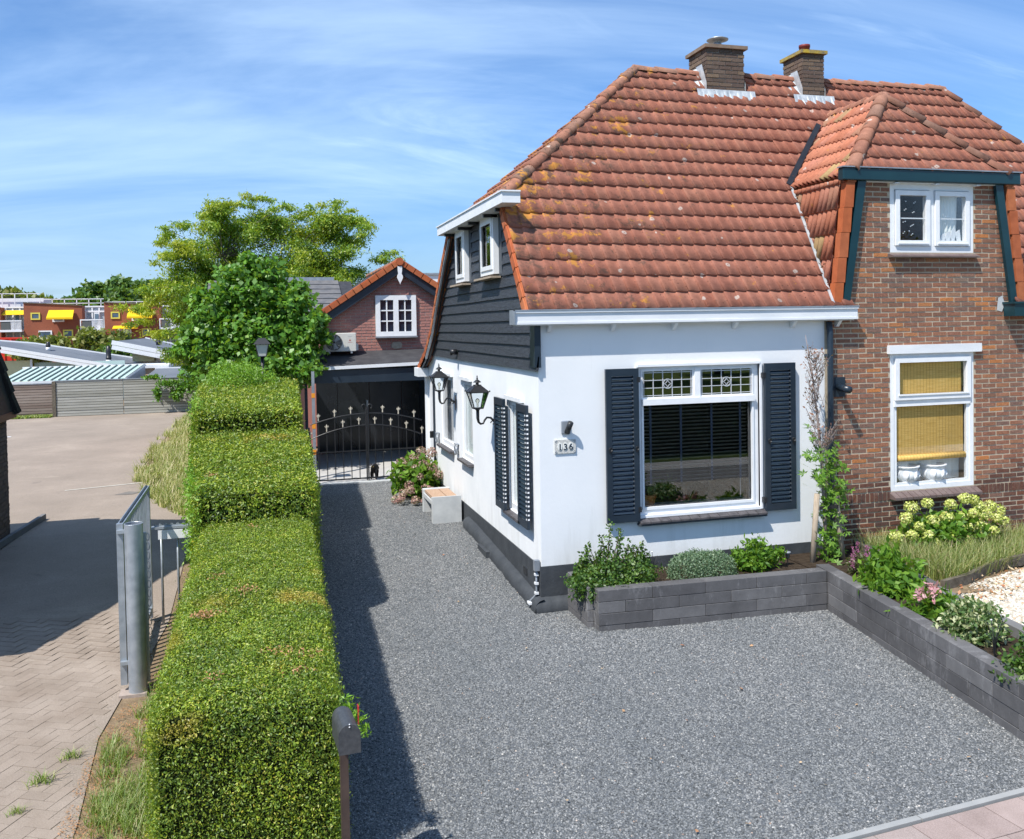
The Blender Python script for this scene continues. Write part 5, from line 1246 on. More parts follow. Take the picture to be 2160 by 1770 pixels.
# upper window: pair of casements
w = part('upper_window', MB().box(4.61, 4.67, .0, .09, 4.02, 4.88).box(5.80, 5.86, .0, .09, 4.02, 4.88).box(4.67, 5.80, .0, .09, 4.80, 4.88).box(4.67, 5.80, .0, .09, 4.02, 4.10).box(5.20, 5.26, .0, .09, 4.10, 4.80), M['white'], BH)
for a, b in ((4.68, 5.19), (5.27, 5.79)):
    part('casement', MB().box(a, a+.06, -.025, .04, 4.105, 4.79).box(b-.06, b, -.025, .04, 4.105, 4.79).box(a+.06, b-.06, -.025, .04, 4.73, 4.79).box(a+.06, b-.06, -.025, .04, 4.105, 4.17).box(a+.03, b-.03, -.035, -.025, 4.125, 4.14), M['white'], w)
    part('pane', MB().box(a+.06, b-.06, .0, .006, 4.17, 4.73), clear_g, w)
    part('glazing_bar', MB().box(a+.06, b-.06, .008, .016, 4.44, 4.455), M['white'], w)
curtain = mat('voile_curtain', (.78, .83, .80), (.86, .88, .86), 4, .9, .1)
def folds(mb, x0, x1, y, z0, z1, n, amp, lean=0):
    vs = []
    for i in range(n+1):
        t = i/n; x = x0+(x1-x0)*t; d = amp*math.sin(i*1.55)
        vs += [(x+lean, y+d, z0), (x, y+d, z1)]
    return mb.add(vs, [(2*i, 2*i+2, 2*i+3, 2*i+1) for i in range(n)])
part('curtain', folds(folds(MB(), 4.71, 4.80, .10, 4.12, 4.78, 6, .012, .03), 5.36, 5.72, .11, 4.12, 4.78, 26, .016, -.03), curtain, w, True)
for x, h in ((5.44, .10), (5.52, .13), (5.60, .17), (5.67, .15)): part('white_wing', MB().prism([(x-.05, 4.17), (x+.05, 4.17), (x+.03, 4.17+h), (x-.02, 4.17+h*.8)], 'y', .05, .065), M['white'], w)
dots = MB()
for x, z in ((4.86, 4.66), (4.98, 4.64), (5.0, 4.655), (4.84, 4.55), (4.86, 4.565), (4.96, 4.52), (4.98, 4.53), (4.82, 4.40), (4.85, 4.41), (4.93, 4.35), (4.95, 4.36), (4.97, 4.37), (4.82, 4.26), (4.84, 4.28), (4.91, 4.29), (4.94, 4.24), (4.96, 4.255), (5.42, 4.5), (5.46, 4.48), (5.45, 4.39), (5.36, 4.22)): dots.box(x-.007, x+.007, .018, .022, z-.005, z+.005)
part('paper_star', dots, M['white'], w)
part('sill', MB().add([(4.58, -.09, 3.955), (5.89, -.09, 3.955), (5.89, -.09, 3.975), (4.58, -.09, 3.975), (4.58, .02, 4.015), (5.89, .02, 4.015), (4.58, .02, 3.955), (5.89, .02, 3.955)], [(0, 1, 2, 3), (3, 2, 5, 4), (0, 3, 4, 6), (1, 7, 5, 2), (0, 6, 7, 1)]), mat('brown_sill', (.12, .085, .08), (.17, .13, .12), 9, .6), w)
# lower window with bamboo blinds
w = part('lower_window', MB().box(4.60, 4.655, .0, .09, 1.03, 2.76).box(5.805, 5.86, .0, .09, 1.03, 2.76).box(4.655, 5.805, .0, .09, 2.70, 2.76).box(4.655, 5.805, .0, .09, 1.03, 1.09), M['white'], BH)
part('hood', MB().box(4.555, 5.945, -.055, .0, 2.755, 2.862), M['white2'], w)
part('casement', MB().box(4.66, 4.72, -.03, .03, 2.17, 2.70).box(5.74, 5.80, -.03, .03, 2.17, 2.70).box(4.72, 5.74, -.03, .03, 2.64, 2.70).box(4.72, 5.74, -.03, .03, 2.17, 2.235).box(4.70, 5.76, -.042, -.03, 2.225, 2.245), M['white'], w)
part('transom', MB().box(4.655, 5.805, -.01, .09, 2.09, 2.165), M['white'], w)
part('frame', MB().box(4.655, 4.70, .01, .05, 1.09, 2.09).box(5.76, 5.805, .01, .05, 1.09, 2.09).box(4.70, 5.76, .01, .05, 1.09, 1.125), M['white'], w)
part('pane', MB().box(4.72, 5.74, .0, .006, 2.235, 2.64).box(4.70, 5.76, .02, .026, 1.125, 2.09), clear_g, w)
N = NT('bamboo'); wv = N.noise(1, 3, stretch=(6, 1, 150)); c = N.ramp(wv, [(.3, (.52, .31, .075)), (.5, (.66, .42, .12)), (.75, (.78, .54, .20))])
sx_ = N.n('ShaderNodeSeparateXYZ'); N.l(N.geo.outputs['Position'], sx_.inputs[0]); ln = N.math('LESS_THAN', N.math('FRACT', N.math('MULTIPLY', sx_.outputs[0], 21)), .10); c = N.mix(N.math('MULTIPLY', ln, .7), c, (.16, .09, .02))
M['bamboo'] = N.finish(c, .7, .2, 0)
part('bamboo_blind', MB().box(4.77, 5.725, .06, .064, 2.2, 2.66).box(4.74, 5.745, .055, .06, 1.44, 2.10), M['bamboo'], w)
part('blind_roll', MB().tube([(4.735, .045, 1.43), (5.75, .045, 1.43)], .042, 10), M['bamboo'], w, True)
part('net_curtain', folds(MB(), 4.68, 5.80, .20, 1.1, 2.7, 40, .014), curtain, w, True)
for x in (4.86, 5.27):
    o = thing('planter_urn', 'white leaf-moulded urn on the sill, ' + ('left of the pair' if x < 5 else 'right of the pair'), 'urn', (x+.06, .125, 1.10), 0, 'pair of white urns in the lower window')
    part('bowl', MB().lathe((0, 0, 0), [(.08, 0), (.12, .02), (.155, .08), (.16, .13), (.145, .17), (.15, .19), (.175, .215), (.17, .225), (.14, .22), (.12, .1)], 18), M['white'], o, True, local=True)
    for k in range(9):
        a = k*2*math.pi/9; part('moulded_leaf', MB().tube([(.12*math.cos(a), .12*math.sin(a), .03), (.165*math.cos(a), .165*math.sin(a), .10), (.158*math.cos(a+.12), .158*math.sin(a+.12), .16)], [.008, .018, .006], 6), M['white'], o, True, local=True)
for k in range(15):
    x = 4.575+k*.088
    part('sill_brick', MB().add([(x+.004, -.12, .935), (x+.083, -.12, .935), (x+.083, -.12, .965), (x+.004, -.12, .965), (x+.004, .02, 1.028), (x+.083, .02, 1.028), (x+.004, .02, .94), (x+.083, .02, .94)], [(0, 1, 2, 3), (3, 2, 5, 4), (0, 3, 4, 6), (1, 7, 5, 2), (0, 6, 7, 1)]), bpy.data.materials['brown_sill'], w)
wl = thing('cylinder_lamp', 'black cylinder wall lamp on a square plate on the brick wall', 'wall light', (3.84, 0, 2.37))
part('plate', MB().box(-.075, .085, -.035, 0, -.12, .12), M['navy'], wl, local=True); part('barrel', MB().tube([(-.01, -.03, 0), (-.01, -.25, -.02)], .042, 16), M['navy'], wl, True, local=True); part('ring', MB().tube([(-.01, -.17, -.013), (-.01, -.18, -.014)], .045, 16), M['black'], wl, local=True)

# ================================================================ block planters
PZ = .435
def planter_blocks(parent, P0, P1, top, courses, ch, L, th, m='block', off=0, base=-.06):
    P0, P1 = Vector(P0), Vector(P1); d = (P1-P0).normalized(); n = Vector((-d.y, d.x, 0)); tot = (P1-P0).length
    for r in range(courses):
        z1 = top-r*ch; z0 = max(z1-ch, base); s = -(L*.5 if (r+off) % 2 else 0)
        while s < tot:
            a, b = max(s, 0), min(s+L, tot)
            if b-a > .03:
                q = MB().frame(P0, d, n, (0, 0, 1), a+.002, b-.002, -th/2+random.uniform(-.0025, .0025), th/2, z0+.002, z1-.002)
                o = part('block', q, M['cap'] if (r == 0 and False) else M[m], parent); bevel(o, .003, 1)
            s += L
PL = thing('block_planter', 'dark grey concrete block planter in front of the white house and along the drive', 'planter', (.3, -.85, 0))
planter_blocks(PL, (.335, -.82, 0), (2.98, -.93, 0), PZ, 4, .123, .60, .15)
planter_blocks(PL, (.33, -.10, 0), (.33, -.74, 0), PZ, 4, .123, .60, .12, off=1)
planter_blocks(PL, (3.10, -.74, 0), (2.42, -5.05, 0), PZ, 4, .123, .62, .15, off=1)
planter_blocks(PL, (2.50, -5.03, 0), (3.12, -4.97, 0), PZ, 4, .123, .62, .12)
part('soil', MB().box(.40, 3.02, -.80, -.01, .1, .355), M['soil'], PL)
part('soil', MB().add([(3.02, -.85, .36), (3.02, -.01, .36), (4.05, -.01, .36), (3.60, -2.0, .36), (3.15, -4.9, .36), (2.5, -4.95, .36), (3.17, -.9, .36)], [(0, 6, 5, 4, 3, 2, 1)]), M['soil'], PL)
EW = thing('low_garden_wall', 'low grey kerb wall dividing the planting bed from the neighbouring garden', 'wall', (4.05, 0, .2))
planter_blocks(EW, (4.10, -.03, 0), (3.62, -1.9, 0), .475, 2, .16, .70, .11); planter_blocks(EW, (3.615, -1.92, 0), (3.19, -5.0, 0), .455, 2, .16, .9, .11, 'cap')
# neighbour's garden
sheet('garden_bed', [(4.1, -.01), (3.66, -1.9), (9, -1.95), (9, -.01)], .34, M['earth'], 'structure')
gb = bpy.data.objects['garden_bed']
for v in gb.data.vertices: v.co.z = .345-.03*(v.co.x-4)
wg = sheet('white_gravel', [(3.63, -1.85), (3.2, -5.0), (9, -5.0), (9, -.95), (6.6, -.95), (5.2, -1.35)], .33, mat('pale_bed', (.42, .37, .29), (.56, .50, .40), 30, .9, bump=(60, .8, .02)), 'stuff', 'cream pebble bed in the neighbouring garden', 'gravel')
stones_gn(wg, 1500, .010, .024, M['white_gravel'], 3)
ed = thing('bed_edging', 'dark rubber-like curved edging strip around the feather grass', 'edging', (4.6, -1.6, .3))
pts = [(3.85, -1.75), (4.3, -1.62), (4.7, -1.40), (5.2, -1.22), (5.8, -1.12), (6.4, -.95), (7.2, -.85)]
for (xa, ya), (xb, yb) in zip(pts, pts[1:]): part('edging_piece', MB().beam((xa, ya, .385), (xb, yb, .385), .05, .12), M['bark'], ed)

# ================================================================ side passage: bench, gate, garage
bn = thing('bench', 'concrete bench with two wooden seat boards against the white side wall', 'bench', (-.27, 4.4, .2))
B0 = (-.50, -.06)
for ya, yb in ((3.92, 4.02), (4.72, 4.82)):
    o = part('end_slab', MB().box(-.50, -.06, ya, yb, .18, .585), M['concrete'], bn); bevel(o, .008)
for xa, xb in ((-.47, -.26), (-.245, -.09)): part('seat_board', MB().box(xa, xb, 4.02, 4.72, .535, .575), M['teak'], bn)
part('rail', MB().box(-.50, -.475, 4.02, 4.72, .47, .53), M['concrete'], bn)
part('end_rim', MB().box(-.505, -.055, 3.895, 3.92, .18, .60), M['concrete'], bn)
fs = thing('threshold', 'pale concrete strip beneath the iron gate', 'kerb', (-1, 7.6, .27)); part('strip', MB().box(-2.35, .02, 7.48, 7.66, .2, .292), M['concrete'], fs)
gt = thing('iron_gate', 'arched black wrought iron double gate with cream spear tips', 'gate', (-1.0, 7.6, .3))
GY0 = 7.6; xc = -1.05
def zt(x): return 1.575-.17*((x-xc)/1.03)**2
def zl(x): return 1.355-.22*((x-xc)/1.03)**2
cream = mat('cream_paint', (.58, .54, .45), (.42, .38, .31), 30, .5, .3)
sp_ = MB().tube([(0, 0, -.02), (0, 0, .03), (0, 0, .075), (0, 0, .12)], [.012, .010, .014, .002], 6)
for s_ in (-1, 1): sp_.tube([(0, 0, .035), (s_*.018, 0, .06), (s_*.034, 0, .075), (s_*.026, 0, .092), (s_*.012, 0, .075)], .006, 5)
spm = sp_.mesh('spear_tip', cream)
for k in range(-7, 8):
    if k == 0: continue
    x = xc+k*.150+(.0 if k > 0 else -.0); tall = (abs(k) % 2 == 0) if k > 0 else (abs(k) % 2 == 0)
    zz = (zt(x)+.04) if tall else (zl(x)+.04)
    bb = part('bar', MB().box(x-.008, x+.008, GY0-.008, GY0+.008, .33, zz), M['black'], gt)
    put('spear_tip', spm, bb, Matrix.Translation((x, GY0, zz)))
for f in (zt, zl): part('arched_rail', MB().tube([(xc-1.05+2.1*i/24, GY0-.012, f(xc-1.05+2.1*i/24)) for i in range(25)], .010, 6), M['black'], gt)
part('rail', MB().box(xc-1.05, xc+1.07, GY0-.02, GY0-.008, .86, .885), M['black'], gt); part('rail', MB().box(xc-1.05, xc+1.07, GY0-.02, GY0-.008, .335, .36), M['black'], gt)
part('meeting_stile', MB().box(xc-.028, xc-.004, GY0-.03, GY0+.01, .31, 1.70).box(xc+.004, xc+.028, GY0-.03, GY0+.01, .31, 1.70), M['black'], gt)
for s_ in (-1, 1): part('scroll', MB().tube([(xc+s_*(.02+.045-.045*math.cos(t)*(1-t/10)), GY0-.01, 1.70+.055*math.sin(t)*(1-t/10)) for t in [i*.45 for i in range(11)]], .010, 6), M['black'], gt, True)
part('gate_post', MB().box(xc-1.10, xc-1.06, GY0-.02, GY0+.02, .28, 1.35), M['black'], gt)
ct = thing('black_cat', 'black cat standing behind the bars of the iron gate', 'cat', (-.92, 7.74, .30), R(-14))
def skinned(name, V_, E_, r_, m, parent, sub=2):
    me = bpy.data.meshes.new(name); me.from_pydata(V_, E_, []); o = put(name, me, parent); me.materials.append(m)
    sk = o.modifiers.new('skin', 'SKIN')
    for i, r in enumerate(r_):
        d = me.skin_vertices[0].data[i]; d.radius = (r, r) if not isinstance(r, tuple) else r
    me.skin_vertices[0].data[0].use_root = True; sk.use_smooth_shade = True
    ss = o.modifiers.new('sub', 'SUBSURF'); ss.levels = ss.render_levels = sub; return o
V_ = [(0, .18, .20), (0, .06, .205), (0, -.06, .20), (0, -.12, .235), (0, -.175, .25),
      (-.045, -.07, .11), (-.045, -.075, .01), (.045, -.07, .11), (.045, -.075, .01),
      (-.045, .17, .12), (-.045, .20, .07), (-.045, .185, .01), (.045, .17, .12), (.045, .20, .07), (.045, .185, .01),
      (.0, .27, .23), (.03, .33, .20), (.05, .38, .13), (-.045, -.10, .008), (.045, -.10, .008), (-.045, .16, .008), (.045, .16, .008)]
E_ = [(0, 1), (1, 2), (2, 3), (3, 4), (2, 5), (5, 6), (2, 7), (7, 8), (0, 9), (9, 10), (10, 11), (0, 12), (12, 13), (13, 14), (0, 15), (15, 16), (16, 17), (6, 18), (8, 19), (11, 20), (14, 21)]
r_ = [.058, .064, .060, .042, .046, .026, .015, .026, .015, .034, .018, .015, .034, .018, .015, .02, .016, .012, .014, .014, .014, .014]
fur = mat('black_fur', (.008, .007, .007), (.02, .017, .015), 60, .7, .2, bump=(150, .6, .004))
skinned('body', V_, E_, r_, fur, ct)
part('ear', MB().lathe((-.028, -.18, .285), [(.016, 0), (.010, .02), (.001, .038)], 6), fur, ct, local=True); part('ear', MB().lathe((.028, -.18, .285), [(.016, 0), (.010, .02), (.001, .038)], 6), fur, ct, local=True)
for s_ in (-1, 1): part('eye', MB().lathe((s_*.016, -.219, .258), [(.001, 0), (.006, .004), (.001, .008)], 8), mat('amber_eye', (.5, .35, .03), None) if s_ < 0 else bpy.data.materials['amber_eye'], ct, local=True)
part('muzzle', MB().lathe((0, -.215, .228), [(.002, 0), (.016, .008), (.014, .018), (.002, .024)], 8), fur, ct, True, local=True)

GR = thing('garage', 'red brick garage with gabled roof, white window and dark covered entrance', 'garage', (0, 10, .3))
GX0, GX1, GYY, gz = -1.80, 1.75, 10.0, 4.52; gx = -.03
HW = (-.55, .33, 3.00, 3.88)
gpts = [(GX0+.1, 2.55), (GX1-.1, 2.55), (GX1-.1, 3.40), (gx, 4.50), (GX0+.1, 3.40)]
part('wall', MB().prism(gpts, 'y', GYY, GYY+.2), M['mortar_dark'], GR)
def rake(z): return (z-3.32)/(gz-3.32)
def ivg(v):
    z = 2.62+v; k = max(0, rake(z)); a, b = (GX0+.1+(gx-GX0-.1)*k), (GX1-.1-(GX1-.1-gx)*k); b = min(b, .95)
    if a >= b: return []
    if HW[2]-.03 < z < HW[3]: return [s for s in ((a, min(HW[0], b)), (max(HW[1], a), b)) if s[1]-s[0] > .04]
    return [(a, b)]
bricks(GR, (0, GYY, 2.62), (1, 0, 0), (0, 0, 1), 30, .0635, .215, .013, ivg, M['brick_garage'], 300, .008)
part('garage_body', MB().box(GX0+.15, GX0+.25, 11.7, 15.8, .3, 3.3).box(GX1-.25, GX1-.15, 11.7, 15.8, .3, 3.3).box(GX0+.15, GX1-.15, 15.8, 16, .3, 3.3), M['brick_garage'], GR)
rs = (4.60-3.42)/(gx-GX0)
q = MB(); q.slab([(GX0-.06, 9.82, 3.40), (gx, 9.82, 4.60), (gx, 16, 4.60), (GX0-.06, 16, 3.40)], .08); q.slab([(GX1+.06, 9.82, 3.40), (gx, 9.82, 4.60), (gx, 16, 4.60), (GX1+.06, 16, 3.40)], .08)
gr = part('roof', q, mat('dark_slate', (.03, .03, .035), (.05, .05, .055), 8, .6), GR)
for s_, x0 in ((1, GX0-.06), (-1, GX1+.06)):
    for k in range(11):
        a = Vector((x0+(gx-x0)*k/11, 9.80, 3.42+1.2*k/11)); b = Vector((x0+(gx-x0)*(k+1.08)/11, 9.80, 3.42+1.2*(k+1.08)/11))
        d = (b-a).normalized(); up = Vector((0, -1, 0)).cross(d)*(1 if s_ > 0 else -1)
        if up.z < 0: up = -up
        part('verge_tile', MB().frame(a, d, (0, -1, 0), up, 0, (b-a).length, 0, .02, -.07, .03+.006*(k % 2)).frame(a, d, (0, 1, 0), up, 0, (b-a).length, 0, .22, .03, .05), M['vergetile'], gr)
    for k in range(5):
        a = Vector((x0+(gx-x0)*.0, 9.80+.0, 3.36)); 
part('ridge_tile', MB().tube([(gx, 9.76, 4.60), (gx, 10.1, 4.60)], .085, 10), M['vergetile'], gr); 
for k in range(1, 16): part('ridge_tile', MB().tube([(gx, 9.76+k*.36, 4.60), (gx, 10.14+k*.36, 4.605)], .075, 8), M['ridge'], gr)
for s_, x0 in ((1, GX0-.02), (-1, GX1+.02)): part('barge_board', MB().prism([(x0, 3.38), (gx, 4.55), (gx, 4.36), (x0+s_*.10, 3.22)], 'y', 9.83, 9.86), M['navy'], GR)
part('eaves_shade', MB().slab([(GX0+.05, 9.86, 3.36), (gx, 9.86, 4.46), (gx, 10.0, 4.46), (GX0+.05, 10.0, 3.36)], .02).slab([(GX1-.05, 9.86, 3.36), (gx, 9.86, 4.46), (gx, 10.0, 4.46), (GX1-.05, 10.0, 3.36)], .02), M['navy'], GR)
fin = [(0, 0), (.05, -.0), (.045, -.10), (.035, -.16), (.06, -.21), (.062, -.25), (.04, -.30), (.012, -.35), (0, -.39)]
part('finial', MB().prism([(gx+x, 4.50+z) for x, z in fin]+[(gx-x, 4.50+z) for x, z in fin[::-1][1:-1]], 'y', 9.78, 9.81), M['white'], GR)
w = part('window', MB().box(HW[0], HW[0]+.10, 9.93, 10.02, HW[2], HW[3]).box(HW[1]-.10, HW[1], 9.93, 10.02, HW[2], HW[3]).box(HW[0]+.10, HW[1]-.10, 9.93, 10.02, HW[3]-.10, HW[3]).box(HW[0]+.10, HW[1]-.10, 9.93, 10.02, HW[2], HW[2]+.10).box(-.165, -.055, 9.93, 10.02, HW[2]+.10, HW[3]-.10), M['white'], GR)
for a, b in ((-.45, -.165), (-.055, .23)):
    for i in range(2):
        for j in range(3):
            x0, x1 = a+(b-a)/2*i, a+(b-a)/2*(i+1); z0 = HW[2]+.10; hh = (HW[3]-HW[2]-.20)/3; part('pane', MB().box(x0, x1, 9.975, 9.98, z0+hh*j, z0+hh*(j+1)), mat('night_pane', (.012, .020, .038), None, rough=.12, spec=.5) if 'night_pane' not in bpy.data.materials else bpy.data.materials['night_pane'], w)
    part('glazing_bar', MB().box((a+b)/2-.013, (a+b)/2+.013, 9.95, 9.974, HW[2]+.10, HW[3]-.10), M['white'], w)
    for j in (1, 2): z = HW[2]+.10+hh*j; part('glazing_bar', MB().box(a, (a+b)/2-.013, 9.95, 9.974, z-.013, z+.013).box((a+b)/2+.013, b, 9.95, 9.974, z-.013, z+.013), M['white'], w)
part('sill', MB().box(HW[0]-.01, HW[1]+.01, 9.86, 10.0, HW[2]-.035, HW[2]-.002), M['zinc'], w); part('shade_back', MB().box(HW[0]+.1, HW[1]-.1, 9.99, 9.995, HW[2]+.1, HW[3]-.1), M['black'], w)
part('oval_plaque', MB().prism([(-.10+.115*math.copysign(abs(math.cos(t))**.7, math.cos(t)), 2.80+.075*math.copysign(abs(math.sin(t))**.7, math.sin(t))) for t in [i*math.pi/9 for i in range(18)]], 'y', 9.965, 9.985), mat('sandstone', (.42, .38, .30), (.32, .28, .22), 20, .9, bump=(60, .5, .01)), GR)
# canopy in front of the garage
cp = thing('canopy', 'flat dark canopy with pale fascia in front of the garage, gate ahead of it', 'canopy', (-1, 9, .3))
part('deck', MB().slab([(-2.6, 9.03, 2.42), (.75, 9.03, 2.47), (.75, 10.0, 2.72), (-2.6, 10.0, 2.67)], .05), mat('bitumen', (.035, .035, .04), (.06, .06, .065), 5, .7, .3), cp)
part('fascia', MB().prism([(-2.10, 2.34), (.75, 2.41), (.75, 2.475), (-2.10, 2.405)], 'y', 8.99, 9.03), M['white2'], cp)
part('beam', MB().box(-2.08, .75, 9.05, 9.15, 2.08, 2.34), M['navy'], cp)
part('side_wall', MB().box(-2.12, -2.06, 9.1, 12, .3, 2.35).box(.62, .68, 8.9, 12, .3, 2.4), M['navy'], cp)
pst = part('corner_post', MB().box(-2.02, -1.965, 8.30, 8.36, .28, 2.36), M['zinc'], cp)
for z in (.75, 1.25, 1.85): part('reflector', MB().box(-2.024, -1.961, 8.296, 8.3635, z, z+.09), mat('orange_reflector', (.75, .30, .03), None, rough=.4) if z < .8 else bpy.data.materials['orange_reflector'], pst)
gd = thing('garage_doors', 'glossy black panelled doors in the shade under the canopy', 'door', (-.7, 11.5, .3))
gl = mat('gloss_black', (.012, .014, .018), (.02, .024, .03), 1.5, .22, .6)
for a, b in ((-1.75, -1.28), (-1.27, -.55), (-.54, .20), (.21, .62)): part('door_leaf', MB().box(a, b, 11.5, 11.55, .34, 2.25), gl, gd)
part('door_head', MB().box(-2.06, .62, 11.48, 11.6, 2.25, 2.6), M['navy'], gd); part('door_handle', MB().box(-.62, -.58, 11.44, 11.5, 1.30, 1.52), M['steel'], gd)
for x, z in ((-.85, 2.0), (-.70, 2.0), (-.42, 2.0)): part('hanging_ornament', MB().lathe((x, 11.3, z-.06), [(.001, 0), (.03, .02), (.045, .05), (.03, .09), (.004, .12), (.003, .3)], 8), M['steel'], gd, True)
# outdoor air-conditioning unit
ac = thing('air_conditioner', 'white outdoor air conditioning unit on the garage wall', 'air conditioner', (-1.34, 9.75, 2.70))
white_ac = mat('off_white_enamel', (.62, .62, .58), (.56, .56, .53), 4, .4, .4)
bevel(part('casing', MB().box(-.34, .33, -.14, .14, 0, .39), white_ac, ac, local=True), .012)
part('grille_backing', MB().tube([(-.13, -.142, .195), (-.13, -.150, .195)], .172, 28), M['black'], ac, local=True)
for k in range(7): r = .03+k*.0225; part('grille_ring', MB().tube([(-.13+r*math.cos(t), -.156, .195+r*math.sin(t)) for t in [i*math.pi/12 for i in range(25)]], .0022, 4), white_ac, ac, local=True)
gb_ = MB()
for k in range(12): t = k*math.pi/6; gb_.tube([(-.13+.03*math.cos(t), -.156, .195+.03*math.sin(t)), (-.13+.172*math.cos(t+.5), -.156, .195+.172*math.sin(t+.5))], .002, 4)
part('grille_spokes', gb_, white_ac, ac, local=True)
for k in range(3):
    t = k*2.094+.4; part('fan_blade', MB().add([(-.13+.03*math.cos(t), -.152, .195+.03*math.sin(t)), (-.13+.15*math.cos(t+.1), -.1515, .195+.15*math.sin(t+.1)), (-.13+.15*math.cos(t+.75), -.1545, .195+.15*math.sin(t+.75)), (-.13+.03*math.cos(t+1), -.153, .195+.03*math.sin(t+1))], [(0, 1, 2, 3)]), M['zinc'], ac, local=True)
red = mat('red_enamel', (.45, .03, .03), None, rough=.4)
for a in (90, 210, 330):                                                # three-diamond emblem
    t = R(a); c = Vector((.20, -.1425, .235)); e = Vector((math.cos(t), 0, math.sin(t))); s_ = Vector((-math.sin(t), 0, math.cos(t)))
    L = .028; part('emblem_diamond', MB().add([tuple(c), tuple(c+e*L*.5+s_*L*.29), tuple(c+e*L), tuple(c+e*L*.5-s_*L*.29)], [(0, 1, 2, 3)]), red, ac, local=True)
for z, w_ in ((.185, .055), (.31, .04)):
    cu = bpy.data.curves.new('lettering', 'FONT'); cu.body = 'MITSUBISHI' if z < .2 else 'INVERTER'; cu.size = .019; cu.align_x = 'CENTER'; to = bpy.data.objects.new('tmp', cu); COL.objects.link(to); bpy.context.view_layer.update()
    me = bpy.data.meshes.new_from_object(to); bpy.data.objects.remove(to); me.materials.clear(); me.materials.append(M['zinc'] if z > .2 else red); me.transform(Matrix.Translation((.20, -.1425, z)) @ Matrix.Rotation(math.pi/2, 4, 'X')); put('lettering', me, ac)
part('bracket', MB().box(-.25, -.21, -.14, .25, -.04, 0).box(.21, .25, -.14, .25, -.04, 0), M['zinc'], ac, local=True); part('valve_cover', MB().box(.33, .38, -.06, .10, .02, .16), white_ac, ac, local=True)
# lead-grey shed roof behind the hazel, solar panels
sh = thing('panelled_roof_shed', 'low dark roof with solar panels behind the garage gable', 'shed', (-2.2, 14, .3))
part('shed_wall', MB().box(-4.0, -.9, 13, 17, .3, 3.45), M['brick_garage'], sh)
part('shed_roof', MB().slab([(-4.2, 12.6, 3.35), (-.55, 12.6, 3.35), (-.55, 15.2, 4.45), (-4.2, 15.2, 4.45)], .1).slab([(-4.2, 15.25, 4.44), (-.55, 15.25, 4.44), (-.55, 18, 3.35), (-4.2, 18, 3.35)], .1), bpy.data.materials['dark_slate'], sh)
for k in range(8): part('roof_slat', MB().frame((-4.2, 12.6, 3.36), (1, 0, 0), Vector((0, 2.6, 1.1)).normalized(), Vector((0, -1.1, 2.6)).normalized(), 0, 3.3, .05+k*.345, .35+k*.345, .0, .045), mat('grey_panel', (.10, .10, .105), (.16, .15, .145), 6, .5, .4) if k == 0 else bpy.data.materials['grey_panel'], sh)
part('edge_trim', MB().box(-4.0, -1.0, 15.12, 15.2, 4.46, 4.56), M['steel'], sh)

# ================================================================ garden plants
def shrub(name, label, cat, loc, blobs, leaf, size, n, m, spread=.75, aspect=.5, stems=5, lump=.28, hollow=.35, group=None):
    t = thing(name, label, cat, loc, 0, group); loc = Vector(loc); P, D = [], []
    tot = sum(b[1][0]*b[1][1] for b in blobs)
    for k, (c, r) in enumerate(blobs):
        p, d = blob(np.array(c)+np.array(loc), r, int(n*r[0]*r[1]/tot), lump, hollow, k*1.7+loc.x); P.append(p); D.append(d)
    P, D = np.concatenate(P), np.concatenate(D); k = P[:, 2] > loc.z-.06; P, D = P[k], D[k]
    st = MB(); rg = random.Random(int(loc.x*100)+5)
    for c, r in blobs:
        e = Vector(c)+loc; st.tube([loc, loc.lerp(e, .5)+Vector((rg.uniform(-.02, .02), rg.uniform(-.02, .02), 0)), e+Vector((0, 0, r[2]*.5))], [.010, .007, .003], 5)
    part('stem', st, M['bark'], t); foliage('foliage', leaves(P, size, D, spread, aspect, .35), m, t); return t
rg = random.Random(9)
bl = [((0, 0, .12), (.40, .26, .20)), ((-.28, -.10, .10), (.24, .2, .14)), ((.30, -.05, .12), (.24, .22, .18)), ((-.12, -.2, .02), (.30, .18, .13))]
for dx_, h in ((-.28, .42), (-.12, .50), (-.02, .62), (.10, .56), (.26, .36), (.36, .40), (.20, .40), (-.36, .30), (.42, .26)):
    for s_ in range(5): z = .12+(h-.12)*s_/4; bl.append(((dx_+.015*s_, .05, z), (.055-.006*s_, .055-.006*s_, .08)))
shrub('holly_shrub', 'dark glossy spiky shrub spilling over the left corner of the block planter', 'shrub', (.62, -.48, .34), bl, 'h', .040, 9500, M['holly'], .7, .6)
shrub('silver_shrub', 'dense rounded grey-green cushion shrub in the middle of the planter', 'shrub', (1.72, -.48, .34), [((0, 0, .04), (.42, .30, .27)), ((-.12, -.03, .10), (.26, .24, .22)), ((.16, 0, .08), (.24, .24, .20))], 's', .026, 14000, M['silver'], .75, .35, lump=.10, hollow=.75)
shrub('bright_shrub', 'bright green leafy shrub right of the cushion shrub', 'shrub', (2.40, -.45, .34), [((0, 0, .10), (.24, .2, .16)), ((.02, 0, .28), (.12, .12, .12)), ((-.18, 0, .18), (.10, .1, .1)), ((.22, 0, .14), (.12, .1, .12)), ((.34, .0, .18), (.06, .06, .08))], 'b', .062, 1500, M['bright'], .7, .45)
shrub('peony_shrub', 'broad leafy green shrub in the right planting bed beside the low grey wall', 'shrub', (3.32, -1.62, .36), [((0, 0, .14), (.30, .30, .22)), ((0, .1, .30), (.18, .18, .14)), ((-.2, -.1, .10), (.2, .2, .14)), ((.05, -.25, .06), (.22, .18, .12))], 'p', .095, 1500, M['bright'], .7, .42)
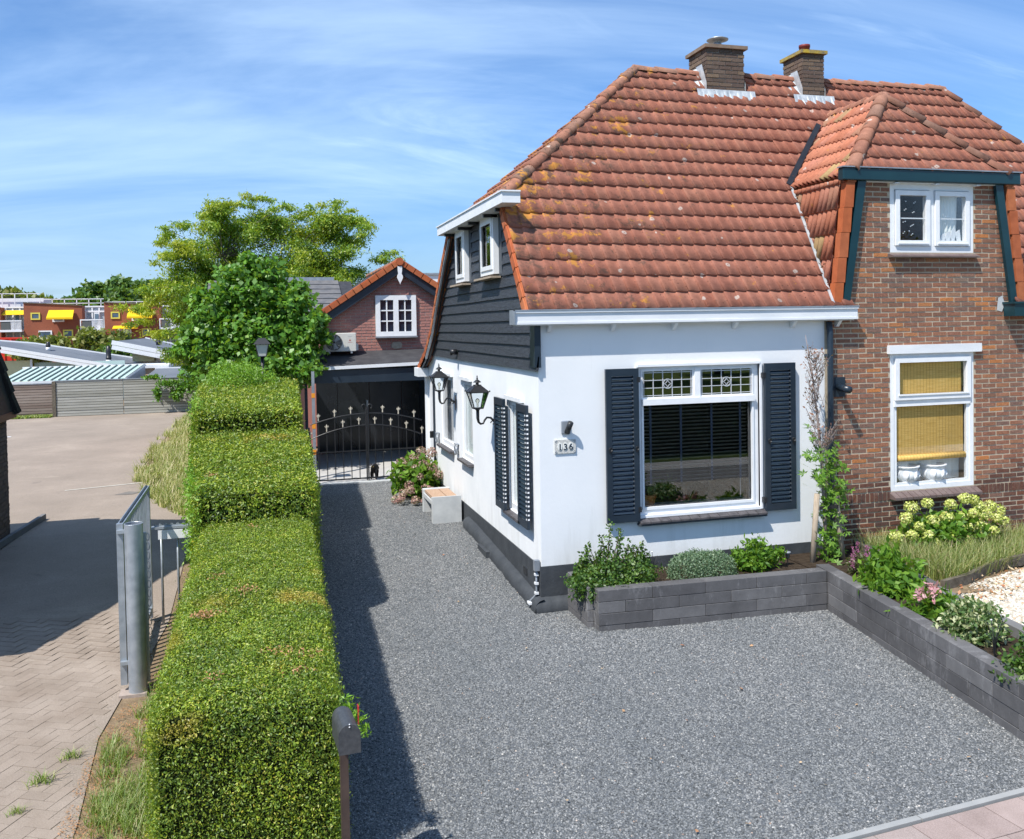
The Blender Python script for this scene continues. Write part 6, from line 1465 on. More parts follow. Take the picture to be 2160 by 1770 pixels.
t = shrub('rose_clump', 'low spreading green plant with pale pink blooms in the right planting bed', 'flower', (3.14, -2.42, .36), [((0, 0, .07), (.26, .24, .14)), ((.12, -.1, .10), (.16, .16, .12))], 'r', .11, 520, M['bright'], .65, .25)
for x, y, z in ((-.16, -.05, .20), (-.10, .02, .24), (-.05, -.07, .22), (.02, .05, .27), (.06, .0, .25)):
    part('bloom', MB(), M['rose'], t) if False else foliage('bloom', leaves(rng.normal(size=(26, 3))*.018+np.array([3.14+x, -2.42+y, .36+z]), .045, (0, 0, 1), .6, .7), M['rose'], t)
shrub('variegated_shrub', 'rounded cream variegated shrub near the right edge of the planting bed', 'shrub', (3.02, -3.08, .36), [((0, 0, .12), (.29, .27, .20)), ((-.05, 0, .18), (.2, .2, .16))], 'v', .05, 2400, M['cream_leaf'], .7, .5, lump=.15, hollow=.6)
shrub('corner_shrub', 'dark glossy shrub at the right edge of the frame, leaning over the planter', 'shrub', (2.86, -3.98, .36), [((0, 0, .14), (.26, .26, .22)), ((-.18, -.02, .05), (.18, .2, .12)), ((.05, 0, .34), (.15, .15, .16)), ((-.2, -.1, .0), (.1, .1, .08))], 'c', .045, 2600, M['holly'], .7, .6)
t = thing('celosia', 'small plant with feathery magenta plumes beside the sapling stake', 'flower', (3.42, -.98, .36)); L0 = np.array([3.42, -.98, .36])
p, d = blob(L0+np.array([0, 0, .10]), (.15, .14, .12), 420, .2, .3); foliage('foliage', leaves(p, .055, d, .8, .35), leafmat('bronze_leaves', [(0, (.06, .07, .03)), (1, (.14, .15, .05))]), t)
for x, y, h in ((-.10, 0, .26), (0, .05, .30), (.06, -.03, .27), (.12, .03, .24), (-.16, -.08, .18), (.02, -.1, .22), (.16, -.02, .20)):
    q = np.linspace(0, 1, 90)[:, None]; foliage('plume', leaves(L0+np.array([x, y, h-.09])+q*np.array([.01, 0, .13])+rng.normal(size=(90, 3))*(.016*(1-q*.7)), .022, None, 1, .3, droop=-1), M['magenta'], t)
# black metal flower ornaments and solar lamps
def wires(label, loc, n=6, h=.30, grp='black wire ornaments in the planting beds'):
    t = thing('wire_ornament', label, 'garden ornament', loc, 0, grp)
    for k in range(n):
        a = k*2*math.pi/n+.3; tip = (.06*math.cos(a), .06*math.sin(a), h*(.8+.2*math.sin(k*2.3)))
        s = part('wire', MB().tube([(0, 0, 0), (.015*math.cos(a), .015*math.sin(a), h*.5), tip], .003, 5), M['black'], t, local=True)
        put('ball', MB().lathe((0, 0, -.008), [(.001, 0), (.009, .008), (.001, .016)], 8).mesh('ball', M['white'] if k == 1 else M['black']), s, wm(t) @ Matrix.Translation(tip))
wires('cluster of thin black wires with ball tips between the two left planter shrubs', (1.20, -.35, .34)); wires('cluster of thin black wires with ball tips beside the variegated shrub', (2.84, -3.50, .36), 7, .32)
sl_ = part('solar_disc', MB().lathe((2.74, -3.46, .40), [(.045, 0), (.05, .012), (.045, .02), (.02, .022)], 14), M['black'], bpy.data.objects['wire_ornament.001'])
def solar(label, loc, h):
    t = thing('solar_lamp', label, 'garden lamp', loc, 0, 'small grey solar stake lamps')
    part('stake', MB().tube([(0, 0, 0), (0, 0, h)], .006, 6), M['black'], t, local=True); part('head', MB().lathe((0, 0, h), [(.022, 0), (.026, .06), (.036, .062), (.038, .072), (.03, .078)], 12), M['zinc'], t, True, local=True)
solar('small round stake lamp in the soil near the right end of the front planter', (2.86, -.42, .34), .10); solar('small round stake lamp beside the magenta plumed plant', (3.33, -1.28, .36), .12)

# young sapling tied between two stakes
tr = thing('sapling', 'staked young maple-leaved tree with a withered bare top between the two house fronts', 'tree', (3.42, -.35, .34))
tk = [(3.42, -.35, .34), (3.41, -.34, 1.0), (3.38, -.33, 1.6), (3.33, -.32, 2.1), (3.26, -.33, 2.6), (3.17, -.34, 3.02)]
part('trunk', MB().tube(tk, [.028, .024, .018, .013, .008, .003], 8), M['deadtwig'], tr, True)
br = MB(); rg = random.Random(21); tips = []
for k in range(64):
    z = rg.uniform(1.5, 2.75); t = (z-.34)/2.68; base = Vector((3.42-.16*max(0, (z-1.4)/1.4), -.34, z)); a = rg.uniform(0, 6.28)
    L = rg.uniform(.12, .34)*(1.15-.45*(z-1.5)/1.3); d = Vector((math.cos(a)*.55, math.sin(a)*.4, 1)).normalized()
    m_ = base+d*L*.5+Vector((math.cos(a), math.sin(a), 0))*.03; e = base+d*L+Vector((math.cos(a), math.sin(a), 0))*.02
    br.tube([base, m_, e], [.005, .0035, .0015], 4); tips += [m_, e]
    for s_ in range(4):
        a2 = rg.uniform(0, 6.28); e2 = base.lerp(e, rg.uniform(.3, .95))+Vector((math.cos(a2)*.07, math.sin(a2)*.06, rg.uniform(.03, .11))); br.tube([base.lerp(e, .6), e2], [.0025, .001], 3); tips.append(e2)
part('bare_branches', br, M['deadtwig'], tr)
P = np.array([tuple(t) for t in tips]); foliage('withered_leaves', leaves(P[rng.uniform(size=len(P)) < .75]+rng.normal(size=((rng.uniform(size=1) < 2).sum()*0+1, 3))*.004, .040, None, 1, .5), M['deadleaf'], tr)
# five-lobed leaves
SP = []
for (x, y, z, r, n) in [(3.44, -.38, 1.12, .17, 34), (3.46, -.38, .95, .15, 26), (3.38, -.4, 1.30, .18, 34), (3.48, -.4, 1.42, .15, 26), (3.36, -.4, 1.55, .14, 16), (3.20, -.42, 1.62, .08, 9), (3.40, -.4, .75, .12, 22), (3.42, -.4, .55, .13, 30), (3.44, -.4, .42, .14, 28), (3.50, -.4, 1.66, .07, 8), (3.18, -.4, 1.95, .03, 3), (3.24, -.4, 1.80, .03, 3), (3.52, -.42, 1.2, .10, 14)]:
    SP.append(rng.normal(size=(n, 3))*np.array([r*.6, r*.5, r*.55])+np.array([x, y, z]))
SP = np.concatenate(SP); vs = []; n = len(SP)
for p in SP:
    a0 = rng.uniform(0, 6.28); nn_ = np.array([rng.normal()*.5, -.6+rng.normal()*.4, .8+rng.normal()*.3]); nn_ /= np.linalg.norm(nn_); ax = np.cross(nn_, [0, 0, 1.]); ax /= np.linalg.norm(ax)+1e-6; ay = np.cross(nn_, ax); s = rng.uniform(.06, .095)
    for lobe in range(5):
        a = a0+(lobe-2)*.85; d = ax*np.cos(a)+ay*np.sin(a); e = np.cross(nn_, d); l = s*(1-.13*abs(lobe-2)); vs += [p, p+d*l*.45+e*l*.17, p+d*l, p+d*l*.45-e*l*.17]
V_ = np.array(vs); foliage('star_leaves', (V_, np.arange(len(V_)).reshape(-1, 4)), M['bright'], tr)
for x, tx, lb in ((3.20, 3.27, 'left'), (3.62, 3.52, 'right')):
    o = thing('tree_stake', 'pale round wooden stake on the %s side of the sapling' % lb, 'stake', (x, -.40, .30), 0, 'pair of tree stakes')
    part('post', MB().tube([(x, -.40, .28), (tx, -.40, 1.16)], [.034, .032], 12), M['wood'], o, True); part('strap', MB().box(min(tx, 3.42), max(tx, 3.42), -.45, -.44, .98, 1.02), M['black'], o)

# lime panicle hydrangea and feather grass
def panicles(t, C_, r, n, size, m, name='flower_head'):
    for c in C_:
        c = np.array(c); k = int(n*(.8+.4*rng.uniform())); D = rng.normal(size=(k, 3)); D /= np.linalg.norm(D, axis=1)[:, None]; rr = r*rng.uniform(.8, 1.2)
        foliage(name, leaves(c+D*rr*np.array([1, 1, .85])*rng.uniform(.82, 1.05, k)[:, None], size, D, .35, .8), m, t)
hy = thing('lime_hydrangea', 'hydrangea with pale lime flower heads under the bamboo-blind window', 'shrub', (5.0, -.5, .34))
p, d = blob((5.0, -.5, .62), (.60, .25, .20), 1500, .3, .2, 3); foliage('foliage', leaves(p, .10, d, .7, .5), M['bright'], hy)
HC = [(4.38, -.55, .82), (4.50, -.5, .93), (4.52, -.6, .72), (4.42, -.6, .62), (4.68, -.55, .98), (4.72, -.6, .78), (4.60, -.65, .62), (4.80, -.55, .66), (4.92, -.6, .80), (5.02, -.55, .94), (5.05, -.65, .68), (4.95, -.65, .55), (5.15, -.6, .80), (5.22, -.55, 1.0), (5.35, -.55, .98), (5.30, -.6, .82), (5.25, -.6, .66), (5.38, -.6, .68), (5.48, -.6, .80), (5.45, -.6, .58), (5.60, -.55, .88), (5.65, -.6, .74), (5.72, -.55, .82), (5.75, -.6, .70), (5.55, -.65, .60), (4.20, -.6, .62), (5.12, -.65, .52), (4.72, -.66, .52), (5.42, -.55, .90)]
st = MB()
for c in HC: st.tube([(5.0+(c[0]-5)*.5, -.45, .34), (c[0], c[1], c[2]-.04)], [.007, .004], 4)
part('stem', st, M['bark'], hy); panicles(hy, HC, .074, 230, .026, M['lime_flower'])
sp = scatter([(3.95, -.15), (4.0, -1.7), (5.2, -1.25), (6.6, -.8), (6.6, -.15)], 20000)
z0 = .34-.03*(sp[:, 0]-4); o = foliage('feather_grass', blades(np.column_stack([sp[:9000], z0[:9000]]), .30, .0035, .8), M['ornament_grass'], None, 'stuff'); tagit(o, 'fine wispy feather grass filling the bed under the lime hydrangea', 'grass')
sp = scatter([(3.7, -1.8), (3.6, -2.4), (6.6, -1.5), (6.6, -.95), (4.6, -1.45)], 900); o = foliage('leaf_litter', leaves(np.column_stack([sp, 0*sp[:, 0]+.352]), .05, (0, 0, 1), .5, .5), M['leaf_litter'], None, 'stuff'); tagit(o, 'brown leaf litter on the cream pebbles by the edging', 'litter')
# faded hydrangea by the bench
hp = thing('pink_hydrangea', 'hydrangea with fading dusty pink heads between the bench and the iron gate', 'shrub', (-.42, 5.9, .24))
p, d = blob((-.42, 5.9, .60), (.42, .5, .34), 1500, .25, .3, 2); foliage('foliage', leaves(p, .12, d, .65, .55), M['bright'], hp)
PH = [(-.30, 6.0, 1.02), (-.10, 6.1, .98), (-.45, 5.9, .92), (-.62, 5.9, .80), (-.66, 5.8, .66), (-.32, 5.7, .84), (-.18, 5.6, .78), (-.08, 5.6, .66), (-.42, 5.5, .66), (-.60, 5.5, .52), (-.72, 5.4, .42), (-.78, 5.3, .34), (-.55, 5.2, .32), (-.40, 5.15, .30), (-.25, 5.1, .32), (-.35, 5.25, .48), (-.60, 5.35, .46), (-.48, 5.6, .78), (-.22, 5.9, .92), (-.82, 5.5, .30), (-.14, 5.2, .44), (-.62, 6.2, .82)]
st = MB()
for c in PH: st.tube([(-.42+(c[0]+.42)*.4, 5.8, .24), (c[0], c[1], c[2]-.05)], [.007, .004], 4)
part('stem', st, M['bark'], hp); panicles(hp, PH, .085, 120, .034, M['pink_flower'])

# ================================================================ mailbox, lane post and barrier
mbx = thing('mailbox', 'grey round-topped mailbox with red flag on a post at the hedge corner', 'mailbox', (-2.575, -4.45, .05), R(4))
grey = mat('hammered_grey', (.055, .06, .066), (.085, .09, .097), 40, .45, .4, metal=.3, bump=(140, .3, .002))
mk_ = 1
arch = [(-.057, 0), (.057, 0), (.057, .10)]+[(.057*math.cos(t), .10+.057*math.sin(t)) for t in [i*math.pi/10 for i in range(1, 10)]]+[(-.057, .10)]
part('body', MB().prism([(x, z+.84) for x, z in arch], 'y', -.22, .03), grey, mbx, local=True)
part('door', MB().prism([(x*1.06, z*1.03+.836) for x, z in arch], 'y', -.232, -.222), grey, mbx, local=True)
for z in (.985, 1.00): part('rivet', MB().lathe((0, -.236, z), [(.004, 0), (.004, .003)], 6), M['white'], mbx, local=True)
part('flag', MB().box(.070, .074, -.10, -.085, .93, 1.01).box(.070, .074, -.115, -.075, 1.01, 1.04), red, mbx, local=True); part('post', MB().box(-.022, .022, -.03, .014, -.05, .835), mat('brown_steel', (.05, .035, .03), (.08, .055, .045), 10, .5), mbx, local=True)
bp_ = thing('gate_post', 'thick round galvanised post holding the lane gate, beside the hedge', 'post', (-4.09, -1.02, 0))
bvl = part('tube', MB().tube([(0, 0, -.05), (0, 0, 1.50)], .078, 28, False), M['steel'], bp_, True, local=True)
part('tube_lining', MB().tube([(0, 0, 1.2), (0, 0, 1.498)], .072, 28, False), M['zinc'], bp_, local=True); part('rim', MB().tube([(.075*math.cos(i*math.pi/14), .075*math.sin(i*math.pi/14), 1.50) for i in range(29)], .004, 6), M['steel'], bp_, local=True)
part('hinge', MB().box(-.14, -.06, -.02, .02, 1.42, 1.45).box(-.14, -.06, -.02, .02, .25, .28), M['steel'], bp_, local=True); part('foot', MB().box(-.15, .08, -.09, .08, -.03, .006), M['mortar_dark'], bp_, local=True)
lg = thing('lane_gate', 'open galvanised steel gate leaf folded back along the lane', 'gate', (-4.20, -.95, 0))
part('hinge_stile', MB().box(-4.235, -4.18, -1.0, -.945, .06, 1.50), M['steel'], lg); part('end_stile', MB().box(-4.215, -4.165, .86, .91, .08, 1.52), M['steel'], lg)
part('top_rail', MB().beam((-4.205, -.945, 1.475), (-4.19, .86, 1.50), .05, .045), M['steel'], lg); part('top_channel', MB().beam((-4.205, -.945, 1.505), (-4.19, .86, 1.53), .018, .01), M['black'], lg); part('bottom_rail', MB().beam((-4.205, -.945, .16), (-4.19, .86, .18), .05, .045), M['steel'], lg)
for k in range(16): y = -.86+k*.108; part('bar', MB().box(-4.21, -4.185, y-.012, y+.012, .18, 1.46), M['steel'], lg)
part('locking_rod', MB().tube([(-4.11, -.88, 1.45), (-4.11, -.88, .05)], .010, 8), M['black'], lg)
br_ = thing('side_barrier', 'short grey barrier with scalloped top and blank white sign plate half hidden by the hedge', 'barrier', (-3.9, .75, 0))
part('rail', MB().box(-4.14, -3.62, .70, .78, 1.075, 1.10), M['steel'], br_); sc = MB()
for k in range(8): x = -4.11+k*.06; sc.prism([(x, 1.10), (x+.056, 1.10), (x+.056, 1.135), (x+.035, 1.112), (x+.015, 1.115), (x, 1.135)], 'y', .73, .735)
part('scalloped_edge', sc, M['steel'], br_); part('sign_plate', MB().box(-4.07, -3.74, .685, .695, .97, 1.065), M['white'], br_)
for x in (-4.045, -3.88, -3.70): part('upright', MB().tube([(x, .74, .02), (x, .74, 1.075)], .013, 8), M['steel'], br_, True)
part('latch_post', MB().box(-4.02, -3.995, -.95, -.93, .05, 1.40), M['steel'], br_)
for k in range(14): z = .25+k*.085; part('chain_loop', MB().tube([(-3.985+.014*math.cos(t), -.94, z+.035*math.sin(t)) for t in [i*math.pi/4 for i in range(9)]], .004, 4), M['zinc'], br_)
# bed edge by the dark building
def mark(name, pts, off, m, label, cat):
    o = sheet(name, pts, off, m, None, label, cat); return o
M['worn_paint'] = mat('worn_paint', (.40, .37, .32), (.52, .49, .43), 14, .9)
mark('parking_line', [(-6.5, 8.6), (-5.2, 8.95), (-5.2, 9.02), (-6.5, 8.67)], -.006, M['worn_paint'], 'faded white line across the lane near the steel gate', 'road marking')
mark('parking_line', [(-4.95, 9.06), (-4.5, 9.2), (-4.5, 9.26), (-4.95, 9.12)], -.006, M['worn_paint'], 'short faded line end beside the dry grass bank', 'road marking')
mark('parking_line', [(-10.1, 18.5), (-9.75, 18.5), (-9.75, 18.65), (-10.1, 18.65)], -.006, M['white'], 'tiny bright white dash far up the lane by the dark house', 'road marking')
mark('manhole_cover', [(-5.55, 7.9), (-5.25, 7.85), (-5.1, 8.05), (-5.35, 8.15)], -.007, M['asphalt_lane'] if False else mat('patch', (.15, .14, .13), (.2, .18, .16), 9, .9), 'small dark patch in the lane surface above the gate leaf', 'patch')
# ---- dark hipped house at the left edge
LH = thing('hipped_house', 'dark brick building with steep hipped tiled roof cut off by the left edge', 'house', (-8, 2.7, 0))
bw = part('wall', MB().box(-14, -6.60, .05, 5.24, -.1, 2.2), M['brick_left'], LH)
bricks(LH, (-6.60, .10, 0.02), (0, 1, 0), (0, 0, 1), 34, .0622, .22, .011, lambda v: [(0, 5.13)], M['brick_left'], 300, .008)
ez = 2.05
A, B, C_, D_ = Vector((-6.45, 5.10, ez)), Vector((-6.45, -.45, ez)), Vector((-14.3, -.45, ez)), Vector((-14.3, 5.10, ez)); T1, T2 = Vector((-7.1, 1.9, 7.6)), Vector((-13.5, 1.9, 7.6))
q = MB().slab([B, A, T1], .12).slab([A, D_, T2, T1], .12).slab([C_, B, T1, T2], .12); darkroof = mat('black_tile', (.018, .02, .022), (.03, .032, .035), 12, .5)
lr = part('roof', q, darkroof, LH); part('eaves', MB().box(-6.56, -6.44, -.5, 5.16, ez-.08, ez+.02).box(-14, -6.56, -.5, 5.16, ez-.06, ez-.0), M['black'], LH)
nrm = (A-B).cross(T1-B).normalized(); nrm = nrm if nrm.x > 0 else -nrm
for k in range(18):                                                     # courses of tiles that step out at the hip
    t0, t1 = k/18, (k+1)/18
    for hh, tt in ((A, T1), (B, T1)):
        p0, p1 = hh.lerp(tt, t0), hh.lerp(tt, t1+.012); part('hip_tile', MB().tube([p0+nrm*.02, p1+nrm*.0], [.075, .06], 7), darkroof, lr)
sheet('planting_strip', [(-6.62, 5.3), (-6.35, 6.2), (-6.55, 4.3), (-7.2, 1.0), (-6.62, 1.0)], -.004, mat('pebbly', (.16, .14, .12), (.28, .26, .23), 40, .95, bump=(60, .9, .02)))
eb = thing('kerb_edge', 'dark kerb edge along the shaded bed of the building at left', 'kerb', (-6.4, 5, .2))
for (xa, ya), (xb, yb) in (((-6.34, 6.2), (-6.46, 5.2)), ((-6.46, 5.2), (-6.58, 4.2)), ((-6.58, 4.2), (-6.85, 2.8)), ((-6.85, 2.8), (-7.2, 1.2))): part('kerbstone', MB().beam((xa, ya, g(ya)+.03), (xb, yb, g(yb)+.03), .06, .10), M['cap'], eb)

# ================================================================ board fence at the end of the lane
def fence(name, label, x0, x1, y, z0, z1, n, m, trim=True):
    t = thing(name, label, 'fence', ((x0+x1)/2, y, z0)); ph = (z1-z0)/n
    part('backing', MB().box(x0, x1, y+.02, y+.03, z0, z1), M['bark'], t)
    for k in range(n): part('board', MB().box(x0, x1, y-.012+random.uniform(-.006, .006), y+.02, z0+k*ph+.012, z0+(k+1)*ph-.002), m, t)
    if trim: part('cap_rail', MB().box(x0-.02, x1+.02, y-.03, y+.05, z1, z1+.03), M['zinc'], t)
    return t
brown = mat('brown_boards', (1, 1, 1), (.8, .76, .74), 3, .85, .2, cols=[(0, (.20, .15, .13)), (.5, (.28, .23, .20)), (1, (.34, .29, .26))], stretch=(1, 1, 6))
greyb = mat('silver_boards', (1, 1, 1), (.82, .82, .80), 2, .85, .2, cols=[(0, (.27, .27, .24)), (.5, (.35, .35, .32)), (1, (.42, .42, .39))], stretch=(1, 1, 6))
fence('board_fence', 'short brownish board fence panel under the ribbed glass roof', -13.0, -9.93, 25.0, .30, 1.42, 12, brown)
f2 = fence('board_fence', 'long silver-grey board fence panel nearest the brown panel', -9.76, -7.62, 24.6, .30, 1.52, 13, greyb); part('post', MB().box(-9.88, -9.77, 24.55, 24.9, .2, 1.52), M['bark'], f2)
fence('board_fence', 'silver-grey board fence panel running behind the hedge', -7.60, -2.6, 24.6, .30, 1.52, 13, greyb)
# ribbed greenish glass roof
rr_ = thing('ribbed_roof', 'lean-to roof of pale green panes with grey ribs behind the fence', 'roof', (-9.7, 27, 1.3))
pane = mat('milky_green_pane', (.42, .58, .53), (.50, .64, .60), 1, .35, .4)
for k in range(17):
    a = -11.95+k*.25; sk = .42
    part('pane', MB().add([(a, 26.2, 1.48), (a+.20, 26.2, 1.48), (a+.20+sk, 28.2, 1.88), (a+sk, 28.2, 1.88)], [(0, 1, 2, 3)]), pane, rr_)
    part('rib', MB().beam((a+.225, 26.2, 1.50), (a+.225+sk, 28.2, 1.90), .045, .05), mat('rib_grey', (.14, .17, .17), None) if k == 0 else bpy.data.materials['rib_grey'], rr_)
part('top_trim', MB().box(-11.6, -7.25, 28.2, 28.3, 1.85, 1.92), M['white'], rr_); part('front_trim', MB().box(-12.2, -9.2, 26.1, 26.2, 1.40, 1.47), M['white'], rr_); part('end_trim', MB().beam((-7.72, 26.2, 1.48), (-7.3, 28.2, 1.88), .06, .06), M['white'], rr_)
part('end_wall', MB().add([(-7.70, 26.2, .3), (-7.28, 28.2, .3), (-7.28, 28.2, 1.86), (-7.70, 26.2, 1.46)], [(0, 1, 2, 3)]), M['zinc'], rr_)
# low buildings with slanted felt roofs and white fascias
felt = mat('grey_felt', (.115, .13, .155), (.16, .175, .20), .8, .8); lemon = mat('lemon_boards', (.62, .60, .36), (.56, .54, .32), 3, .7)
def lowb(name, label, roof, edge, wallboxes, extra=()):
    t = thing(name, label, 'building', tuple(roof[0][:2])+(.3,))
    r = part('roof', MB().slab(roof, .06), felt, t)
    for a, b, h in edge:
        for j in range(2):
            q = MB().beam(Vector(a)-Vector((0, 0, .06+j*.14*h)), Vector(b)-Vector((0, 0, .06+j*.14*h)), .05, .125*h); part('fascia_board', q, M['white'], t)
    for bx, m in wallboxes: part('wall', MB().box(*bx), m, t)
    return t, r
t, r = lowb('low_building', 'long low building with slanted grey roof and white fascia beyond the fence', [(-16.5, 32, 3.30), (-8.2, 32, 1.62), (-7.9, 36, 1.80), (-12.9, 36, 2.72), (-16.5, 36, 3.1)],
     [((-16.5, 31.95, 3.34), (-8.1, 31.95, 1.62), 1.0)], [((-16, -12.25, 32.35, 32.5, .3, 2.06), lemon), ((-12.15, -8.6, 32.6, 32.7, .3, 1.95), pane), ((-16, -8.6, 32.8, 35.8, .3, 1.6), lemon)])
part('rear_trim', MB().beam((-12.9, 36.05, 2.74), (-7.9, 36.05, 1.82), .06, .07).beam((-16.5, 36.05, 3.12), (-12.9, 36.05, 2.74), .06, .07), M['white'], t); part('corner_post', MB().box(-12.24, -12.16, 32.3, 32.4, .3, 2.1), M['white'], t)
for x, y, z, h, s_ in ((-12.0, 34.6, 2.50, .24, .11), (-9.30, 33.0, 1.92, .60, .13)):
    p = part('vent_pipe', MB().lathe((x, y, z-.1), [(s_*.9, 0), (s_*.9, .15), (s_*.7, .16)], 12), M['white'], r, True); part('vent_cap', MB().lathe((x, y, z+.05), [(s_*.7, 0), (s_, .1), (s_*.8, .12), (s_*.8, h*.6), (s_*.6, h), (.02, h+.02)], 12), M['black'], p, True) if False else part('vent_cap', MB().lathe((x, y, z+.05), [(s_*.7, 0), (s_, .1), (s_*.8, .12), (s_*.8, h*.6), (s_*.6, h), (.02, h+.02)], 12), M['black'], r, True)
t, r = lowb('low_building', 'second low building with pointed white eaves, partly behind the yellow-green tree', [(-9.15, 33, 2.78), (-4.6, 33, 1.74), (-4.4, 37, 1.9), (-8.25, 37, 2.86)],
     [((-9.15, 32.95, 2.80), (-4.6, 32.95, 1.76), 1.5)], [((-8.40, -7.50, 33.5, 34.0, 1.86, 2.40), lemon), ((-7.36, -4.6, 33.4, 36, .3, 1.75), pane), ((-8.4, -7.4, 34.1, 36, .3, 2.3), M['white'])])
part('rear_trim', MB().beam((-8.25, 37.05, 2.88), (-4.4, 37.05, 1.92), .06, .07), M['white'], t)
part('corner_post', MB().box(-7.44, -7.38, 33.7, 33.8, .3, 2.35), M['white'], t)
part('vent_cap', MB().lathe((-7.4, 34.4, 2.55), [(.1, 0), (.1, .12), (.16, .14), (.08, .28)], 10), M['black'], r)
t = thing('flat_annex', 'small tan walled annex with white roof edge right of the ribbed roof', 'building', (-7.2, 29, .3))
part('wall', MB().box(-8.1, -6.6, 29.2, 31, .3, 1.72), mat('tan_render', (.50, .36, .25), (.56, .42, .30), 3, .85), t); part('roof_edge', MB().box(-8.2, -6.5, 29.1, 31.1, 1.72, 1.84), M['white'], t)
part('wall_lamp', MB().beam((-7.55, 29.15, 1.62), (-7.42, 29.15, 1.40), .06, .06), M['bark'], t)
t = thing('garden_shed', 'low shed with grey felt roof and white edge just behind the fence at right', 'shed', (-6, 27.6, .3))
part('wall', MB().box(-7.0, -3.0, 27.2, 29, .3, 1.4), greyb, t); part('roof', MB().slab([(-7.3, 26.7, 1.36), (-3, 26.7, 1.36), (-3, 28.9, 1.70), (-6.95, 28.9, 1.70)], .05), felt, t); part('roof_edge', MB().box(-7.0, -3, 28.9, 29.0, 1.66, 1.74), M['white'], t)
# red container
t = thing('red_container', 'bright red container showing left beyond the low roof', 'container', (-17.4, 50, .3)); rc = mat('red_sheet', (.62, .045, .02), (.50, .03, .015), 2, .5)
part('box', MB().box(-19.2, -16.2, 50, 52, .3, 2.92), rc, t); part('rim', MB().box(-19.3, -16.1, 49.95, 52.1, 2.86, 2.96), rc, t)
for k in range(8): part('rib', MB().box(-19+k*.36, -18.9+k*.36, 49.93, 50, .5, 2.85), rc, t)
part('end_door', MB().box(-16.2, -15.9, 50.1, 51.9, .3, 2.85), mat('dull_red', (.28, .05, .03), None), t)

# ================================================================ apartment block with yellow awnings
AB = thing('apartment_block', 'red brown brick apartment block with yellow awnings and white balconies in the distance', 'building', (-14.5, 60, .3))
rb = mat('plain_red_brick', (.30, .10, .055), (.25, .085, .05), 1.5, .85, bump=(9, .3, .02)); yel = mat('yellow_awning', (.80, .52, .01), (.72, .45, .01), 2, .8); yelf = mat('yellow_frame', (.66, .58, .10), None); wing = mat('balcony_glass', (.30, .36, .40), (.42, .47, .5), 1, .3, .5)
def wing_(x0, x1, zl_, zr_): part('brick_wing', MB().prism([(x0, .3), (x1, .3), (x1, zr_), (x0, zl_)], 'y', 60, 66), rb, AB); part('roof_edge', MB().beam((x0, 59.98, zl_+.02), (x1, 59.98, zr_+.02), .1, .07), M['bark'], AB)
wing_(-18.66, -14.95, 5.30, 5.08); wing_(-13.50, -9.75, 5.28, 5.05); wing_(-23.5, -20.1, 5.2, 5.0); wing_(-8.3, -4.6, 5.2, 5.0)
def awin(x0, x1, z0, z1, fr, m=None):
    w = part('window', MB().box(x0, x1, 59.93, 59.99, z0, z0+.09).box(x0, x1, 59.93, 59.99, z1-.09, z1).box(x0, x0+.09, 59.93, 59.99, z0+.09, z1-.09).box(x1-.09, x1, 59.93, 59.99, z0+.09, z1-.09), fr, AB); part('pane', MB().box(x0+.09, x1-.09, 59.96, 59.97, z0+.09, z1-.09), mat('far_pane', (.04, .07, .11), (.16, .24, .32), .8, .15, .6) if 'far_pane' not in bpy.data.materials else bpy.data.materials['far_pane'], w)
for ox in (0, 5.15):
    awin(-18.22+ox, -17.62+ox, 4.12, 4.62, yelf); part('awning', MB().slab([(-17.05+ox, 59.9, 4.78), (-15.45+ox, 59.9, 4.78), (-15.38+ox, 59.0, 4.24), (-17.05+ox, 59.0, 4.24)], .03), yel, AB)
    part('awning_valance', MB().box(-17.05+ox, -15.38+ox, 58.97, 59.0, 4.12, 4.25), yel, AB); awin(-16.85+ox, -16.1+ox, 3.95, 4.3, M['white'])
    awin(-16.2+ox, -15.55+ox, 2.86, 3.40, yelf); awin(-17.75+ox, -16.9+ox, 2.8, 3.36, M['white'])
part('awning', MB().slab([(-12.9, 59.9, 3.62), (-11.25, 59.9, 3.62), (-11.25, 59.2, 3.42), (-12.9, 59.2, 3.42)], .03), yel, AB)
def bay(x0, x1):
    part('bay_wall', MB().box(x0, x1, 61.2, 61.4, .3, 5.0), wing, AB); n = 3
    for k in range(n+1): x = x0+(x1-x0)*k/n; part('bay_post', MB().box(x-.05, x+.05, 61.1, 61.2, .3, 5.05), M['white'], AB)
    part('bay_beam', MB().box(x0, x1, 61.08, 61.2, 4.62, 4.74).box(x0, x1, 61.08, 61.2, 4.98, 5.08), M['white'], AB)
    part('bay_door', MB().box(x0+(x1-x0)*.42, x0+(x1-x0)*.68, 61.04, 61.1, 3.3, 4.6), M['white'], AB); part('door_pane', MB().box(x0+(x1-x0)*.46, x0+(x1-x0)*.64, 61.0, 61.04, 3.75, 4.5), bpy.data.materials['far_pane'], AB)
    b = part('balcony', MB().box(x0-.08, x1, 59.5, 61.2, 3.30, 3.45).box(x0-.08, x1, 59.5, 59.56, 4.02, 4.10).box(x0-.08, x0-.02, 59.5, 59.56, 3.45, 4.02), M['white'], AB)
    part('balcony_screen', MB().box(x0+.05, x0+.62, 59.53, 59.55, 3.48, 4.0), mat('smoky', (.10, .11, .11), None) if 'smoky' not in bpy.data.materials else bpy.data.materials['smoky'], b)
    for k in range(9): x = x0+.70+(x1-x0-.75)*k/8; part('baluster', MB().box(x-.02, x+.02, 59.52, 59.55, 3.45, 4.02), M['white'], b)
bay(-20.05, -18.70); bay(-14.93, -13.54); bay(-9.73, -8.34)
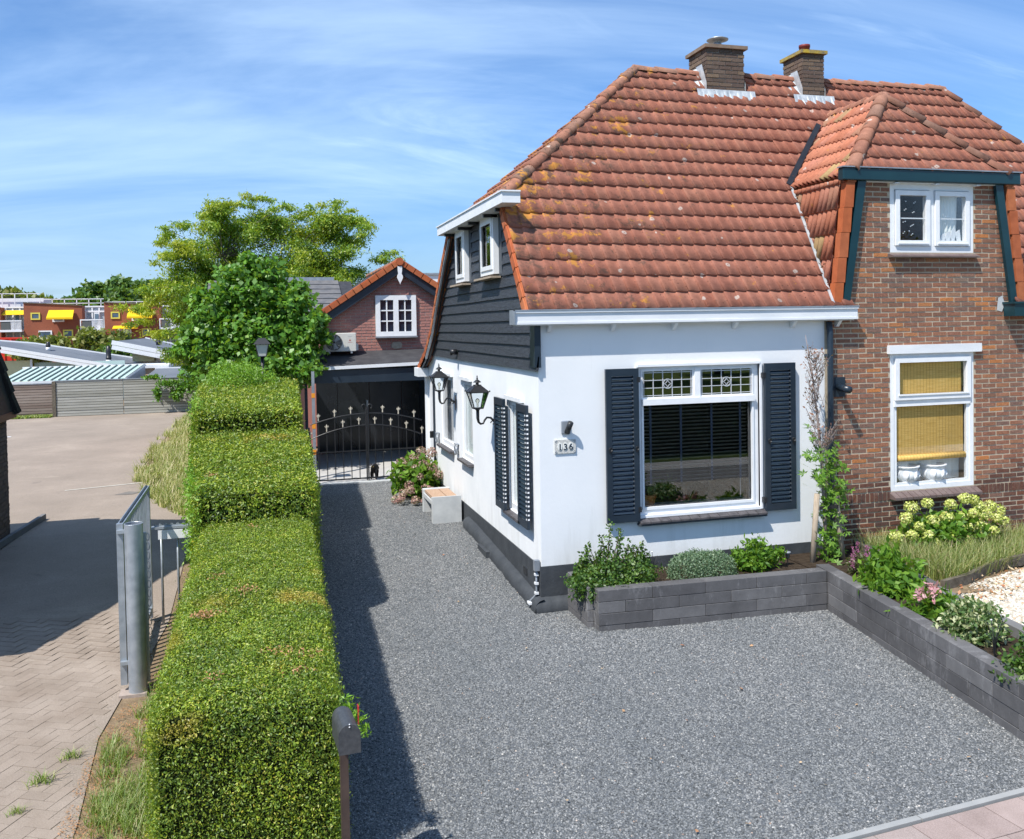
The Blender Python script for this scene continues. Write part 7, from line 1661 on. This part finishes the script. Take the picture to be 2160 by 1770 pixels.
part('awning', MB().slab([(-20.05, 60.9, 4.82), (-18.70, 60.9, 4.82), (-18.70, 60.1, 4.50), (-20.1, 60.1, 4.50)], .03), yel, AB)
part('roof_house', MB().box(-22.5, -18.1, 63.5, 66, 4.9, 5.75), M['white2'], AB)
rl = part('roof_railing', MB().box(-18.1, -14.0, 63.2, 63.25, 5.62, 5.68).box(-18.1, -14.0, 63.2, 63.25, 5.32, 5.37).box(-14.0, -9, 63.6, 63.65, 5.40, 5.45).box(-22.5, -18.3, 63.2, 63.25, 6.05, 6.1), M['white2'], AB)
for k in range(16): x = -22.4+k*.82; part('railing_post', MB().box(x-.03, x+.03, 63.2, 63.25, 5.0, 6.08 if x < -18.3 else (5.66 if x < -14 else 5.45)), M['white2'], rl)
# pale block far right, peeking over the garage roof
t = thing('pale_block', 'pale flat-roofed block with a red awning peeking over the garage roof', 'building', (4, 40, .3)); part('wall', MB().box(3.6, 7.5, 40, 44, .3, 6.05), M['white2'], t); part('parapet', MB().box(3.55, 7.55, 39.9, 44, 6.05, 6.15), M['zinc'], t); part('red_awning', MB().box(4.7, 5.6, 39.5, 39.9, 5.05, 5.25), rc, t); part('vent', MB().box(3.0, 3.5, 40, 41, .3, 5.95), M['zinc'], t)

# ================================================================ trees
def branchy(mb, base, crown, rg, r0, n, lean=0):
    base = Vector(base); top = Vector(crown); mid = base.lerp(top, .45)+Vector((rg.uniform(-.2, .2), 0, 0)); mb.tube([base, mid, top], [r0, r0*.75, r0*.3], 9); return mid
def tree(name, label, base, blobs, size, dens, m, tr_=.12, spread=.8, aspect=.45, lump=.3, hollow=.35, group=None, droop=.2, seed=1, limb=True):
    t = thing(name, label, 'tree', base, 0, group); rg = random.Random(seed); base = Vector(base); mb = MB()
    cx = sum(b[0][0] for b in blobs)/len(blobs); cz = sum(b[0][2] for b in blobs)/len(blobs); cy = sum(b[0][1] for b in blobs)/len(blobs)
    fork = base.lerp(Vector((cx, cy, cz)), .55); mb.tube([base, base.lerp(fork, .5)+Vector((rg.uniform(-.05, .05), 0, 0)), fork], [tr_, tr_*.8, tr_*.6], 9); lm = MB(); P, D = [], []
    hubs = [Vector(blobs[k][0]) for k in rg.sample(range(len(blobs)), min(len(blobs), 9))]; hubs = [fork.lerp(h, .68)-Vector((0, 0, .1)) for h in hubs]; paths = []
    for h in hubs:
        m1 = fork.lerp(h, .5)+Vector((rg.uniform(-.1, .1), rg.uniform(-.1, .1), rg.uniform(-.05, .15)))*(h-fork).length*.6; lm.tube([fork, m1, h], [tr_*.42, tr_*.26, tr_*.14], 6)
    for k, (c, r) in enumerate(blobs):
        c = Vector(c); h = min(hubs, key=lambda q: (q-c).length); m1 = h.lerp(c, .5)+Vector((rg.uniform(-.1, .1), rg.uniform(-.1, .1), rg.uniform(-.12, .12)))*(c-h).length
        if k % 3 == 0: lm.tube([h, m1, c], [tr_*.10, tr_*.06, tr_*.02], 5)
        nn_ = int(dens*r[0]*max(r[1], r[2])); p, d = blob(c, r, nn_, lump, hollow, seed+k*1.3)
        P.append(p); D.append(d*np.array([1, 1, .3])+np.array([0, 0, .6]))
    P, D = np.concatenate(P), np.concatenate(D)
    part('trunk', mb, M['bark'], t, True); part('limbs', lm, M['bark'], t); foliage('crown', leaves(P, size, D, spread, aspect, .4, droop), m, t); return t
# honey locust: layered airy sprays
rg = random.Random(33); LB = []
core = [(-3.2, 20, 5.6, 1.7, 1.1), (-4.4, 20, 5.2, 1.2, .9), (-2.2, 20.3, 5.9, 1.3, .9), (-1.1, 20, 5.9, 1.1, .8), (-3.9, 20, 4.2, 1.5, .9), (-5.2, 19.8, 4.2, .9, .6), (-2.6, 20, 4.4, 1.2, 1.0), (-1.0, 20, 4.4, 1.1, .8), (.2, 20, 4.5, .9, .55), (-4.8, 19.6, 3.3, .9, .7), (-3.4, 20, 6.6, .9, .5), (-.3, 20.2, 6.4, .8, .45)]
sprays = [(-5.7, 6.1), (-5.4, 6.4), (-5.0, 6.6), (-4.5, 6.9), (-3.9, 7.1), (-3.3, 7.3), (-2.8, 7.45), (-2.2, 7.1), (-1.6, 6.9), (-1.1, 7.15), (-.6, 7.2), (0, 7.0), (.3, 6.7), (.2, 6.2), (-5.9, 5.5), (-5.5, 5.6), (-5.0, 5.9), (-5.9, 4.8), (-6.3, 4.5), (-6.7, 4.1), (-6.3, 3.9), (-5.9, 4.2), (-6.5, 3.5), (-5.9, 3.2), (-5.6, 2.6), (-5.3, 2.3), (.9, 5.4), (1.3, 5.6), (1.5, 5.1), (1.7, 4.9), (.7, 4.9), (.3, 4.2), (1.0, 4.3), (-5.3, 3.7), (-4.9, 2.7), (-.6, 3.7)]
for c_, r_ in [((-3.2, 20.3, 4.9), (1.7, 1.1, 1.3)), ((-1.4, 20.3, 5.2), (1.2, 1.0, 1.1)), ((-4.7, 20.2, 4.6), (1.2, 1.0, 1.0)), ((-2.4, 20.3, 6.2), (1.4, .9, .7)), ((-4.3, 20.2, 5.8), (.9, .8, .6)), ((-.6, 20.2, 4.4), (1.1, .9, .8)), ((-5.0, 20, 3.4), (.8, .8, .8)), ((-2.8, 20.3, 3.6), (1.6, 1.0, .9)), ((-.7, 20.2, 6.3), (.8, .7, .5)), ((.6, 20.2, 4.6), (.95, .7, .5)), ((-1.0, 20.2, 3.6), (1.2, .8, .6)), ((-5.6, 20, 4.3), (.7, .7, .45))]: LB.append((c_, r_))
for x, y, z, a, b in core:
    for k in range(int(17*a)):
        t_ = rg.uniform(0, 6.28); f = rg.uniform(.35, 1)**.5; LB.append(((x+a*f*math.cos(t_), y+a*.9*f*math.sin(t_*1.7), z+b*f*math.sin(t_)), (rg.uniform(.32, .60), rg.uniform(.3, .5), rg.uniform(.18, .36))))
for x, z in sprays:
    for q_ in range(3): LB.append(((x+rg.uniform(-.25, .25), 20+rg.uniform(-.8, .8), z-.1+rg.uniform(-.14, .12)), (rg.uniform(.20, .34), .25, rg.uniform(.07, .13))))
tree('locust_tree', 'tall airy yellow-green tree rising behind the broad-leaved tree', (-3.0, 20.5, .3), LB, .10, 2600, M['locust'], .20, .8, .34, .35, .05, droop=.7, seed=4)
HB = [((-3.1, 9.6, 3.75), (.72, .7, .62)), ((-3.85, 9.5, 3.6), (.42, .6, .42)), ((-2.4, 9.5, 3.7), (.45, .6, .42)), ((-3.6, 9.4, 3.05), (.75, .7, .55)), ((-2.55, 9.5, 3.15), (.72, .7, .6)), ((-3.95, 9.4, 2.65), (.50, .6, .42)), ((-2.15, 9.3, 2.8), (.40, .6, .42)), ((-3.0, 9.2, 2.5), (.85, .7, .5)), ((-3.45, 9.6, 4.25), (.34, .5, .30)), ((-2.8, 9.6, 4.35), (.38, .5, .30)), ((-1.85, 9.2, 3.35), (.26, .4, .24)), ((-4.25, 9.4, 3.1), (.28, .4, .24)), ((-2.15, 9.0, 2.4), (.35, .5, .3)),
      ((-3.15, 9.6, 4.62), (.16, .3, .16)), ((-2.15, 9.5, 4.02), (.18, .3, .14)), ((-4.15, 9.5, 3.85), (.18, .3, .14)), ((-1.68, 9.2, 3.0), (.14, .3, .12)), ((-4.45, 9.4, 2.8), (.18, .3, .14))]
tree('hazel_tree', 'dense broad-leaved green tree behind the far end of the hedge', (-3.0, 9.8, .3), HB, .112, 4900, M['hazel'], .11, .6, .78, .38, .35, droop=.3, seed=8)
# ivy over the fence
t = thing('climber', 'straggling leafy climber hanging over the silver-grey fence', 'climber', (-5.8, 24.3, 1.4))
IB = [((-5.5, 24.2, 1.25), (.55, .2, .30)), ((-6.1, 24.2, 1.35), (.4, .15, .12)), ((-6.45, 24.2, 1.02), (.12, .1, .30)), ((-5.8, 24.2, .95), (.25, .1, .25)), ((-6.6, 24.3, 1.58), (.35, .1, .05)), ((-5.2, 24.2, 1.6), (.6, .3, .35)), ((-4.8, 23.5, 1.4), (.7, .4, .6))]
P = np.concatenate([blob(c, r, int(1600*r[0]**.5*r[2]**.5), .3, .1, k)[0] for k, (c, r) in enumerate(IB)]); foliage('foliage', leaves(P, .09, (0, -.5, .8), .7, .7), M['hazel'], t)
# far trees
def far(label, x, y, w, h, z, m, seed, nm='oak_tree', n=11):
    rg = random.Random(seed); B_ = []
    for k in range(n):
        a = rg.uniform(0, 6.28); f = rg.uniform(.2, .75); B_.append(((x+w*f*math.cos(a), y+w*.6*math.sin(a*1.3), z+h*.1+h*f*math.sin(a)*.75), (w*rg.uniform(.28, .42), w*.35, h*rg.uniform(.25, .4))))
    tree(nm, label, (x, y, .3), B_, .55, 260*(4.0/w), m, .3, .75, .7, .3, .45, group='trees on the far skyline', seed=seed)
far('olive-brown domed tree at the far left above the flat roof', -25.6, 92, 3.5, 2.3, 5.9, M['farolive'], 2, n=14); far('low green tree between the olive dome and the rounded oak', -22.2, 95, 3.3, 2.0, 5.2, M['fartree'], 3)
far('rounded dark green oak above the left brick wing', -18.9, 90, 3.2, 2.5, 5.7, M['fartree'], 5, n=16); far('tallest dark green far tree left of the yellow-green tree', -15.1, 88, 2.9, 3.0, 6.1, M['fartree'], 6, n=16); far('green tree mostly hidden behind the yellow-green tree', -11, 88, 3, 2.6, 5.4, M['fartree'], 7); far('far tree at the extreme left edge', -30.5, 96, 3, 2.2, 5.2, M['farolive'], 9)
def bush(label, x, y, w, h, z, m, seed):
    rg = random.Random(seed); B_ = [((x+rg.uniform(-1, 1)*w*.7, y+rg.uniform(-.5, .5), z+rg.uniform(-.5, .5)*h), (w*.4, w*.35, h*.5)) for k in range(9)]
    tree('bushy_tree', label, (x, y, .3), B_, .30, 900, m, .08, .8, .5, .35, .3, group='bushy trees before the apartments', seed=seed)
bush('spreading olive bushy tree in front of the left brick wing', -14.4, 45, 1.6, .9, 2.35, M['farolive'], 12); bush('taller olive bushy tree in front of the middle brick wing', -11.3, 45, 1.7, 1.2, 2.4, M['farolive'], 13); bush('green bushy tree behind the second low building', -9.6, 42, 1.5, .8, 1.8, M['fartree'], 14)
# lantern on a post behind the hedge end
t = thing('post_lantern', 'black square lantern on a post above the far end of the hedge', 'lamp', (-2.93, 7.35, .28)); cx = 0
part('post', MB().tube([(0, 0, 0), (0, 0, 2.42)], .03, 8), M['black'], t, True, local=True)
cg = MB(); a0, a1, z0, z1 = .07, .115, 2.43, 2.65
for k in range(4):
    f = lambda a, z: [(-a, -a, z), (a, -a, z), (a, a, z), (-a, a, z)]; cg.beam(f(a0, z0)[k], f(a1, z1)[k], .012, .012); cg.beam(f(a0, z0)[k], f(a0, z0)[(k+1) % 4], .012, .012); cg.beam(f(a1, z1)[k], f(a1, z1)[(k+1) % 4], .014, .014)
    part('pane', MB().quad(f(a0, z0)[k], f(a0, z0)[(k+1) % 4], f(a1, z1)[(k+1) % 4], f(a1, z1)[k]), mat('milk_glass', (.62, .64, .62), None, rough=.3) if k == 0 else bpy.data.materials['milk_glass'], t, local=True)
part('cage', cg, M['black'], t, local=True); part('cap', MB().add([(-.15, -.15, 2.65), (.15, -.15, 2.65), (.15, .15, 2.65), (-.15, .15, 2.65), (-.06, -.06, 2.76), (.06, -.06, 2.76), (.06, .06, 2.76), (-.06, .06, 2.76)], [(0, 1, 5, 4), (1, 2, 6, 5), (2, 3, 7, 6), (3, 0, 4, 7), (4, 5, 6, 7), (3, 2, 1, 0)]), M['black'], t, local=True)

# ================================================================ unseen far side of the street, put in for the window reflections
t = thing('reflection_hedge', 'unseen dark hedge added across the street for the window reflection', 'hedge', (4, -11, 0)); part('core', MB().box(-20, 40, -11.9, -10.3, 0, 1.25), M['hedgecore'], t)  # added out of view to darken the band mirrored in the front window
P = np.stack([rng.uniform(-4, 14, 9000), rng.choice([-10.28, -11.0], 9000)+rng.uniform(-.3, .05, 9000), rng.uniform(0, 1.32, 9000)], 1); foliage('foliage', leaves(P, .08, None, 1, .5), M['fartree'], t)
for k, (x, y, lb) in enumerate(((14, -36, 'nearest broad green tree across the street'), (24, -40, 'middle broad green tree across the street'), (33, -38, 'broad green tree farthest along across the street'))):
    B_ = [((x+math.cos(a)*2.2, y, 5+math.sin(a*1.7)*2), (2, 2, 1.6)) for a in range(6)]; tree('roadside_tree', lb, (x, y, 0), B_, .5, 300, M['fartree'], .3, group='trees across the street', seed=40+k)
